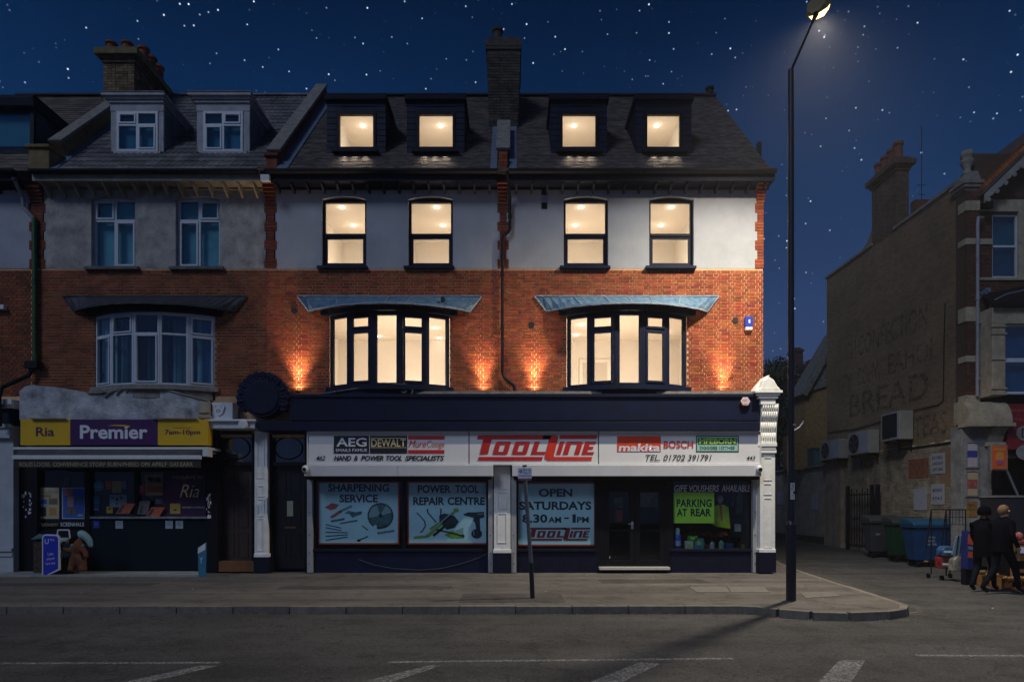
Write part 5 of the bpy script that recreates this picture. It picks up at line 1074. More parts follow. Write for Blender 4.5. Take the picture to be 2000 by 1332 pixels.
# shop front
b = MB(); bx(b, 25, 72, 870, 1118, -.12, .1); bx(b, 405, 425, 838, 1118, -.12, .1); bx(b, 72, 405, 870, 918, -.05, .1); bx(b, 165, 175, 918, 1118, -.08, .08); bx(b, 262, 270, 918, 1118, -.05, .08); b.build('dark_shopfront', M_BLK, GS)
b = MB(); bx(b, 72, 165, 1034, 1118, -.03, .1); b.build('stall_riser', M_NAVYD, GS)
b = MB(); bx(b, 175, 405, 1013, 1113, -.06, .04); bd = b.build('lower_board', mat('blue_black_board', (.004, .010, .018), .5, .2, 3, 0, spec=.1), GS)
b = MB(); bx(b, 175, 405, 1008.5, 1012.5, -.12, .06); b.build('counter_edge', mat('steel_edge', (.16, .18, .20), .4, .5, 3, 0), GS)
b = MB(); bx(b, 72, 165, 918, 1034, .02, .026); bx(b, 175, 262, 918, 1008, .02, .026); bx(b, 270, 405, 918, 1008, .02, .026); b.build('shop_glass', M_SGLASS, GS)
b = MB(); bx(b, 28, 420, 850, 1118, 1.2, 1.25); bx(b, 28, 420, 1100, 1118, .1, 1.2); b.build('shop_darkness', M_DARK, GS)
b = MB(); bx(b, 318, 402, 917, 1008, -.012, .012); pp = b.build('purple_panel', mat('purple_panel', (.035, .008, .045), .5), GS)
ptext('WERSURSYR TO', 336, 395, 929, 935, -.016, M_VT, pp); ptext('Ria', 351, 389, 946, 971, -.016, M_CREAML, pp, shear=.35, bold=-.008); ptext('GROSERY & WORLDS', 356, 400, 989, 992, -.016, M_LWHITE, pp)
GT = thing('window_lettering', 'dull white lettering across the grocery stall riser under two posters', 'lettering', (X(120), -.035, Z(1028))); ptext('STUONEMY', 75, 114, 1021.5, 1027.5, -.034, M_VT, GT, bold=.01); ptext('SCEENHALS', 118, 164, 1020, 1027.5, -.034, M_LWHITE, GT, bold=.01)
# little posters and stickers
def card(pa, pb, qa, qb, col, label, y=.008, marks=(), name='window_sticker', cat='sticker', round_=False, group=None):
    o = thing(name, label, cat, (X((pa + pb) / 2, y), y, Z(qb, y)), group); b = MB(); m_ = mat('print_%.3f_%.3f_%.3f' % col, col, .6, .12, 6, 0)
    if round_: b.disc(X((pa + pb) / 2, y), Z((qa + qb) / 2, y), (pb - pa) / 160, y - .003, y, 20)
    else: bx(b, pa, pb, qa, qb, y - .003, y)
    b.build('sheet', m_, o)
    for a, c, e, f, cc in marks:
        b = MB(); bx(b, a, c, e, f, y - .006, y - .0035); b.build('print_block', mat('print_%.3f_%.3f_%.3f' % cc, cc, .6, .12, 6, 0), o)
    return o
C1, C2, C3, C4, C5, C6 = (.42, .36, .24), (.03, .10, .42), (.36, .12, .05), (.30, .27, .24), (.06, .24, .34), (.40, .045, .045)
card(72.5, 115.5, 952, 1013, C1, 'pale yellow poster with round black badge in the grocery window', name='window_poster', cat='poster', marks=((76, 112, 958, 964, C4), (78, 92, 975, 984, C2), (95, 112, 973, 985, (.14, .13, .07)), (76, 90, 990, 1008, (.02, .02, .02)), (96, 110, 991, 1006, (.40, .24, .06)), (78, 100, 966, 971, (.35, .2, .03))))
card(121, 166, 952, 1013, (.35, .42, .48), 'blue poster with a pale frame beside the yellow one', name='window_poster', cat='poster', marks=((123, 164, 954, 1011, C2),))
o = [x_ for x_ in bpy.data.objects if x_.name.startswith('window_poster') and x_.get('label', '').startswith('blue poster with')][0]
for a, c, e, f, cc in ((126, 142, 954, 968, (.42, .16, .10)), (132, 144, 969, 990, (.40, .22, .18)), (128, 139, 994, 1003, (.15, .12, .06)), (140, 150, 994, 1003, (.15, .12, .06)), (151, 160, 971, 980, (.12, .18, .10)), (152, 162, 1004, 1008, (.3, .35, .4))):
    b = MB(); bx(b, a, c, e, f, -.006, .0015); b.build('print_block', mat('print_%.3f_%.3f_%.3f' % cc, cc, .6), o)
card(125, 136, 931, 945, (.14, .14, .12), 'small grey notice above the two window posters')
card(183, 203, 939, 959, C5, 'round cyan sticker on the grocery door glass', round_=True, marks=((188, 198, 946, 948, (.2, .35, .4)), (188, 198, 950, 952, (.2, .35, .4))))
card(206, 218, 939, 955, C3, 'small orange card between the cyan disc and tan card', marks=((208, 216, 945, 949, (.40, .25, .15)),))
card(219, 237, 939, 962, (.36, .28, .15), 'plain tan card on the grocery door glass')
card(238, 247, 939, 955, (.16, .20, .28), 'small pale blue ribbon shaped card beside the tan card')
card(183, 195, 969, 984, (.02, .17, .22), 'teal square sticker low on the grocery door glass'); card(183, 194, 985, 997, (.02, .04, .22), 'dark blue square sticker under the teal one', marks=((185, 191, 994, 995, C4),))
card(214, 248, 966, 990, (.22, .27, .32), 'pale notice with small dark drawings on the grocery door', marks=((218, 222, 970, 974, (.05, .05, .06)), (226, 231, 972, 978, (.05, .05, .06)), (235, 239, 970, 975, (.05, .05, .06)), (226, 229, 980, 986, (.05, .05, .06))))
card(208, 220, 989, 1002, (.40, .30, .05), 'small yellow card above the counter edge left side', marks=((211, 217, 992, 995, (.05, .04, .02)),))
card(263, 283, 946, 966, C6, 'red badge shaped sticker left of the street picture', marks=((266, 280, 950, 951.5, (.4, .3, .3)), (266, 280, 954, 955.5, (.4, .3, .3)), (266, 280, 958, 959.5, (.4, .3, .3))))
card(284, 320, 927, 967, (.34, .27, .15), 'framed street picture with an orange foot in the grocery window', name='window_poster', cat='poster', marks=((286, 318, 929, 946, (.13, .13, .14)), (286, 318, 947, 961, (.30, .09, .03)), (290, 300, 932, 940, (.25, .25, .26)), (304, 314, 934, 942, (.04, .04, .05))))
card(304, 320, 974, 984, (.12, .12, .13), 'small grey photo print under the street picture')
card(332, 352, 983, 1003, (.40, .30, .06), 'yellow card on the purple panel with a dark arch', y=-.014, marks=((339, 345, 994, 997, (.05, .04, .02)),))
for a, lb in ((225.5, 'white notice on the dark board, leftmost of three'), (323, 'white notice on the dark board, middle of three'), (343, 'white notice on the dark board, rightmost of three')): card(a, a + 14.5, 1016.5, 1032, (.26, .33, .37), lb, y=-.062, marks=((a + 3, a + 11, 1020, 1021, (.1, .1, .12)), (a + 3, a + 11, 1024, 1025, (.1, .1, .12))))
card(182, 194, 1016, 1031, (.015, .03, .28), 'dark blue square label at the left of the dark board', y=-.062, marks=((185, 190, 1021, 1025, (.1, .12, .3)),))
for a, c, lb in ((226, 1003, 'orange magazine tilted on the counter edge, leftmost of the racks'), (284, 1010, 'orange magazine tilted on the counter edge nearest the purple panel'), (268, 1004, 'dark magazine tilted between the two orange ones')):
    o = thing('magazine', lb, 'magazine', (X(a, -.1), -.1, Z(c, -.1))); w_ = 20 if a == 268 else 26; sk = 12 if a != 268 else 5; dark = a == 268; y = -.09
    b = MB(); b.prism([(X(a, y), Z(c, y)), (X(a + w_, y), Z(c, y)), (X(a + w_ + sk, y), Z(c - 20 - 6 * dark, y)), (X(a + sk, y), Z(c - 20 - 6 * dark, y))], y, y + .012, 'y'); b.build('cover', mat('mag_dark' if dark else 'mag_orange', (.12, .11, .12) if dark else (.42, .10, .05), .5, .5, 22, 0), o)
    b = MB(); b.prism([(X(a + 3, y), Z(c - 2, y)), (X(a + 9, y), Z(c - 2, y)), (X(a + 9 + sk * .8, y), Z(c - 17, y)), (X(a + 3 + sk * .8, y), Z(c - 17, y))], y - .003, y - .001, 'y'); b.build('picture', mat('mag_picture', (.05, .05, .05), .5, .9, 30, 0), o)
d_ = doorway(GS, 425, 497, 846, mat('maroon_door', (.050, .028, .022), .5, .25, 6, .1))
b = MB(); bx(b, 427, 495, 1096, 1116, -.16, .1); b.build('door_step', mat('tan_step', (.15, .065, .022), .8, .3, 4, .3), GS)
b = MB(); b.prism([(X(-40), -1.02), (X(390, -1.0), -1.02), (X(402), -.1), (X(-40), -.1)], .001, .045, 'z'); kind(b.build('forecourt_slab', mat('pale_concrete', (.25, .26, .26), .9, .3, 3, .5)), 'structure')
b = MB(); random.seed(5)
for i in range(60): px = random.choice((random.gauss(30, 2), random.gauss(45, 3), random.gauss(58, 1.5), random.gauss(407, 2))); q = random.uniform(960, 1010) ; s = random.uniform(.006, .02); b.box(X(px, -.13) - s, X(px, -.13) + s, -.124, -.1205, Z(q, -.13) - s * 2, Z(q, -.13) + s * 2)
kind(b.build('torn_paper_scraps', M_LWHITE, GS), 'stuff')
# A-board, toy display, side panel
AB1 = thing('pavement_sign', 'rounded blue pavement sign with white rim outside the grocery shop', 'pavement sign', (-10.5, -.95, 0))
ya = -.95
b = MB(); x0, x1, z0, z1 = X(82, ya), X(116, ya), Z(1128, ya), Z(1043, ya)
def rr(x0, x1, z0, z1, r, dz=0): return [(x0, z0)] + [(x0 + r - r * math.cos(math.pi / 2 * i / 5), z1 - r + r * math.sin(math.pi / 2 * i / 5)) for i in range(6)] + [(x1 - r + r * math.sin(math.pi / 2 * i / 5), z1 - r + r * math.cos(math.pi / 2 * i / 5) - dz) for i in range(6)] + [(x1, z0 + .18)]
b.prism(rr(x0, x1, z0, z1, .09, .01), ya, ya + .05, 'y'); b.build('rim', M_WHITE, AB1)
b = MB(); b.prism(rr(x0 + .03, x1 - .03, z0 + .03, z1 - .03, .07, .01), ya - .006, ya - .0005, 'y'); b.build('panel', mat('vivid_blue', (.02, .03, .42), .4), AB1)
ptext('U', 87.5, 95, 1052, 1062, ya - .01, M_LWHITE, AB1); ptext('THL', 97, 107, 1052, 1056, ya - .01, M_LWHITE, AB1); ptext('Lotto', 93, 104, 1078, 1084, ya - .01, M_LWHITE, AB1, rot=.1); ptext('played', 91, 106, 1088, 1094, ya - .01, M_LWHITE, AB1, rot=.1); ptext('here now', 89, 108, 1097, 1102, ya - .01, M_LWHITE, AB1, rot=.1)
b = MB(); b.prism([(ya + .05, z1 - .1), (ya + .34, z0), (ya + .37, z0), (ya + .06, z1 - .05)], x0 + .03, x1 - .03, 'x'); b.build('rear_leg', M_BLK, AB1)
TB = thing('toy_display', 'brown toy animal display figure with pale cap outside the grocery shop', 'display figure', (X(155, -.8), -.8, 0))
def skin(name, verts, edges, radii, m, parent, sub=2):
    me = bpy.data.meshes.new(name); me.from_pydata([tuple(Vector(v) - origin(parent)) for v in verts], edges, []); o = bpy.data.objects.new(name, me); COL.objects.link(o); o.parent = parent; ORG[o.name] = origin(parent)
    sm = o.modifiers.new('skin', 'SKIN'); sm.use_smooth_shade = True
    for i, r_ in enumerate(radii):
        me.skin_vertices[0].data[i].radius = (r_, r_) if not isinstance(r_, tuple) else r_
    me.skin_vertices[0].data[0].use_root = True
    s_ = o.modifiers.new('sub', 'SUBSURF'); s_.levels = sub; s_.render_levels = sub
    me.materials.append(m); return o
M_TOY = mat('toy_brown', (.13, .045, .02), .8, .3, 8, .5, 60); M_TEAL = mat('toy_cap_teal', (.20, .36, .38), .7, .1, 5); M_SCARF = mat('toy_scarf', (.02, .30, .40), .7)
tx = X(152, -.8); ty = -.8
skin('body', [(tx, ty, .42), (tx + .02, ty, .62), (tx, ty - .02, .82), (tx - .14, ty - .05, .80), (tx - .22, ty - .08, .77), (tx - .14, ty - .02, .10), (tx + .14, ty - .02, .10), (tx - .12, ty, .28), (tx + .12, ty, .28), (tx - .20, ty - .03, .60), (tx - .34, ty - .05, .66), (tx + .20, ty - .03, .56), (tx + .22, ty - .05, .42)],
     [(0, 1), (1, 2), (2, 3), (3, 4), (0, 7), (7, 5), (0, 8), (8, 6), (1, 9), (9, 10), (1, 11), (11, 12)], [.15, .13, .15, .08, .05, .09, .09, .09, .09, .06, .05, .06, .05], M_TOY, TB)
skin('cap', [(tx + .02, ty, .93), (tx + .10, ty + .01, .98), (tx + .24, ty + .02, .86), (tx + .30, ty + .02, .66)], [(0, 1), (1, 2), (2, 3)], [.12, .13, .09, .04], M_TEAL, TB)
b = MB(); b.lathe(tx + .01, ty, [(.10, .68), (.16, .70), (.15, .74), (.09, .76)], 14); b.build('scarf', M_SCARF, TB, smooth=True)
b = MB(); b.disc(tx - .06, .86, .022, ty - .155, ty - .12, 10); b.disc(tx - .24, .79, .025, ty - .14, ty - .10, 10); b.build('eye_and_nose', M_BLK, TB)
KT = thing('kettle_display', 'pale round kettle shaped display behind the blue pavement sign', 'display', (X(122, -.6), -.6, 0))
kx = X(124, -.6); b = MB(); b.lathe(kx, -.6, [(.17, .40), (.24, .55), (.22, .72), (.12, .86), (.10, .88)], 18); b.build('body', M_TEAL, KT, smooth=True)
b = MB(); b.path([(kx - .16, -.6, .80), (kx - .13, -.6, 1.06), (kx + .13, -.6, 1.06), (kx + .16, -.6, .82)], .016, 6); b.build('handle', M_LWHITE, KT); b = MB(); b.box(kx - .28, kx + .28, -.75, -.45, .045, .41); b.build('stand', mat('hamper_brown', (.05, .03, .02), .9, .6, 14), KT)
HP = thing('wicker_hamper', 'dark wicker hamper with pale open lid behind the blue pavement sign', 'hamper', (X(85, -.5), -.5, 0)); b = MB(); b.box(X(68, -.5), X(98, -.5), -.55, -.25, .045, .78); b.build('basket', MC['hamper_brown'], HP); b = MB(); b.add([(X(66, -.5), -.6, .84), (X(84, -.5), -.62, .98), (X(103, -.5), -.55, .90), (X(84, -.5), -.3, .80)], [(0, 1, 2, 3)]); b.build('lid', M_TEAL, HP)
SP = thing('leaning_panel', 'narrow blue and white sign leaning at the right of the grocery shop', 'pavement sign', (X(395, -1.0), -1.0, 0)); y = -1.0
b = MB(); b.prism([(X(388, y), Z(1131, y)), (X(401, y), Z(1127, y)), (X(402, y), Z(1059, y)), (X(386, y), Z(1069, y))], y, y + .04, 'y'); b.build('panel', mat('panel_blue', (.03, .14, .25), .5, .3, 4), SP)
b = MB(); b.prism([(X(386.5, y), Z(1081, y)), (X(401, y), Z(1073, y)), (X(401.5, y), Z(1060, y)), (X(387, y), Z(1070, y))], y - .004, y - .001, 'y'); b.build('panel_top', M_WHITE, SP); ptext('Y', 390, 396, 1088, 1100, y - .004, M_LWHITE, SP)

# ------------------------------------------------------------------ end building at the far left
LB = thing('corner_terrace_building', 'terrace building cut by the left edge of the photo with a wide blue dormer', 'building', (-14, 0, 0))
LX0, LX1 = -19.5, GX0 - .003
b = MB(); b.box(LX0, LX1, 0, .3, ZB + .001, 9.42); b.build('rendered_wall', mat('grey_render', (.36, .37, .42), .9, .15, 1.5, .4, 50), LB)
bw = wall_mb('x', LX0, LX1, 3.3, ZB, .012, .3, []).build('brick_wall', M_MORTAR, LB)
brickwork(bw, 'x', -13.3, LX1, 4.3, ZB - .02, 0, [], MC['red_brick_worn'], [(-12, 6)], nparts=150)
b = MB(); b.box(LX0, -13.3, 0, .011, 4.3, ZB - .02); b.build('brick_face', M_BRICK, LB)
b = MB(); b.prism([(9.4, 0), (9.4, 9.0), (9.6, 9.0), (9.6, 0)], LX0, LX1, 'x'); b.build('rear_wall', M_BRICKD, LB)
b = MB(); b.add([(LX0, RY, RZ - .03), (LX1, RY, RZ - .03), (LX1, 9.8, 9.0), (LX0, 9.8, 9.0)], [(0, 1, 2, 3)]); b.build('rear_roof', M_TILE2, LB)
roof(LB, -15, -11.5, [(-15, X(62, YD), 1.1, 3.1)], M_SLATE, .35, .19, .012, 300, [(-12, 2)])
b = MB(); (ya, za), (yb, zb) = rp(0), rp(SL); b.prism([(ya, za), (yb, zb), (yb, zb - .1), (ya, za - .1)], LX0, -15, 'x'); b.build('roof_end', M_SLATE, LB)
eaves(LB, LX0, X(58), M_GUT, M_NAVYD, M_NAVYD, 17)
x1 = X(66, YD); x0 = -14.6; zt = Z(190, YD); zb = Z(300, YD); y1 = YD
def ry(z): return Y0r + (z - Z0r) / math.tan(R(RO))
b = MB(); b.prism([(y1 + .02, zb), (y1 + .02, zt - .3), (ry(zt - .3), zt - .3), (ry(zb), zb)], x1 - .05, x1, 'x'); b.build('dormer_cheek', mat('slate_blue_cheek', (.05, .065, .10), .7, .3, 3), LB)
b = MB(); b.prism([(y1 - .12, zt - .3), (y1 - .16, zt - .08), (y1 - .1, zt), (ry(zt), zt), (ry(zt - .3), zt - .3)], x0, x1 + .1, 'x'); b.build('dormer_roof', M_NAVYD, LB, bevel=.02)
b = MB(); b.frame(x0, x1, zb, zt - .3, y1, y1 + .08, .10); f_ = b.build('dormer_frame', M_NAVYD, LB); b = MB(); b.box(x0 + .1, x1 - .1, y1 + .03, y1 + .036, zb + .1, zt - .4); b.build('pane', M_BGLASS, f_); b = MB(); b.box(x0 + .1, x1 - .12, y1 + .14, y1 + .15, zb + .25, zt - .4); b.build('blind', mat('dim_blind', (.26, .42, .50), .9, .1, 1), f_)
b = MB(); b.box(-14.2, X(14), -.12, .0, Z(606), Z(598)); b.build('window_sill', M_WHITE, LB)
b = MB(); b.box(-14.5, X(26, -.3), -.30, 0, 0, 3.55); o = b.build('shop_pilaster', mat('grey_white_paint', (.42, .44, .46), .6, .1, 3), LB)
for qa, qb, e in ((829, 836, .12), (836, 846, .07), (846, 856, .10), (1070, 1076, .05), (1080, 1086, .03)): b = MB(); b.box(-14.5, X(25, -.3), -.30 - e, -.299, Z(qb, -.3), Z(qa, -.3)); b.build('pilaster_band', MC['grey_white_paint'], o)
b = MB(); b.box(-14.5, X(24, -.35), -.35, 0, 3.56, Z(798, -.35)); b.build('fascia', M_NAVYD, LB)
b = MB(); b.box(-14.5, X(25, -.4), -.45, 0, Z(797, -.4), Z(780, -.4)); o = b.build('dentil_cornice', M_WHITE, LB)
for i in range(14): b = MB(); b.box(X(0 + i * 3 - 16, -.46), X(1.6 + i * 3 - 16, -.46), -.47, -.451, Z(795, -.46), Z(789, -.46)); b.build('dentil', M_STONEC, o)
# ------------------------------------------------------------------ bakery building with painted wall, across the lane
XW, YR = 12.6, 2.2
def WY(px, xw=XW): return xw * 1280 / (px - 1000) - D          # photo column -> depth along the lane wall
def WZ(px, py, xw=XW): return Z(py, WY(px, xw))
BK = thing('bakery_building', 'tall yellow brick building across the lane with faded wall lettering and gabled front', 'building', (XW, YR, 0))
YE = WY(1614.5); HT = 10.72
bw = MB().box(XW + .012, XW + .3, YR, YE, -.1, HT).build('side_wall', M_YMORTAR, BK)
def keepw(a, z): return a > YR + .24
brickwork(bw, 'y', YR, YE, 3.55, HT - .05, XW, [], M_YBRICK, [(YR + 1.5, 8.5), (YR + 1.5, 5)], keep=keepw, nparts=300)
b = MB(); z = 1.8; k = 0
while z < HT:                                                    # orange quoins at the street corner
    w_ = .20 if k % 2 else .34; q = MB(); q.box(XW - .006, XW + .03, YR + .004, YR + w_, z, z + .066); q.build('brick', M_OBRICK, bw); z += .0755; k += 1
b = MB(); b.box(XW - .003, XW + .012, YR + .1, YE, .0, 3.5); b.build('painted_base', mat('mottled_wall_paint', (.33, .28, .20), .95, .3, 2.6, .8, 30, col2=(.12, .095, .065), detail=13), BK)
for k in range(40):                                              # brick courses showing through the paint
    pass
st = MB(); random.seed(12); z = .25; k = 0
while z < 3.5:
    a = YR + .1 + (.11 if k % 2 else 0)
    while a < YE - .3:
        if random.random() < .75: st.box(XW - .009 - random.uniform(0, .003), XW - .001, a, a + .21, z, z + .064)
        a += .225
    z += .075; k += 1
kind(st.build('painted_brick_field', MC['mottled_wall_paint'], BK), 'stuff')
for a, c, z0, z1, m_ in ((YR + 1.6, YR + 2.6, 2.5, 3.1, mat('bare_red_patch', (.17, .06, .03), .95, .4, 5, .6)), (YR + .4, YR + 1.1, 2.2, 3.3, M_YBRICK)): b = MB(); b.box(XW - .015, XW - .0125, a, c, z0, z1); b.build('wall_patch', m_, BK)
b = MB(); b.box(XW - .06, XW + .34, YR + .2, 5.6, HT, HT + .09); b.box(XW - .06, XW + .34, 6.9, YE + .03, HT, HT + .09); b.build('parapet_coping', M_STONE, BK)
M_GHOST = mat('faded_black_paint', (.035, .030, .028), .95, .3, 3, 0, alpha=(6, .42, .60, .62))
for s_, pa, pb, z0, z1 in (('CH', 1652, 1672, 7.05, 7.75), ('CONFECTION', 1676, 1812, 7.05, 7.8), ("IT'Y", 1640, 1664, 5.95, 6.6), ('COHW', 1675, 1722, 5.98, 6.65), ('EAHOL', 1735, 1832, 6.0, 6.68), ('BREAD', 1660, 1815, 4.9, 5.75), ('TEAS', 1785, 1850, 3.75, 4.4)):
    make_text(s_, WY(pa), WY(pb), z0, z1, XW - .010, M_GHOST, bw, faceaxis='x', bold=.01, name='painted_letters')
# cables on the wall
b = MB(); b.path([(XW - .03, WY(px), WZ(px, py)) for px, py in ((1848, 592), (1846, 660), (1845, 740), (1844, 782), (1836, 790), (1790, 800), (1720, 824), (1670, 838), (1620, 844))], .014, 6)
b.build('wall_cable', M_BLK, BK); b = MB(); b.path([(XW - .03, WY(px), WZ(px, py)) for px, py in ((1872, 1060), (1874, 960), (1872, 860), (1878, 800), (1890, 775))], .022, 6); b.path([(XW - .03, WY(px), WZ(px, py)) for px, py in ((1870, 862), (1845, 866), (1800, 872), (1760, 878))], .02, 6); b.build('wall_cable', M_BLK, BK)
# chimney on the side wall
chimney(BK, XW + .0, 13.02, 5.5, 6.95, HT - .1, 13.0, mat('sooty_stock_brick', (.10, .065, .045), .95, .3, 2, .6, 60, tint=.3), mat('sooty_stock_mortar', (.17, .13, .09), .95), cap=.16, pots=[(XW + .22, 5.75 + .38 * i, .15, .62 - .04 * i) for i in range(4)], potm=mat('red_pot', (.16, .05, .03), .9, .3, 6, .4))
b = MB(); b.prism([(YE - 2.0, HT), (6.95, HT), (6.95, 11.3), (7.3, 10.95), (7.9, HT + .02)], XW, XW + .3, 'x'); b.build('chimney_shoulder', M_YBRICK, BK)
b = MB(); b.path([(13.25, 5.2, 10.4), (13.25, 5.2, 13.9)], .012, 6); b.path([(13.1, 5.2, 12.0), (13.4, 5.2, 12.0)], .01, 5); b.path([(13.14, 5.2, 11.7), (13.36, 5.2, 11.7)], .01, 5); b.build('aerial', M_BLK, BK)
# corner pier, stone bands and finial
FY = YR - .05; MR = mat('dark_brick_face', (.085, .030, .020), .9, .3, 8, .5, 60, tint=.3)
def fz(py): return Z(py, FY)
def fx(px): return X(px, FY)
b = MB(); b.box(XW - .02, fx(1912), FY, FY + .42, 0, fz(372)); pi = b.build('corner_pier', M_MORTARD, BK)
brickwork(pi, 'x', XW - .02, fx(1912), 3.6, fz(374), FY - .008, [], MR, [(12.8, 8)], nparts=200)
for q0, q1 in ((393, 412), (466, 478), (600, 628), (695, 707), (772, 790)): b = MB(); b.box(XW - .05, fx(1913), FY - .03, FY + .30, fz(q1), fz(q0)); b.build('stone_band', M_STONEC, BK, bevel=.008)
b = MB(); x0, x1 = XW - .05, fx(1912)
for e, q0, q1 in ((.0, 366, 372), (.06, 360, 366), (.10, 354, 360)): b.box(x0 - e, x1 + e, FY - e, FY + .42 + e, fz(q1), fz(q0))
cx, cy = (x0 + x1) / 2, FY + .2; zt = fz(354); b.prism([(x0 - .05, zt), (cx - .12, zt + .26), (cx + .12, zt + .26), (x1 + .05, zt)], FY - .05, FY + .45, 'y'); b.build('pier_cap', M_STONE, BK)
b = MB(); b.lathe(cx, cy, [(.15, zt + .25), (.11, zt + .34), (.08, zt + .42), (.16, zt + .56), (.18, zt + .66), (.12, zt + .72), (.17, zt + .76), (.15, zt + .92)], 14); b.build('finial', M_STONE, BK, smooth=True)
# front wall and windows
XF0, XF1 = fx(1912), 19.0; y0 = YR + .12
def qx(px): return X(px, y0)
def qz(py): return Z(py, y0)
hs = [(qx(1938), qx(1990), qz(542), qz(418)), (qx(1964), 15.9, qz(768), qz(628))]
w = wall_mb('x', XF0, XF1, 0, qz(300), y0 + .01, y0 + .3, [*hs, (qx(1938), 18.2, 0, 3.4)]).build('front_wall', M_MORTARD, BK)
brickwork(w, 'x', XF0, 16.5, qz(770), qz(380), y0, hs, MR, [(13.2, 8)], nparts=100)
b = MB(); b.box(XF0, 16.5, y0 - .03, y0 + .02, qz(414), qz(391)); b.box(qx(1988), qx(1999), y0 - .03, y0 + .02, qz(542), qz(414)); b.box(XF0, qx(1938), y0 - .03, y0 + .02, qz(478), qz(467)); b.box(XF0, 16, y0 - .05, y0 + .02, qz(548), qz(543)); b.build('stone_trim', M_STONEC, BK)
b = MB(); b.frame(hs[0][0], hs[0][1], hs[0][2], hs[0][3], y0 + .05, y0 + .12, .05); b.box(hs[0][0], hs[0][1], y0 + .048, y0 + .12, qz(482), qz(478)); f_ = b.build('window_frame', M_UPVC, BK)
b = MB(); b.box(hs[0][0], hs[0][1], y0 + .09, y0 + .096, hs[0][2], hs[0][3]); b.build('pane', M_BGLASS, f_)
for za, zb, c in ((qz(480), qz(420), (.02, .15, .20)), (qz(540), qz(480), (.02, .08, .15))): b = MB(); b.box(hs[0][0], hs[0][1], y0 + .2, y0 + .21, za, zb); b.build('blind', mat('blind_%.2f' % c[1], c, .9, .3, 2, 0), f_)
# gable with scalloped barge board and tiled verge
gp = [(1905, 398), (2120, 190)]; x0, z0 = qx(1905), qz(398); x1 = qx(2120); z1 = qz(190); yb = YR - .25
b = MB(); b.prism([(XF0, qz(391)), (x1, qz(391)), (x1, z1), (XF0, z0 + .1)], y0 + .02, y0 + .2, 'y'); b.build('gable_panel', mat('cream_gable', (.26, .21, .13), .9, .2, 3, .3), BK)
b = MB(); n = 13; Vt = [(x0 + (x1 - x0) * i / n, z0 + (z1 - z0) * i / n) for i in range(n + 1)]
for (a, c), (e, f) in zip(Vt, Vt[1:]):
    mx_, mz = (a + e) / 2, (c + f) / 2; b.prism([(a, c + .10), (e, f + .10), (e, f - .14), (mx_ + .05, mz - .07), (mx_ - .04, mz - .11), (a, c - .14)], yb, yb + .04, 'y')
bo = b.build('barge_board', mat('barge_cream', (.27, .26, .24), .7, .2, 4, .2), BK)
for (a, c) in Vt[:8]: b = MB(); b.disc(a + .09, c - .06, .065, yb - .02, yb, 14); b.disc(a + .09, c - .06, .025, yb - .03, yb - .02, 10); b.build('boss', MC['barge_cream'], bo)
b = MB(); b.prism([(x0 - .05, z0 + .24), (x1, z1 + .24), (x1, z1 + .10), (x0 - .05, z0 + .10)], yb - .02, YR + 5.0, 'y'); b.build('roof_slope', M_TILE, BK)
for i in range(34):
    t = i / 34; xx, zz = x0 + (x1 - x0) * t, z0 + .26 + (z1 - z0) * t; b = MB(); b.prism([(xx, zz), (xx + (x1 - x0) / 36, zz + (z1 - z0) / 36), (xx + (x1 - x0) / 36 - .03, zz + (z1 - z0) / 36 + .10), (xx - .02, zz + .13)], yb - .03, YR + .3, 'y'); b.build('verge_tile', M_OBRICK, BK)
b = MB(); b.box(XW + .3, 19, 6.0, YE, 0, HT - .4); b.build('rear_block', M_YMORTAR, BK)
o_ = MB().box(XW + .32, 15, 5.0, 5.25, HT, 11.45).build('rear_ridge', mat('red_ridge', (.12, .035, .025), .9, .3, 6), BK)
# white downpipe
b = MB(); x = fx(1905); b.path([(fx(1922), YR - .0, fz(425)), (x + .02, YR - .14, fz(428)), (x, YR - .14, fz(440)), (x, YR - .14, fz(600)), (x - .01, YR - .14, fz(775))], .042, 12); b.path([(fx(1932), YR - .1, fz(595)), (fx(1931), YR - .12, fz(622)), (x, YR - .14, fz(634))], .035, 10)
for q_ in (588, 636, 743): b.lathe(x, YR - .14, [(.055, fz(q_)), (.055, fz(q_ - 4))], 12)
b.build('white_downpipe', mat('pipe_grey', (.26, .27, .31), .5, .2, 4), BK)
# bay: tiled lean-to roof, columns, window
yb2 = YR - .55
def bx2(mb, pa, pb, qa, qb, ya, yc_): return mb.box(X(pa, yb2), X(pb, yb2), ya, yc_, Z(qb, yb2), Z(qa, yb2))
b = MB(); b.add([(fx(1908), yb2 - .15, Z(594, yb2 - .15)), (16.5, yb2 - .15, Z(588, yb2 - .15)), (16.5, y0, qz(530)), (fx(1925), y0, qz(575)), (fx(1908), yb2 - .15, Z(598, yb2 - .15)), (16.5, yb2 - .15, Z(594, yb2 - .15))], [(0, 1, 2, 3), (4, 5, 1, 0), (0, 3, 4)]); b.build('bay_roof', M_BLK, BK)
b = MB(); b.path([(fx(1912), yb2 - .1, Z(588, yb2)), (fx(1945), yb2 + .1, Z(572, yb2)), (14.9, yb2 + .3, Z(546, yb2))], .02, 6)
for i in range(4): b.box(fx(1915 + i * 6), fx(1924 + i * 6), YR + .08, YR + .115, qz(583 - i * 4), qz(575 - i * 4))
b.build('lead_flashing', M_LEAD, BK)
b = MB(); bx2(b, 1938, 2100, 600, 632, yb2, y0); bx2(b, 1938, 1964, 632, 772, yb2, y0); o = b.build('bay_stonework', M_STONEC, BK, bevel=.01)
for i in range(14): b = MB(); bx2(b, 1941 + i * 6, 1944 + i * 6, 602, 606, yb2 - .02, yb2); b.build('dentil', M_STONEC, o)
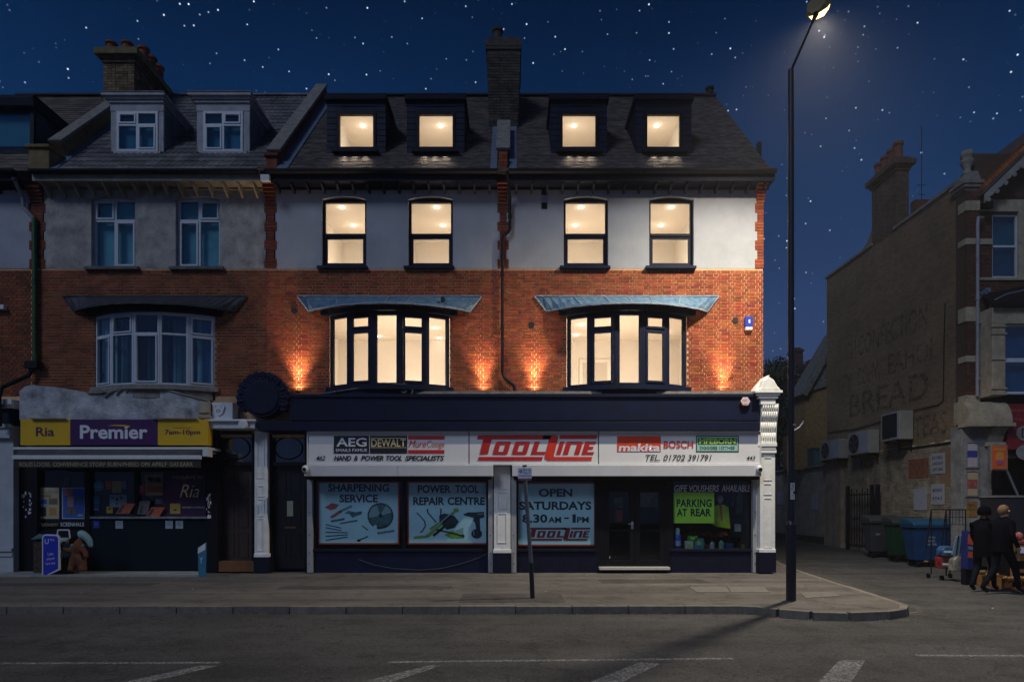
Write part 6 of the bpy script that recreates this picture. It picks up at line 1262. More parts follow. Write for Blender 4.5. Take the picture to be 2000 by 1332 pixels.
for q_ in (636, 650, 700, 757, 768): b = MB(); bx2(b, 1936, 1966, q_, q_ + 3, yb2 - .03, yb2); b.build('column_ring', M_STONEC, o)
for i in range(6): b = MB(); bx2(b, 1941 + i * 3.6, 1942.5 + i * 3.6, 706, 755, yb2 - .012, yb2); b.build('flute', M_STONEC, o)
b = MB(); b.frame(X(1964, yb2), 15.9, Z(768, yb2), Z(632, yb2), yb2 + .1, yb2 + .18, .06); b.box(X(1964, yb2), 15.9, yb2 + .08, yb2 + .16, Z(706, yb2), Z(698, yb2)); f_ = b.build('window_frame', M_UPVC, BK)
b = MB(); b.box(X(1964, yb2), 15.9, yb2 + .13, yb2 + .136, Z(768, yb2), Z(632, yb2)); b.build('pane', M_BGLASS, f_); b = MB(); b.box(X(1964, yb2), 15.9, yb2 + .3, yb2 + .31, Z(768, yb2), Z(632, yb2)); b.build('blind', mat('blind_blue', (.01, .11, .24), .9, .3, 2, 0), f_)
# shop front
ys = YR - .35
def sx(p): return X(p, ys)
def sz(q): return Z(q, ys)
DW = mat('dirty_white_paint', (.24, .24, .25), .85, .2, 3, .4, 30, col2=(.10, .095, .09), detail=12)
b = MB(); b.box(sx(1878), sx(1938), ys, YR + .1, 0, sz(832)); o = b.build('shop_pier', DW, BK, bevel=.01)
n_ = 8; b = MB(); b.prism([(ys - .30 + .42 * (1 - math.cos(math.pi / 2 * i / n_)), sz(828) + .62 * math.sin(math.pi / 2 * i / n_)) for i in range(n_ + 1)] + [(YR, sz(828) + .62), (YR, sz(828))], sx(1880), sx(1962), 'x'); b.box(sx(1876), sx(1966), ys - .34, ys + .1, sz(835), sz(828)); b.build('curved_pediment', mat('old_stone', (.26, .23, .17), .9, .3, 3, .6, 25), BK)
b = MB(); b.prism([(ys, sz(864)), (ys - .05, sz(864)), (ys - .12, sz(850)), (ys - .22, sz(842)), (ys - .28, sz(836)), (ys, sz(836))], sx(1927), sx(1956), 'x'); b.box(sx(1922), sx(1960), ys - .10, ys, sz(872), sz(864)); b.build('console_bracket', MC['old_stone'], BK, bevel=.01)
for q0, q1, lb, cols in ((862, 914, 'white framed poster with blue band on the pier, upper', ((.32, .30, .34), (.03, .03, .22))), (918, 970, 'yellow and pink picture poster on the pier, lower', ((.30, .24, .20), (.25, .07, .05)))):
    o = thing('wall_poster', lb, 'poster', (sx(1898), ys - .01, sz(q1)))
    b = MB(); b.frame(sx(1885), sx(1911), sz(q1), sz(q0), ys - .03, ys, .04); b.build('poster_frame', DW, o); b = MB(); b.box(sx(1887.5), sx(1908.5), ys - .012, ys - .002, sz(q1 - 3), sz(q0 + 3)); b.build('sheet', mat('sheet_%d' % q0, cols[0], .6, .15, 9, 0, col2=(.34, .28, .10) if q0 > 900 else None), o)
    b = MB(); b.box(sx(1887.6), sx(1908), ys - .016, ys - .013, sz(q0 + (31 if q0 < 900 else 36)), sz(q0 + 18)); b.build('print_block', mat('block_%d' % q0, cols[1], .6, .2 if q0 < 900 else .8, 20, 0), o)
o = thing('wall_poster', 'small orange notice low on the pier behind the trolley', 'poster', (sx(1898), ys - .01, sz(1005))); b = MB(); b.box(sx(1888), sx(1908), ys - .012, ys - .002, sz(1010), sz(979)); b.build('sheet', mat('dull_orange', (.20, .11, .03), .7, .3, 8, 0), o); [ptext(t_, 1890, 1906, q_, q_ + 5, ys - .014, M_TEXT, o) for t_, q_ in (('MEAL', 984), ('DEAL', 992))]
# red fascia and projecting light box
b = MB(); b.box(sx(1962), 18.5, ys - .12, ys + .1, sz(878), sz(790)); o = b.build('red_fascia', mat('shop_red', (.16, .012, .016), .5, .2, 3, 0), BK)
y = ys - .124
for t_, q_ in (('FRESH BAKERY', 800), ('HOT FOOD', 818)): make_text(t_, sx(1968), sx(1999), sz(q_ + 5), sz(q_), y, mat('red_letters', (.40, .10, .08), .5), o)
b = MB(); b.disc(sx(1999), sz(847), .30, y - .01, y, 24, .22); b.disc(sx(1999), sz(884), .30, y - .01, y, 24, .22); b.build('white_roundel', DW, o)
b = MB(); b.frame(sx(1988), sx(1998), sz(856), sz(838), y - .016, y - .011, .03); b.build('roundel_icon', M_BLK, o)
LBX = thing('projecting_sign', 'orange projecting box sign with white edge beside the red fascia', 'sign', (sx(1950), ys - .8, sz(918)))
y = ys - .8; b = MB(); b.prism([(X(1934.5, y), y), (X(1967, y), y - .02), (X(1976, y), y + .3), (X(1945, y), y + .3)], Z(918, y), Z(869, y), 'z'); b.build('box', DW, LBX)
b = MB(); b.box(X(1936, y), X(1965, y), y - .03, y - .021, Z(916, y), Z(871, y)); b.build('face', mat('lit_orange', (.48, .09, .02), .5, .1, 4, 0), LBX)
make_text('WINNER', X(1939, y), X(1963, y), Z(880, y), Z(875, y), y - .034, mat('sign_gold', (.5, .34, .05), .5), LBX); b = MB(); b.disc(X(1951, y), Z(892, y), .11, y - .036, y - .031, 14, .13); b.build('round_print', mat('print_amber', (.45, .20, .04), .5), LBX); b = MB(); b.disc(X(1951, y), Z(903, y), .10, y - .038, y - .033, 12, .07); b.build('print_pink', mat('print_magenta', (.30, .06, .16), .5), LBX)
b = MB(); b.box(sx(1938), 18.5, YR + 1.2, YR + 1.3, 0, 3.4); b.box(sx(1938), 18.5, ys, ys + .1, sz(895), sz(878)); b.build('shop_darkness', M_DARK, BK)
b = MB(); b.box(sx(1936), sx(1952), ys - .02, ys + .04, sz(955), sz(922)); b.build('dark_panel', M_BLK, BK); b = MB(); b.tube((sx(1956), ys - .2, sz(920)), (sx(1965), ys - .45, sz(972)), .03); b.build('awning_arm', DW, BK)
b = MB(); b.box(sx(1912), sx(1965), ys - .65, ys - .05, 0, sz(972)); b.build('dark_cabinet', mat('cabinet_dark', (.018, .02, .026), .4), BK); b = MB(); b.box(sx(1910), sx(1967), ys - .68, ys - .03, sz(971.8), sz(968)); b.build('cabinet_top', DW, BK)
b = MB(); b.box(13.0, 13.35, YR - .02, YR + .11, qz(410), qz(402)); b.lathe(fx(1926), YR - .2, [(.05, fz(410)), (.08, fz(400)), (.03, fz(396))], 10); b.build('gulls_nest_lamp', M_BLK, BK)

# ------------------------------------------------------------------ lane: low wall, pier, gate, units, bins
LW = thing('low_lane_wall', 'low painted brick wall running back along the lane beyond the tall building', 'wall', (XW, YE, 0))
b = MB(); b.box(XW - .0, XW + .3, YE + .05, YE + 9, -.1, 3.25); b.build('wall_body', mat('cream_painted_brick', (.34, .31, .25), .95, .2, 2.2, .8, 25, col2=(.19, .165, .12), detail=12), LW)
st = MB(); z = .4; k = 0
while z < 3.2:
    a = YE + .1 + (.11 if k % 2 else 0)
    while a < YE + 8.6: st.box(XW - .008 - random.uniform(0, .004), XW + .001, a, a + .212, z, z + .064); a += .225
    z += .0755; k += 1
kind(st.build('painted_brick_field', MC['cream_painted_brick'], LW), 'stuff')
b = MB(); b.box(XW - .12, XW + .4, YE - .1, YE + 9, 3.25, 3.33); b.build('ledge', DW, LW)
b = MB(); b.box(XW - .14, XW - .0045, WY(1649), WY(1619), -.1, 3.45); b.build('rendered_pier', mat('pier_render', (.20, .16, .12), .95, .3, 2, .6), LW)
b = MB(); b.box(XW - .004, XW + .0, YE + .2, YE + 6, .05, .5); b.build('mossy_base', mat('moss', (.025, .026, .015), .95, .4, 5), LW)
for px, py, w_, h_, lb in ((1524, 972, 11, 26, 'pale notice sheet on the low lane wall, farther one'), (1592, 980, 14, 30, 'pale notice sheet on the low lane wall, nearer one'), (1832, 905, 28, 40, 'white lettered wall sign, upper one near the street corner'), (1832, 965, 26, 40, 'white lettered wall sign, lower one near the street corner'), (1798, 975, 26, 42, 'torn white panel on the wall above the blue bin')):
    xw = XW - .02; o = thing('wall_notice', lb, 'notice', (xw, WY(px, xw), WZ(px, py + h_ / 2, xw))); y1, y2 = WY(px - w_ / 2, xw), WY(px + w_ / 2, xw); z0, z1 = WZ(px, py + h_ / 2, xw), WZ(px, py - h_ / 2, xw)
    b = MB(); b.box(xw - .006, xw, y1, y2, z0, z1); b.build('sheet', mat('notice_grey', (.27, .28, .32), .8, .12, 9, 0), o)
    if 'lettered' in lb:
        L_ = ('SO WELL', 'CAKE SHOP', 'UPSTAIRS') if py < 930 else ('MONDAY', 'STAY')
        for i, t_ in enumerate(L_): zc = z1 - (z1 - z0) * (i + .75) / (len(L_) + .5); make_text(t_, y1 - .08, y2 + .08, zc - .045, zc + .045, xw - .009, M_NAVY, o, faceaxis='x', bold=.01)
GA = thing('iron_gate', 'black iron railing gate standing by the lane wall left of the bins', 'gate', (XW - .2, WY(1680, XW - .2), 0))
xg = XW - .25; ya, yb_ = WY(1656, xg), WY(1703, xg); z0, z1 = ground_z(9), WZ(1680, 967, xg)
for yy, nm in ((ya, 'post'), (yb_, 'post'), (yb_ - .35, 'post')): b = MB(); b.box(xg - .05, xg + .05, yy - .06, yy + .06, z0, z1 + .35); b.build(nm, M_BLK, GA)
b = MB(); [b.box(xg - .02, xg + .02, yb_, ya, z, z + .05) for z in (z1, z0 + .15, z0 + 1.1)]; b.build('rail', M_BLK, GA)
for i in range(9): yy = yb_ + (ya - yb_) * (i + .5) / 9; b = MB(); b.tube((xg, yy, z0 + .1), (xg, yy, z1 + (.22 if i % 2 else .12)), .02, n=6); b.build('railing_bar', M_BLK, GA)
# outdoor units
M_AC = mat('unit_cream', (.25, .24, .20), .6, .15, 3, .1); M_ACB = mat('unit_blue_white', (.26, .29, .34), .6, .1, 3, .1)
def ac(px0, px1, zb, zt, lb, dpt=.36, fan=True):
    xf = XW - dpt - .06; ya, yb_ = WY(px0, xf), WY(px1, xf)   # ya far, yb near
    o = thing('air_conditioner', lb, 'air conditioner', (xf, yb_, zb), 'outdoor cooling units on the lane wall')
    b = MB(); b.box(xf, XW - .06, yb_, ya, zb, zt); b.build('casing', M_AC, o, bevel=.02)
    b = MB(); b.box(xf - .008, xf + .0, yb_ + (ya - yb_) * .05, yb_ + (ya - yb_) * .42, zb + .04, zt - .03); b.build('service_panel', M_ACB, o)
    cy, cz = yb_ + (ya - yb_) * .70, (zb + zt) / 2; r = min((ya - yb_) * .25, (zt - zb) * .42); n = 20
    if fan:
        b = MB(); b.add([(xf - .012, cy + r * math.cos(2 * math.pi * i / n), cz + r * math.sin(2 * math.pi * i / n)) for i in range(n)], [tuple(range(n))]); b.build('fan_opening', M_BLK, o)
        b = MB()
        for i in range(5): a = i * 2 * math.pi / 5; b.add([(xf - .018, cy, cz), (xf - .02, cy + r * .9 * math.cos(a), cz + r * .9 * math.sin(a)), (xf - .03, cy + r * .8 * math.cos(a + .6), cz + r * .8 * math.sin(a + .6))], [(0, 1, 2)])
        b.build('fan_blades', mat('fan_grey', (.05, .05, .055), .6), o)
    else:
        b = MB(); b.box(xf - .01, xf, yb_ + .1, ya - .1, zb + .08, zt - .06); b.build('grille', M_BLK, o)
    b = MB(); [b.box(xf + .02, XW - .01, y_, y_ + .04, zb - .08, zb - .002) for y_ in (yb_ + .15, ya - .2)]; b.box(xf + .1, xf + .14, yb_ + .15, ya - .16, zb - .06, zb - .03); [b.box(XW - .05, XW - .01, y_, y_ + .04, zb - .35, zb - .08) for y_ in (yb_ + .15, ya - .2)]; b.build('bracket', M_BLK, o)
ac(1601, 1638, 3.42, 4.15, 'cream outdoor cooling unit with fan, middle of the wall row'); ac(1656, 1697, 3.45, 4.25, 'cream outdoor cooling unit with fan, largest in the wall row'); ac(1720, 1756, 3.72, 4.62, 'pale outdoor cooling unit with a dark grille, nearest the street', .45, False); ac(1524, 1546, 3.42, 4.1, 'small outdoor cooling unit on the ledge behind the lamp post')
o = thing('storage_box', 'teal plastic box standing on the ledge beside the cooling units', 'box', (XW, WY(1592), 3.33)); b = MB(); b.box(XW - .1, XW + .3, WY(1594), WY(1582), 3.34, 4.0); b.build('box_body', mat('teal_plastic', (.03, .09, .09), .6), o); b = MB(); b.box(XW - .12, XW + .32, WY(1595), WY(1581), 4.0, 4.06); b.build('lid', mat('teal_plastic', (.03, .09, .09), .6), o)
# bins
def bin_(x0, x1, yn, dp, col, lidc, lb, txt=()):
    gz = ground_z(yn + dp / 2); o = thing('wheeled_bin', lb, 'bin', ((x0 + x1) / 2, yn, gz), 'large wheeled bins along the lane wall'); h = 1.12
    mb_ = mat('bin_%.2f_%.2f' % col[:2], col, .45, .2, 3, .1)
    b = MB(); b.add([(x0 + .08, yn + .10, gz + .2), (x1 - .08, yn + .10, gz + .2), (x1 - .08, yn + dp - .10, gz + .2), (x0 + .08, yn + dp - .1, gz + .2), (x0, yn, gz + h), (x1, yn, gz + h), (x1, yn + dp, gz + h), (x0, yn + dp, gz + h)], [(0, 3, 2, 1), (4, 5, 6, 7), (0, 1, 5, 4), (1, 2, 6, 5), (2, 3, 7, 6), (3, 0, 4, 7)]); b.build('body', mb_, o, bevel=.02)
    b = MB(); b.box(x0 - .04, x1 + .04, yn - .05, yn + dp + .03, gz + h + .002, gz + h + .07); b.build('rim', mb_, o, bevel=.01)
    b = MB(); b.prism([(yn - .06, gz + h + .072), (yn - .02, gz + h + .14), (yn + dp * .5, gz + h + .24), (yn + dp, gz + h + .26), (yn + dp + .04, gz + h + .072)], x0 - .05, x1 + .05, 'x'); b.build('lid', mat('lid_%.2f' % lidc[1], lidc, .5, .2, 3, .1), o, bevel=.02)
    for xx in (x0 + .18, x1 - .18):
        for yy in (yn + .18, yn + dp - .18):
            b = MB(); b.tube((xx - .03, yy, gz + .1), (xx + .03, yy, gz + .1), .095, n=16); b.build('wheel', M_BLK, o); b = MB(); b.box(xx - .045, xx + .045, yy - .03, yy + .03, gz + .1, gz + .22); b.build('castor_fork', M_BLK, o)
    for i, (t_, u0, u1, v) in enumerate(txt): make_text(t_, x0 + (x1 - x0) * u0, x0 + (x1 - x0) * u1, gz + v, gz + v + .06, yn + .10 - (v - .2) / (h - .2) * .10 - .012, mat('bin_text', (.25, .26, .27), .6), o)
bin_(11.50, 12.5, 5.0, .56, (.030, .031, .038), (.04, .041, .045), 'dark grey wheeled bin nearest the iron gate', (('GENERAL', .45, .82, .84), ('WASTE', .45, .75, .72), ('BE', .18, .32, .74)))
bin_(11.50, 12.5, 3.75, .56, (.006, .030, .014), (.03, .032, .035), 'dark green wheeled bin between the grey and the blue bins', (('MIXED', .35, .6, .82), ('GLASS', .35, .62, .74), ('Recycling', .35, .7, .64)))
bin_(11.30, 12.50, 2.40, .60, (.004, .030, .10), (.006, .055, .11), 'blue wheeled bin with teal lid nearest the street corner', (('CARD', .3, .5, .82), ('AND', .32, .5, .72), ('PAPER', .3, .55, .62)))
# ------------------------------------------------------------------ building behind, chimneys and tree far back
HB = thing('rear_house', 'yellow brick house end with pale verge behind the lane wall', 'house', (15, 12.5, 0))
def h_(px, py, Y): return (X(px, Y), Z(py, Y))
Yh = 13.0; b = MB(); b.prism([(X(1571, Yh), 0), (19, 0), (19, Z(590, Yh)), (X(1640, Yh), Z(650, Yh)), (X(1573, Yh), Z(766, Yh))], Yh, Yh + 1.2, 'y'); b.build('wall', mat('rear_yellow_brick', (.22, .14, .06), .95, .3, 8, .7, 50), HB)
b = MB(); b.prism([(X(1563, Yh), Z(771, Yh)), (X(1640, Yh), Z(640, Yh)), (X(1642, Yh), Z(650, Yh)), (X(1571, Yh), Z(775, Yh))], Yh - .25, Yh + 1.4, 'y'); b.prism([(X(1563, Yh), Z(770, Yh)), (X(1612, Yh), Z(755, Yh)), (X(1612, Yh), Z(668, Yh))], Yh - .1, Yh - .02, 'y'); b.build('roof', mat('speckled_roof', (.13, .13, .13), .95, .5, 14, .6), HB)
b = MB(); b.box(X(1535, 12), X(1615, 12), 12.0, 12.3, 3.2, Z(852, 12)); tag(b.build('yard_wall', MC['rear_yellow_brick']), 'yellow brick yard wall rising behind the lane ledge', 'wall')
FH = thing('distant_house', 'distant house with red ridge and two chimneys beyond the tree', 'house', (27, 45, 0)); Yf = 45
b = MB(); b.box(X(1560, Yf), X(1640, Yf), Yf, Yf + 8, 0, Z(712, Yf)); b.build('wall', M_DARK, FH); b = MB(); b.add([(X(1545, Yf), Yf - .5, Z(735, Yf)), (X(1650, Yf), Yf - .5, Z(735, Yf)), (X(1650, Yf), Yf + 4, Z(706, Yf + 4)), (X(1545, Yf), Yf + 4, Z(706, Yf + 4))], [(0, 1, 2, 3)]); b.build('roof', mat('far_roof', (.12, .11, .11), .9, .3, 1), FH)
b = MB(); b.box(X(1560, Yf), X(1578, Yf), Yf + 1, Yf + 2.4, Z(720, Yf), Z(676, Yf)); b.box(X(1558.5, Yf), X(1579.5, Yf), Yf + .9, Yf + 2.5, Z(682, Yf), Z(678, Yf)); b.build('chimney', mat('far_brick', (.06, .025, .025), .9), FH)
b = MB(); b.box(X(1602, Yf), X(1610, Yf), Yf + 2, Yf + 3, Z(712, Yf), Z(692, Yf)); b.build('chimney', MC['far_brick'], FH)
b = MB(); b.box(X(1580, Yf), X(1614, Yf), Yf - .6, Yf - .4, Z(710, Yf), Z(707, Yf)); b.build('ridge', mat('far_red', (.25, .09, .08), .9), FH)
for i, p_ in enumerate((1562, 1567, 1572, 1576)): b = MB(); b.lathe(X(p_, Yf), Yf + 1.6, [(.14, Z(677, Yf)), (.12, Z(671, Yf))], 8); b.build('chimney_pot', MC['far_brick'], FH)
TR = thing('leafy_tree', 'dark bushy tree filling the gap between the shop and the lane wall', 'tree', (14, 16.5, 0))
random.seed(21); Yt = 16.5
tk = MB(); tx = X(1520, Yt); tk.tube((tx, Yt, -.1), (tx + .1, Yt, 2.6), .28, .2, 10); 
for a in ((-1.4, .3, 5.0), (.2, .2, 6.6), (1.5, -.2, 5.4), (2.8, .1, 4.6), (-.6, -.5, 4.6)): tk.tube((tx + .1, Yt, 2.4), (tx + a[0], Yt + a[1], a[2]), .12, .04, 7)
tk.build('trunk', mat('bark', (.05, .04, .03), .95), TR)
cl = MB(); lobes = []
for i in range(60):
    px = random.uniform(1480, 1572); top = 702 + 10 * math.sin(px * .09) + max(0, px - 1545) * .9 + random.uniform(-6, 14); py = random.uniform(top + 18, 890); Y = Yt + random.uniform(-1.3, 1.3)
    lobes.append((X(px, Y), Y, Z(py, Y), random.uniform(.4, .7)))
for lx, ly, lz, lr in lobes:
    for j in range(150):
        v = Vector((random.gauss(0, 1), random.gauss(0, 1), random.gauss(0, 1))).normalized() * lr * random.uniform(.55, 1.12); c = Vector((lx, ly, lz)) + v
        n = Vector((random.gauss(0, 1), random.gauss(0, 1), random.gauss(0, 1) + .6)).normalized(); u = n.orthogonal().normalized() * random.uniform(.05, .10); w_ = n.cross(u)
        cl.add([c - u, c + w_ * .6, c + u, c - w_ * .6], [(0, 1, 2, 3)])
cl.build('crown', mat('foliage', (.022, .036, .012), .7, .45, 1.2, 0, tint=.4), TR)
# palm like spikes against the wall edge
for i in range(16):
    px = 1494 + i * 2.3; Y = 15.5; h = random.uniform(6, 22) * (1 if i < 9 else .6)
    sp = MB(); x, z = X(px, Y), Z(712 + i * .6, Y); dx = random.uniform(-.2, .35); hh = h * 36 / 1280; sp.add([(x - .05, Y, z - .5), (x + .05, Y, z - .5), (x + dx, Y + .1, z + hh)], [(0, 1, 2)]); sp.build('leaf_blade', MC['foliage'], TR)
# ------------------------------------------------------------------ street lamp and parking sign
LP = thing('street_lamp', 'tall black street lamp with lit tilted head on the pavement corner', 'street lamp', (4.79, -4.75, 0))
bxx, byy = 4.79, -4.75; M_POST = mat('black_post', (.014, .015, .022), .32, .25, 6, .06)
HD = Vector((5.73, -3.65, 10.88))
b = MB(); b.tube((bxx, byy, .0), (bxx, byy, 1.30), .082, n=20); b.tube((bxx, byy, 1.30), (bxx, byy, 1.36), .082, .055, n=20); b.build('base_compartment', M_POST, LP)
b = MB(); b.tube((bxx, byy, 1.36), (bxx, byy, 9.10), .055, .048, n=20); b.build('column', M_POST, LP)
b = MB(); b.box(bxx - .045, bxx + .045, byy - .084, byy - .078, .35, 1.1); b.build('access_door', M_POST, LP)
b = MB(); A = Vector((bxx, byy, 9.08)); b.tube(A, A.lerp(HD, .85), .022, .020, n=10); b.tube(A.lerp(HD, .85), A.lerp(HD, 1.0), .03, .05, n=10); b.build('arm', mat('arm_black', (.003, .003, .004), .9, spec=0), LP)
dv = (HD - A).normalized()
ax = Vector((dv.x, dv.y, dv.z)); side = Vector((-dv.y, dv.x, 0)).normalized(); dn = ax.cross(side).normalized()
if dn.z > 0: dn = -dn
def hp(u, s_, d_): return HD + ax * u + side * s_ + dn * d_
b = MB(); n = 10; prof = [(0, .08, .04), (.08, .19, .09), (.35, .24, .12), (.60, .21, .10), (.72, .12, .04)]
vs = []; fs = []
for k, (u, w_, t_) in enumerate(prof):
    vs += [hp(u, -w_, 0), hp(u, -w_ * .8, -t_), hp(u, w_ * .8, -t_), hp(u, w_, 0)]
for k in range(len(prof) - 1):
    for i in range(3): a = k * 4 + i; fs.append((a, a + 1, a + 5, a + 4))
fs += [(0, 1, 2, 3), (16, 19, 18, 17)]
b.add(vs, fs); b.build('lamp_housing', mat('lamp_shell', (.16, .13, .06), .6), LP)
b = MB(); b.add([hp(u, s_ * w_, .012) for u, w_ in ((.06, .14), (.35, .20), (.62, .15)) for s_ in (-1, 1)] + [hp(u, s_ * w_ * .7, .11) for u, w_ in ((.08, .14), (.35, .20), (.58, .15)) for s_ in (-1, 1)],
    [(0, 2, 3, 1), (2, 4, 5, 3), (6, 7, 9, 8), (8, 9, 11, 10), (0, 1, 7, 6), (4, 10, 11, 5), (0, 6, 8, 2), (2, 8, 10, 4), (1, 3, 9, 7), (3, 5, 11, 9)]); b.build('lamp_lens', emis('lamp_lens_glow', (1, .74, .26), 4), LP)
lc = hp(.35, 0, .22)
lamp('street_lamp_light', 'SPOT', lc, 5200, (1, .89, .70), .13, LP, spot_size=R(138), spot_blend=1.0, rot=(R(-2), R(7), 0))
M_STK = mat('sticker_white', (.5, .5, .5), .5)
b = MB(); b.box(bxx - .035, bxx + .035, byy - .064, byy - .056, Z(975, byy), Z(943, byy)); b.build('sticker', M_STK, LP)
for t_, q0, q1 in (('S', 945, 951), ('K', 952, 957), ('O', 966, 972)): ptext(t_, 1546, 1551, q0, q1, byy - .066, M_TEXT, LP)
b = MB(); b.box(X(1546, byy), X(1551.5, byy), byy - .067, byy - .0655, Z(964.5, byy), Z(959, byy)); b.build('sticker_mark', M_TEXT, LP)
b = MB(); b.box(X(1546, byy), X(1552, byy), byy - .06, byy - .05, Z(831, byy), Z(829, byy)); b.build('clamp', M_STK, LP); b = MB(); b.path([(bxx + .05, byy, Z(841, byy)), (X(1562, byy), byy, Z(834, byy)), (X(1568, byy), byy, Z(826, byy)), (X(1569, byy), byy, Z(822, byy))], .012, 6); b.build('loose_tie', M_STK, LP)
PK = thing('parking_sign', 'small parking times sign on a leaning grey pole in front of the pillar', 'parking sign', (.35, -4.5, 0))
b = MB(); b.tube((.36, -4.5, 0), (.335, -4.5, .62), .042, .040, n=14); b.build('pole_base', M_POST, PK); b = MB(); b.tube((.335, -4.5, .62), (.222, -4.5, Z(926, -4.5)), .036, .034, n=14); b.tube((.224, -4.5, Z(912, -4.5)), (.22, -4.5, Z(908, -4.5)), .04, n=10); b.build('pole', mat('galvanised_grey', (.075, .08, .10), .45, .2, 8, .1), PK)
y = -4.56; b = MB(); bx(b, 1011.5, 1038.5, 913.5, 934, y, y + .01); pl = b.build('sign_plate', M_LWHITE, PK)
b = MB(); bx(b, 1012.5, 1038, 934.5, 938, y + .005, y + .012); b.build('lower_plate', mat('plate_red', (.30, .10, .12), .5), PK)
b = MB(); b.disc(X(1017, y), Z(920, y), .028, y - .004, y - .001, 16); b.build('round_symbol', mat('sign_blue', (.02, .08, .45), .5), PK)
MB_ = mat('sign_text_blue', (.05, .10, .30), .5)
for t_, a, c, q0, q1 in (('P', 1015.5, 1018.5, 918, 922), ('Mon', 1022, 1029, 915.5, 918.5), ('8 am', 1022, 1030, 921, 924.5), ('Sat', 1031.5, 1037, 916, 919), ('6 pm', 1031.5, 1037, 921, 923.5), ('1 hour', 1014, 1026, 927, 930), ('No return', 1027, 1037, 927, 930)): ptext(t_, a, c, q0, q1, y - .006, M_LWHITE if t_ == 'P' else MB_, PK, bold=.01)
# ------------------------------------------------------------------ people
M_SKIN = mat('skin', (.36, .20, .14), .6, .1, 6, 0); M_COAT = mat('black_coat', (.004, .004, .007), .9, .3, 8, .3, 60, spec=0); M_TROU = mat('dark_trousers', (.007, .008, .013), .9, .3, 8, .3, 60, spec=0); M_HAIR = mat('light_brown_hair', (.16, .09, .04), .8, .3, 30, .6, 80); M_SHOE = mat('dark_shoes', (.02, .02, .02), .5)
def person(x, y, zb, rz, label, hood=False, stride=.30, hair=M_HAIR, s=1.0):
    o = thing('person', label, 'person', (0, 0, 0)); f = stride
    # x axis = walking direction, z up; body is one skin
    V_ = [(0, 0, .95), (.01, 0, 1.12), (.02, 0, 1.30), (.03, 0, 1.42), (.05, 0, 1.50), (.08, 0, 1.60), (.09, 0, 1.68),
          (.02, -.17, 1.40), (-.06, -.24, 1.16), (.08, -.25, .93), (.11, -.25, .86),
          (.02, .17, 1.40), (.10, .24, 1.16), (.24, .22, .96), (.28, .21, .90),
          (0, -.10, .90), (f * .55 + .05, -.10, .50), (f, -.10, .10), (f + .18, -.10, .045),
          (0, .10, .90), (-f * .25 + .03, .10, .50), (-f - .08, .10, .14), (-f + .08, .10, .05)]
    E_ = [(0, 1), (1, 2), (2, 3), (3, 4), (4, 5), (5, 6), (3, 7), (7, 8), (8, 9), (9, 10), (3, 11), (11, 12), (12, 13), (13, 14), (0, 15), (15, 16), (16, 17), (17, 18), (0, 19), (19, 20), (20, 21), (21, 22)]
    R_ = [(.15, .12), (.15, .12), (.17, .13), (.14, .10), (.058, .058), (.095, .085), (.075, .07), .075, .05, .036, .04, .075, .05, .036, .04, .105, .072, .045, .045, .105, .072, .045, .045]
    bd = skin('body', V_, E_, R_, M_SKIN, o); bd.data.materials.clear()
    for m_ in (M_SKIN, M_TROU, M_COAT, M_SHOE): bd.data.materials.append(m_)
    bpy.context.view_layer.update(); me = bpy.data.meshes.new_from_object(bd.evaluated_get(bpy.context.evaluated_depsgraph_get()))
    bd.modifiers.clear(); bd.data = me; me.name = 'body'; me.materials.clear()
    for m_ in (M_SKIN, M_TROU, M_COAT, M_SHOE): me.materials.append(m_)
    for p in me.polygons:
        c = p.center; p.use_smooth = True; arm = abs(c.y) > .19
        p.material_index = 0 if c.z > 1.53 or (arm and c.z < .93) else 3 if c.z < .10 else 1 if (c.z < .86 and not arm) else 2
    for sy, (hx, hz) in ((-1, (.11, .86)), (1, (.28, .90))):                  # hands with five curled fingers
        for k in range(4):
            ln = (.075, .085, .08, .065)[k]; b = MB(); px_ = hx + .03 - .018 * k; b.path([(px_, sy * .235, hz), (px_ + .006, sy * .235, hz - ln * .6), (px_ + .012, sy * .218, hz - ln)], .0085, 6); b.build('finger', M_SKIN, o, smooth=True)
        b = MB(); b.path([(hx + .035, sy * .23, hz + .04), (hx + .06, sy * .22, hz + .01), (hx + .062, sy * .215, hz - .02)], .010, 6); b.build('thumb', M_SKIN, o, smooth=True)
    # coat tail, head details
    b = MB(); n = 18; ring = lambda rx, ry, z, dx=0: [(dx + rx * math.cos(2 * math.pi * i / n), ry * math.sin(2 * math.pi * i / n), z) for i in range(n)]
    rs = ring(.06, .07, 1.49, .045) + ring(.13, .175, 1.42, .02) + ring(.165, .19, 1.25, .01) + ring(.16, .18, 1.0) + ring(.18, .19, .84 if not hood else .72)
    b.add(rs, [(j * n + i, j * n + (i + 1) % n, (j + 1) * n + (i + 1) % n, (j + 1) * n + i) for j in range(4) for i in range(n)]); b.build('coat', M_COAT, o, smooth=True)
    hm = M_COAT if hood else hair; b = MB(); vs = []; nr = 7; cz = 1.655
    for j in range(nr + 1):
        t_ = math.pi / 2 - (math.pi / 2 + .55) * j / nr; vs += [(.055 + (.105 + (.03 if hood else 0)) * math.cos(t_) * math.cos(2 * math.pi * i / n) - (.02 if hood else .015), (.095 + (.03 if hood else 0)) * math.cos(t_) * math.sin(2 * math.pi * i / n), cz + (.115 + (.02 if hood else 0)) * math.sin(t_)) for i in range(n)]
    fs = []
    for j in range(nr):
        for i in range(n):
            a = 2 * math.pi * (i + .5) / n; front = math.cos(a) > .45
            if front and j > 3: continue
            fs.append((j * n + i, j * n + (i + 1) % n, (j + 1) * n + (i + 1) % n, (j + 1) * n + i))
    b.add(vs, fs); b.build('hood' if hood else 'hair', hm, o, smooth=True)
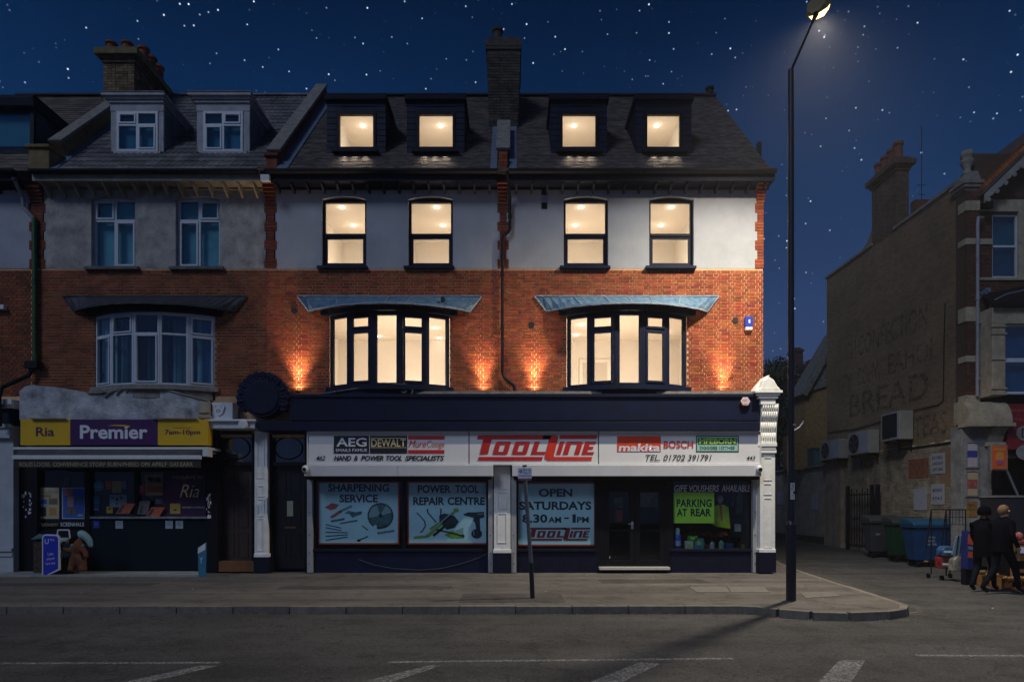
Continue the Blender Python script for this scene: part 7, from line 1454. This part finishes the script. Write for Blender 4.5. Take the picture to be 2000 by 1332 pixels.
    b = MB(); b.tube((.165, 0, 1.625), (.195, 0, 1.60), .012, .016, n=8); b.build('nose', M_SKIN, o, smooth=True)
    b = MB(); [b.tube((.150, sy * .035, 1.645), (.168, sy * .035, 1.645), .011, n=8) for sy in (-1, 1)]; b.build('eyes', M_LWHITE, o); b = MB(); b.box(.158, .176, -.025, .025, 1.565, 1.575); b.build('mouth', mat('lips', (.22, .08, .07), .6), o)
    if not hood:
        b = MB(); [b.tube((.06, sy * .088, 1.635), (.06, sy * .108, 1.64), .028, .022, n=10) for sy in (-1, 1)]; b.build('ears', M_SKIN, o, smooth=True)
    o.location = (x, y, zb); o.rotation_euler = (0, 0, rz); o.scale = (s, s, s); return o
person(X(1957, -3.0), -3.0, -.12, R(20), 'person in a dark jacket with short light brown hair striding to the right', stride=.34)
person(X(1921, -2.6), -2.6, -.12, R(35), 'person in a dark hooded coat walking beside the light haired walker', hood=True, stride=.26, s=.98)
# ------------------------------------------------------------------ goods round the corner shop
yk = -.6
TRL = thing('roll_cage_trolley', 'black wire roll cage trolley beside the blue bin', 'trolley', (X(1860, yk), yk, -.12))
b = MB(); xa, xb, z0, z1 = X(1838, yk), X(1886, yk), -.02, Z(995, yk)
for x_ in (xa + .12, xb): b.tube((x_ - .12 * (x_ == xb) * 0, yk, z0), (x_, yk, z1), .014, n=8); b.tube((x_, yk + .55, z0), (x_, yk + .55, z1), .014, n=8)
b.path([(xa, yk, z0 + .6), (xa + .12, yk, z1), (xb, yk, z1), (xb, yk + .55, z1), (xa + .12, yk + .55, z1), (xa, yk + .55, z0 + .6)], .014, 8); b.build('cage_frame', M_BLK, TRL)
b = MB()
for i in range(7): b.tube((xa + .12 + (xb - xa - .12) * i / 6, yk, z1 - .35), (xa + .12 + (xb - xa - .12) * i / 6, yk, z1), .006, n=5)
for zz in (z1 - .35, z1 - .18, .55, .3): b.tube((xa + .08, yk, zz), (xb, yk, zz), .007, n=5)
b.build('wire_mesh', M_BLK, TRL); b = MB(); [b.tube((x_, y_, -.06), (x_ + .04, y_, -.06), .06, n=12) for x_ in (xa, xb - .05) for y_ in (yk, yk + .5)]; b.build('wheels', M_BLK, TRL)
random.seed(8)
for i, (px, q0, q1, w_, c, lb) in enumerate(((1850, 1082, 1106, 18, (.16, .02, .02), 'red and blue wrapped pack low on the trolley'), (1852, 1066, 1082, 16, (.03, .07, .17), 'blue wrapped pack on top of the red one'), (1868, 1045, 1080, 12, (.10, .16, .22), 'pale blue folding chair back leaning on the trolley, left one'), (1886, 1048, 1110, 9, (.11, .15, .21), 'pale blue folding chair back leaning on the trolley, right one'), (1872, 1086, 1112, 12, (.16, .15, .13), 'crumpled grey bag at the foot of the trolley'))):
    y = yk - .15 - .05 * i; o = thing(('wrapped_pack', 'wrapped_pack', 'folding_chair', 'folding_chair', 'crumpled_bag')[i], lb, ('pack', 'pack', 'chair', 'chair', 'bag')[i], (X(px, y), y, -.1)); b = MB(); x0, x1, z0_, z1_ = X(px - w_ / 2 - 3, y), X(px + w_ / 2 + 3, y), Z(q1 + 4, y), Z(q0, y)
    if i in (2, 3):
        sk_ = .10; b.prism([(x0, z0_), (x1 - .06, z0_), (x1 + sk_, z1_ - .04), (x1 + sk_ - .05, z1_), (x0 + sk_ + .05, z1_), (x0 + sk_, z1_ - .05)], y, y + .03, 'y'); b.build('backrest', mat('chair_%d' % i, c, .5), o, bevel=.01)
        b = MB(); [b.tube((x0 + sk_ * k + .05, y - .01, z0_ - .3), (x0 + sk_ * 1.5 + .08 * k, y - .01, z1_), .011, n=6) for k in (0, 1, 2)]; b.build('frame_tube', M_BLK, o)
    else:
        b.prism([(x0, z0_), (x1, z0_), (x1 - .02, z1_ - .03), (x1 - .1, z1_), (x0 + .08, z1_ - .01), (x0 + .01, z1_ - .08)], y, y + .25, 'y'); b.build('wrapping', mat('pack_%d' % i, c, .4, .8, 9, .5, 20), o, bevel=.02)
        if i < 2: b = MB(); b.box(x0 + .03, x1 - .05, y - .004, y - .001, z0_ + .08, z0_ + .13); b.build('band', M_MINT, o)
y = -1.6; BS = thing('striped_bag', 'tall orange and blue printed bag standing behind the hooded person', 'bag', (X(1895, y), y, -.12)); b = MB(); x0, x1 = X(1889, y), X(1910, y); b.prism([(x0, Z(1112, y)), (x1, Z(1114, y)), (x1 - .02, Z(1040, y)), (x0 + .02, Z(1036, y))], y, y + .22, 'y'); b.build('bag_body', mat('bag_blue', (.010, .018, .11), .5, .3, 5), BS, bevel=.015)
for q0, q1, c in ((1042, 1062, (.42, .07, .03)), (1066, 1072, (.14, .18, .22)), (1076, 1088, (.42, .07, .03))): b = MB(); b.prism([(x0 + .01, Z(q1, y)), (x1 - .01, Z(q1 + 4, y)), (x1 - .03, Z(q0 + 3, y)), (x0 + .03, Z(q0, y))], y - .004, y - .001, 'y'); b.build('bag_print', mat('bagp_%d' % q0, c, .5), BS)
b = MB(); b.box(x0, x1, y + .05, y + .2, -.12, Z(1112, y)); b.build('bag_base', M_BLK, BS)
y = -2.0; ST = thing('market_stall_table', 'wooden crate table with pink goods at the right edge', 'stall table', (X(1990, y), y, -.12)); xa, xb = X(1977, y), X(2075, y)
M_WOOD = mat('crate_wood', (.22, .10, .03), .8, .3, 5, .4, 40)
b = MB(); b.box(xa, xb, y, y + .9, Z(1062, y), Z(1057, y)); b.build('table_top', mat('table_red_cloth', (.18, .05, .04), .9), ST)
for z0_, z1_ in ((1095, 1082), (1118, 1112), (1145, 1134), (1076, 1064)): b = MB(); b.box(xa + .03, xb, y + .02, y + .05, Z(z0_, y), Z(z1_, y)); b.build('crate_slat', M_WOOD, ST)
for xx in (xa, xa + .5): b = MB(); b.box(xx, xx + .06, y, y + .06, -.12, Z(1062, y)); b.build('table_leg', M_WOOD, ST)
b = MB(); b.box(xa + .06, xb, y + .05, y + .8, -.10, Z(1066, y)); b.build('crate_dark', M_BLK, ST); b = MB(); b.box(X(1988, y), X(2010, y), y - .004, y + .018, Z(1080, y), Z(1068, y)); b.build('price_card', M_LWHITE, ST)
for i in range(4): o = MB(); x_ = X(1984 + i * 9, y); o.lathe(x_, y + .3, [(.04, Z(1057, y)), (.09, Z(1050, y)), (.07, Z(1043, y)), (.02, Z(1040, y))], 10); tag(o.build('pink_fruit_pile', mat('pink_goods', (.32, .10, .09), .7, .4, 14), smooth=True), ('pinkish heap on the stall table nearest the light haired walker', 'pinkish heap on the stall table at the very edge of the photo', 'pinkish heap on the stall table just past the photo edge', 'pinkish heap at the far end of the stall table')[i], 'goods', 'pink heaps on the stall table')
y = -1.4; CB = thing('wooden_crate', 'open wooden crate leaning on the ground behind the walking people', 'crate', (X(1962, y), y, -.12)); b = MB(); b.frame(X(1948, y), X(1975, y), -.11, Z(1100, y), y, y + .3, .05); b.build('crate_frame', M_WOOD, CB); b = MB(); b.box(X(1950, y), X(1973, y), y + .06, y + .28, -.08, .10); b.build('crate_contents', mat('dark_greens', (.03, .035, .02), .9, .6, 12), CB)

# ------------------------------------------------------------------ thin night air that glows round the lamp
hz = MB(); hz.box(-158, 158, -70, 255, -2.2, 15.6); vm = bpy.data.materials.new('thin_haze'); vm.use_nodes = True; t = vm.node_tree; t.nodes.clear()
vo = t.nodes.new('ShaderNodeOutputMaterial'); pv_ = t.nodes.new('ShaderNodeVolumePrincipled'); pv_.inputs['Density'].default_value = .0007; pv_.inputs['Color'].default_value = (.9, .93, 1, 1); pv_.inputs['Anisotropy'].default_value = .2
t.links.new(pv_.outputs[0], vo.inputs['Volume']); kind(hz.build('haze', vm), 'stuff')

# a few more goods standing at the corner shop door
for i, (px, q0, q1, y, w_, c, lb) in enumerate(((1944, 1120, 1140, -1.7, .30, (.20, .10, .03), 'shallow fruit crate on the ground behind the striding walker'), (1932, 1098, 1112, -1.0, .26, (.10, .14, .03), 'small crate of greens beside the hooded person'), (1990, 1146, 1165, -2.35, .34, (.24, .12, .04), 'fruit crate on the ground under the stall table'))):
    o = thing('fruit_crate', lb, 'crate', (X(px, y), y, -.12)); x = X(px, y); b = MB(); b.frame(x - w_, x + w_, -.11, .12, y, y + .02, .035); b.build('front_slats', M_WOOD, o); b = MB(); b.box(x - w_, x - w_ + .02, y + .02, y + .35, -.11, .12); b.box(x + w_ - .02, x + w_, y + .02, y + .35, -.11, .12); b.box(x - w_, x + w_, y + .35, y + .37, -.11, .12); b.build('side_slats', M_WOOD, o)
    b = MB(); random.seed(i)
    for k in range(16): xx, yy = x + random.uniform(-w_ + .06, w_ - .06), y + random.uniform(.06, .3); b.lathe(xx, yy, [(.015, .02), (.045, .06), (.045, .10), (.015, .14)], 7)
    kind(b.build('produce', mat('produce_%d' % i, c, .5, .4, 20), o, smooth=True), 'stuff')
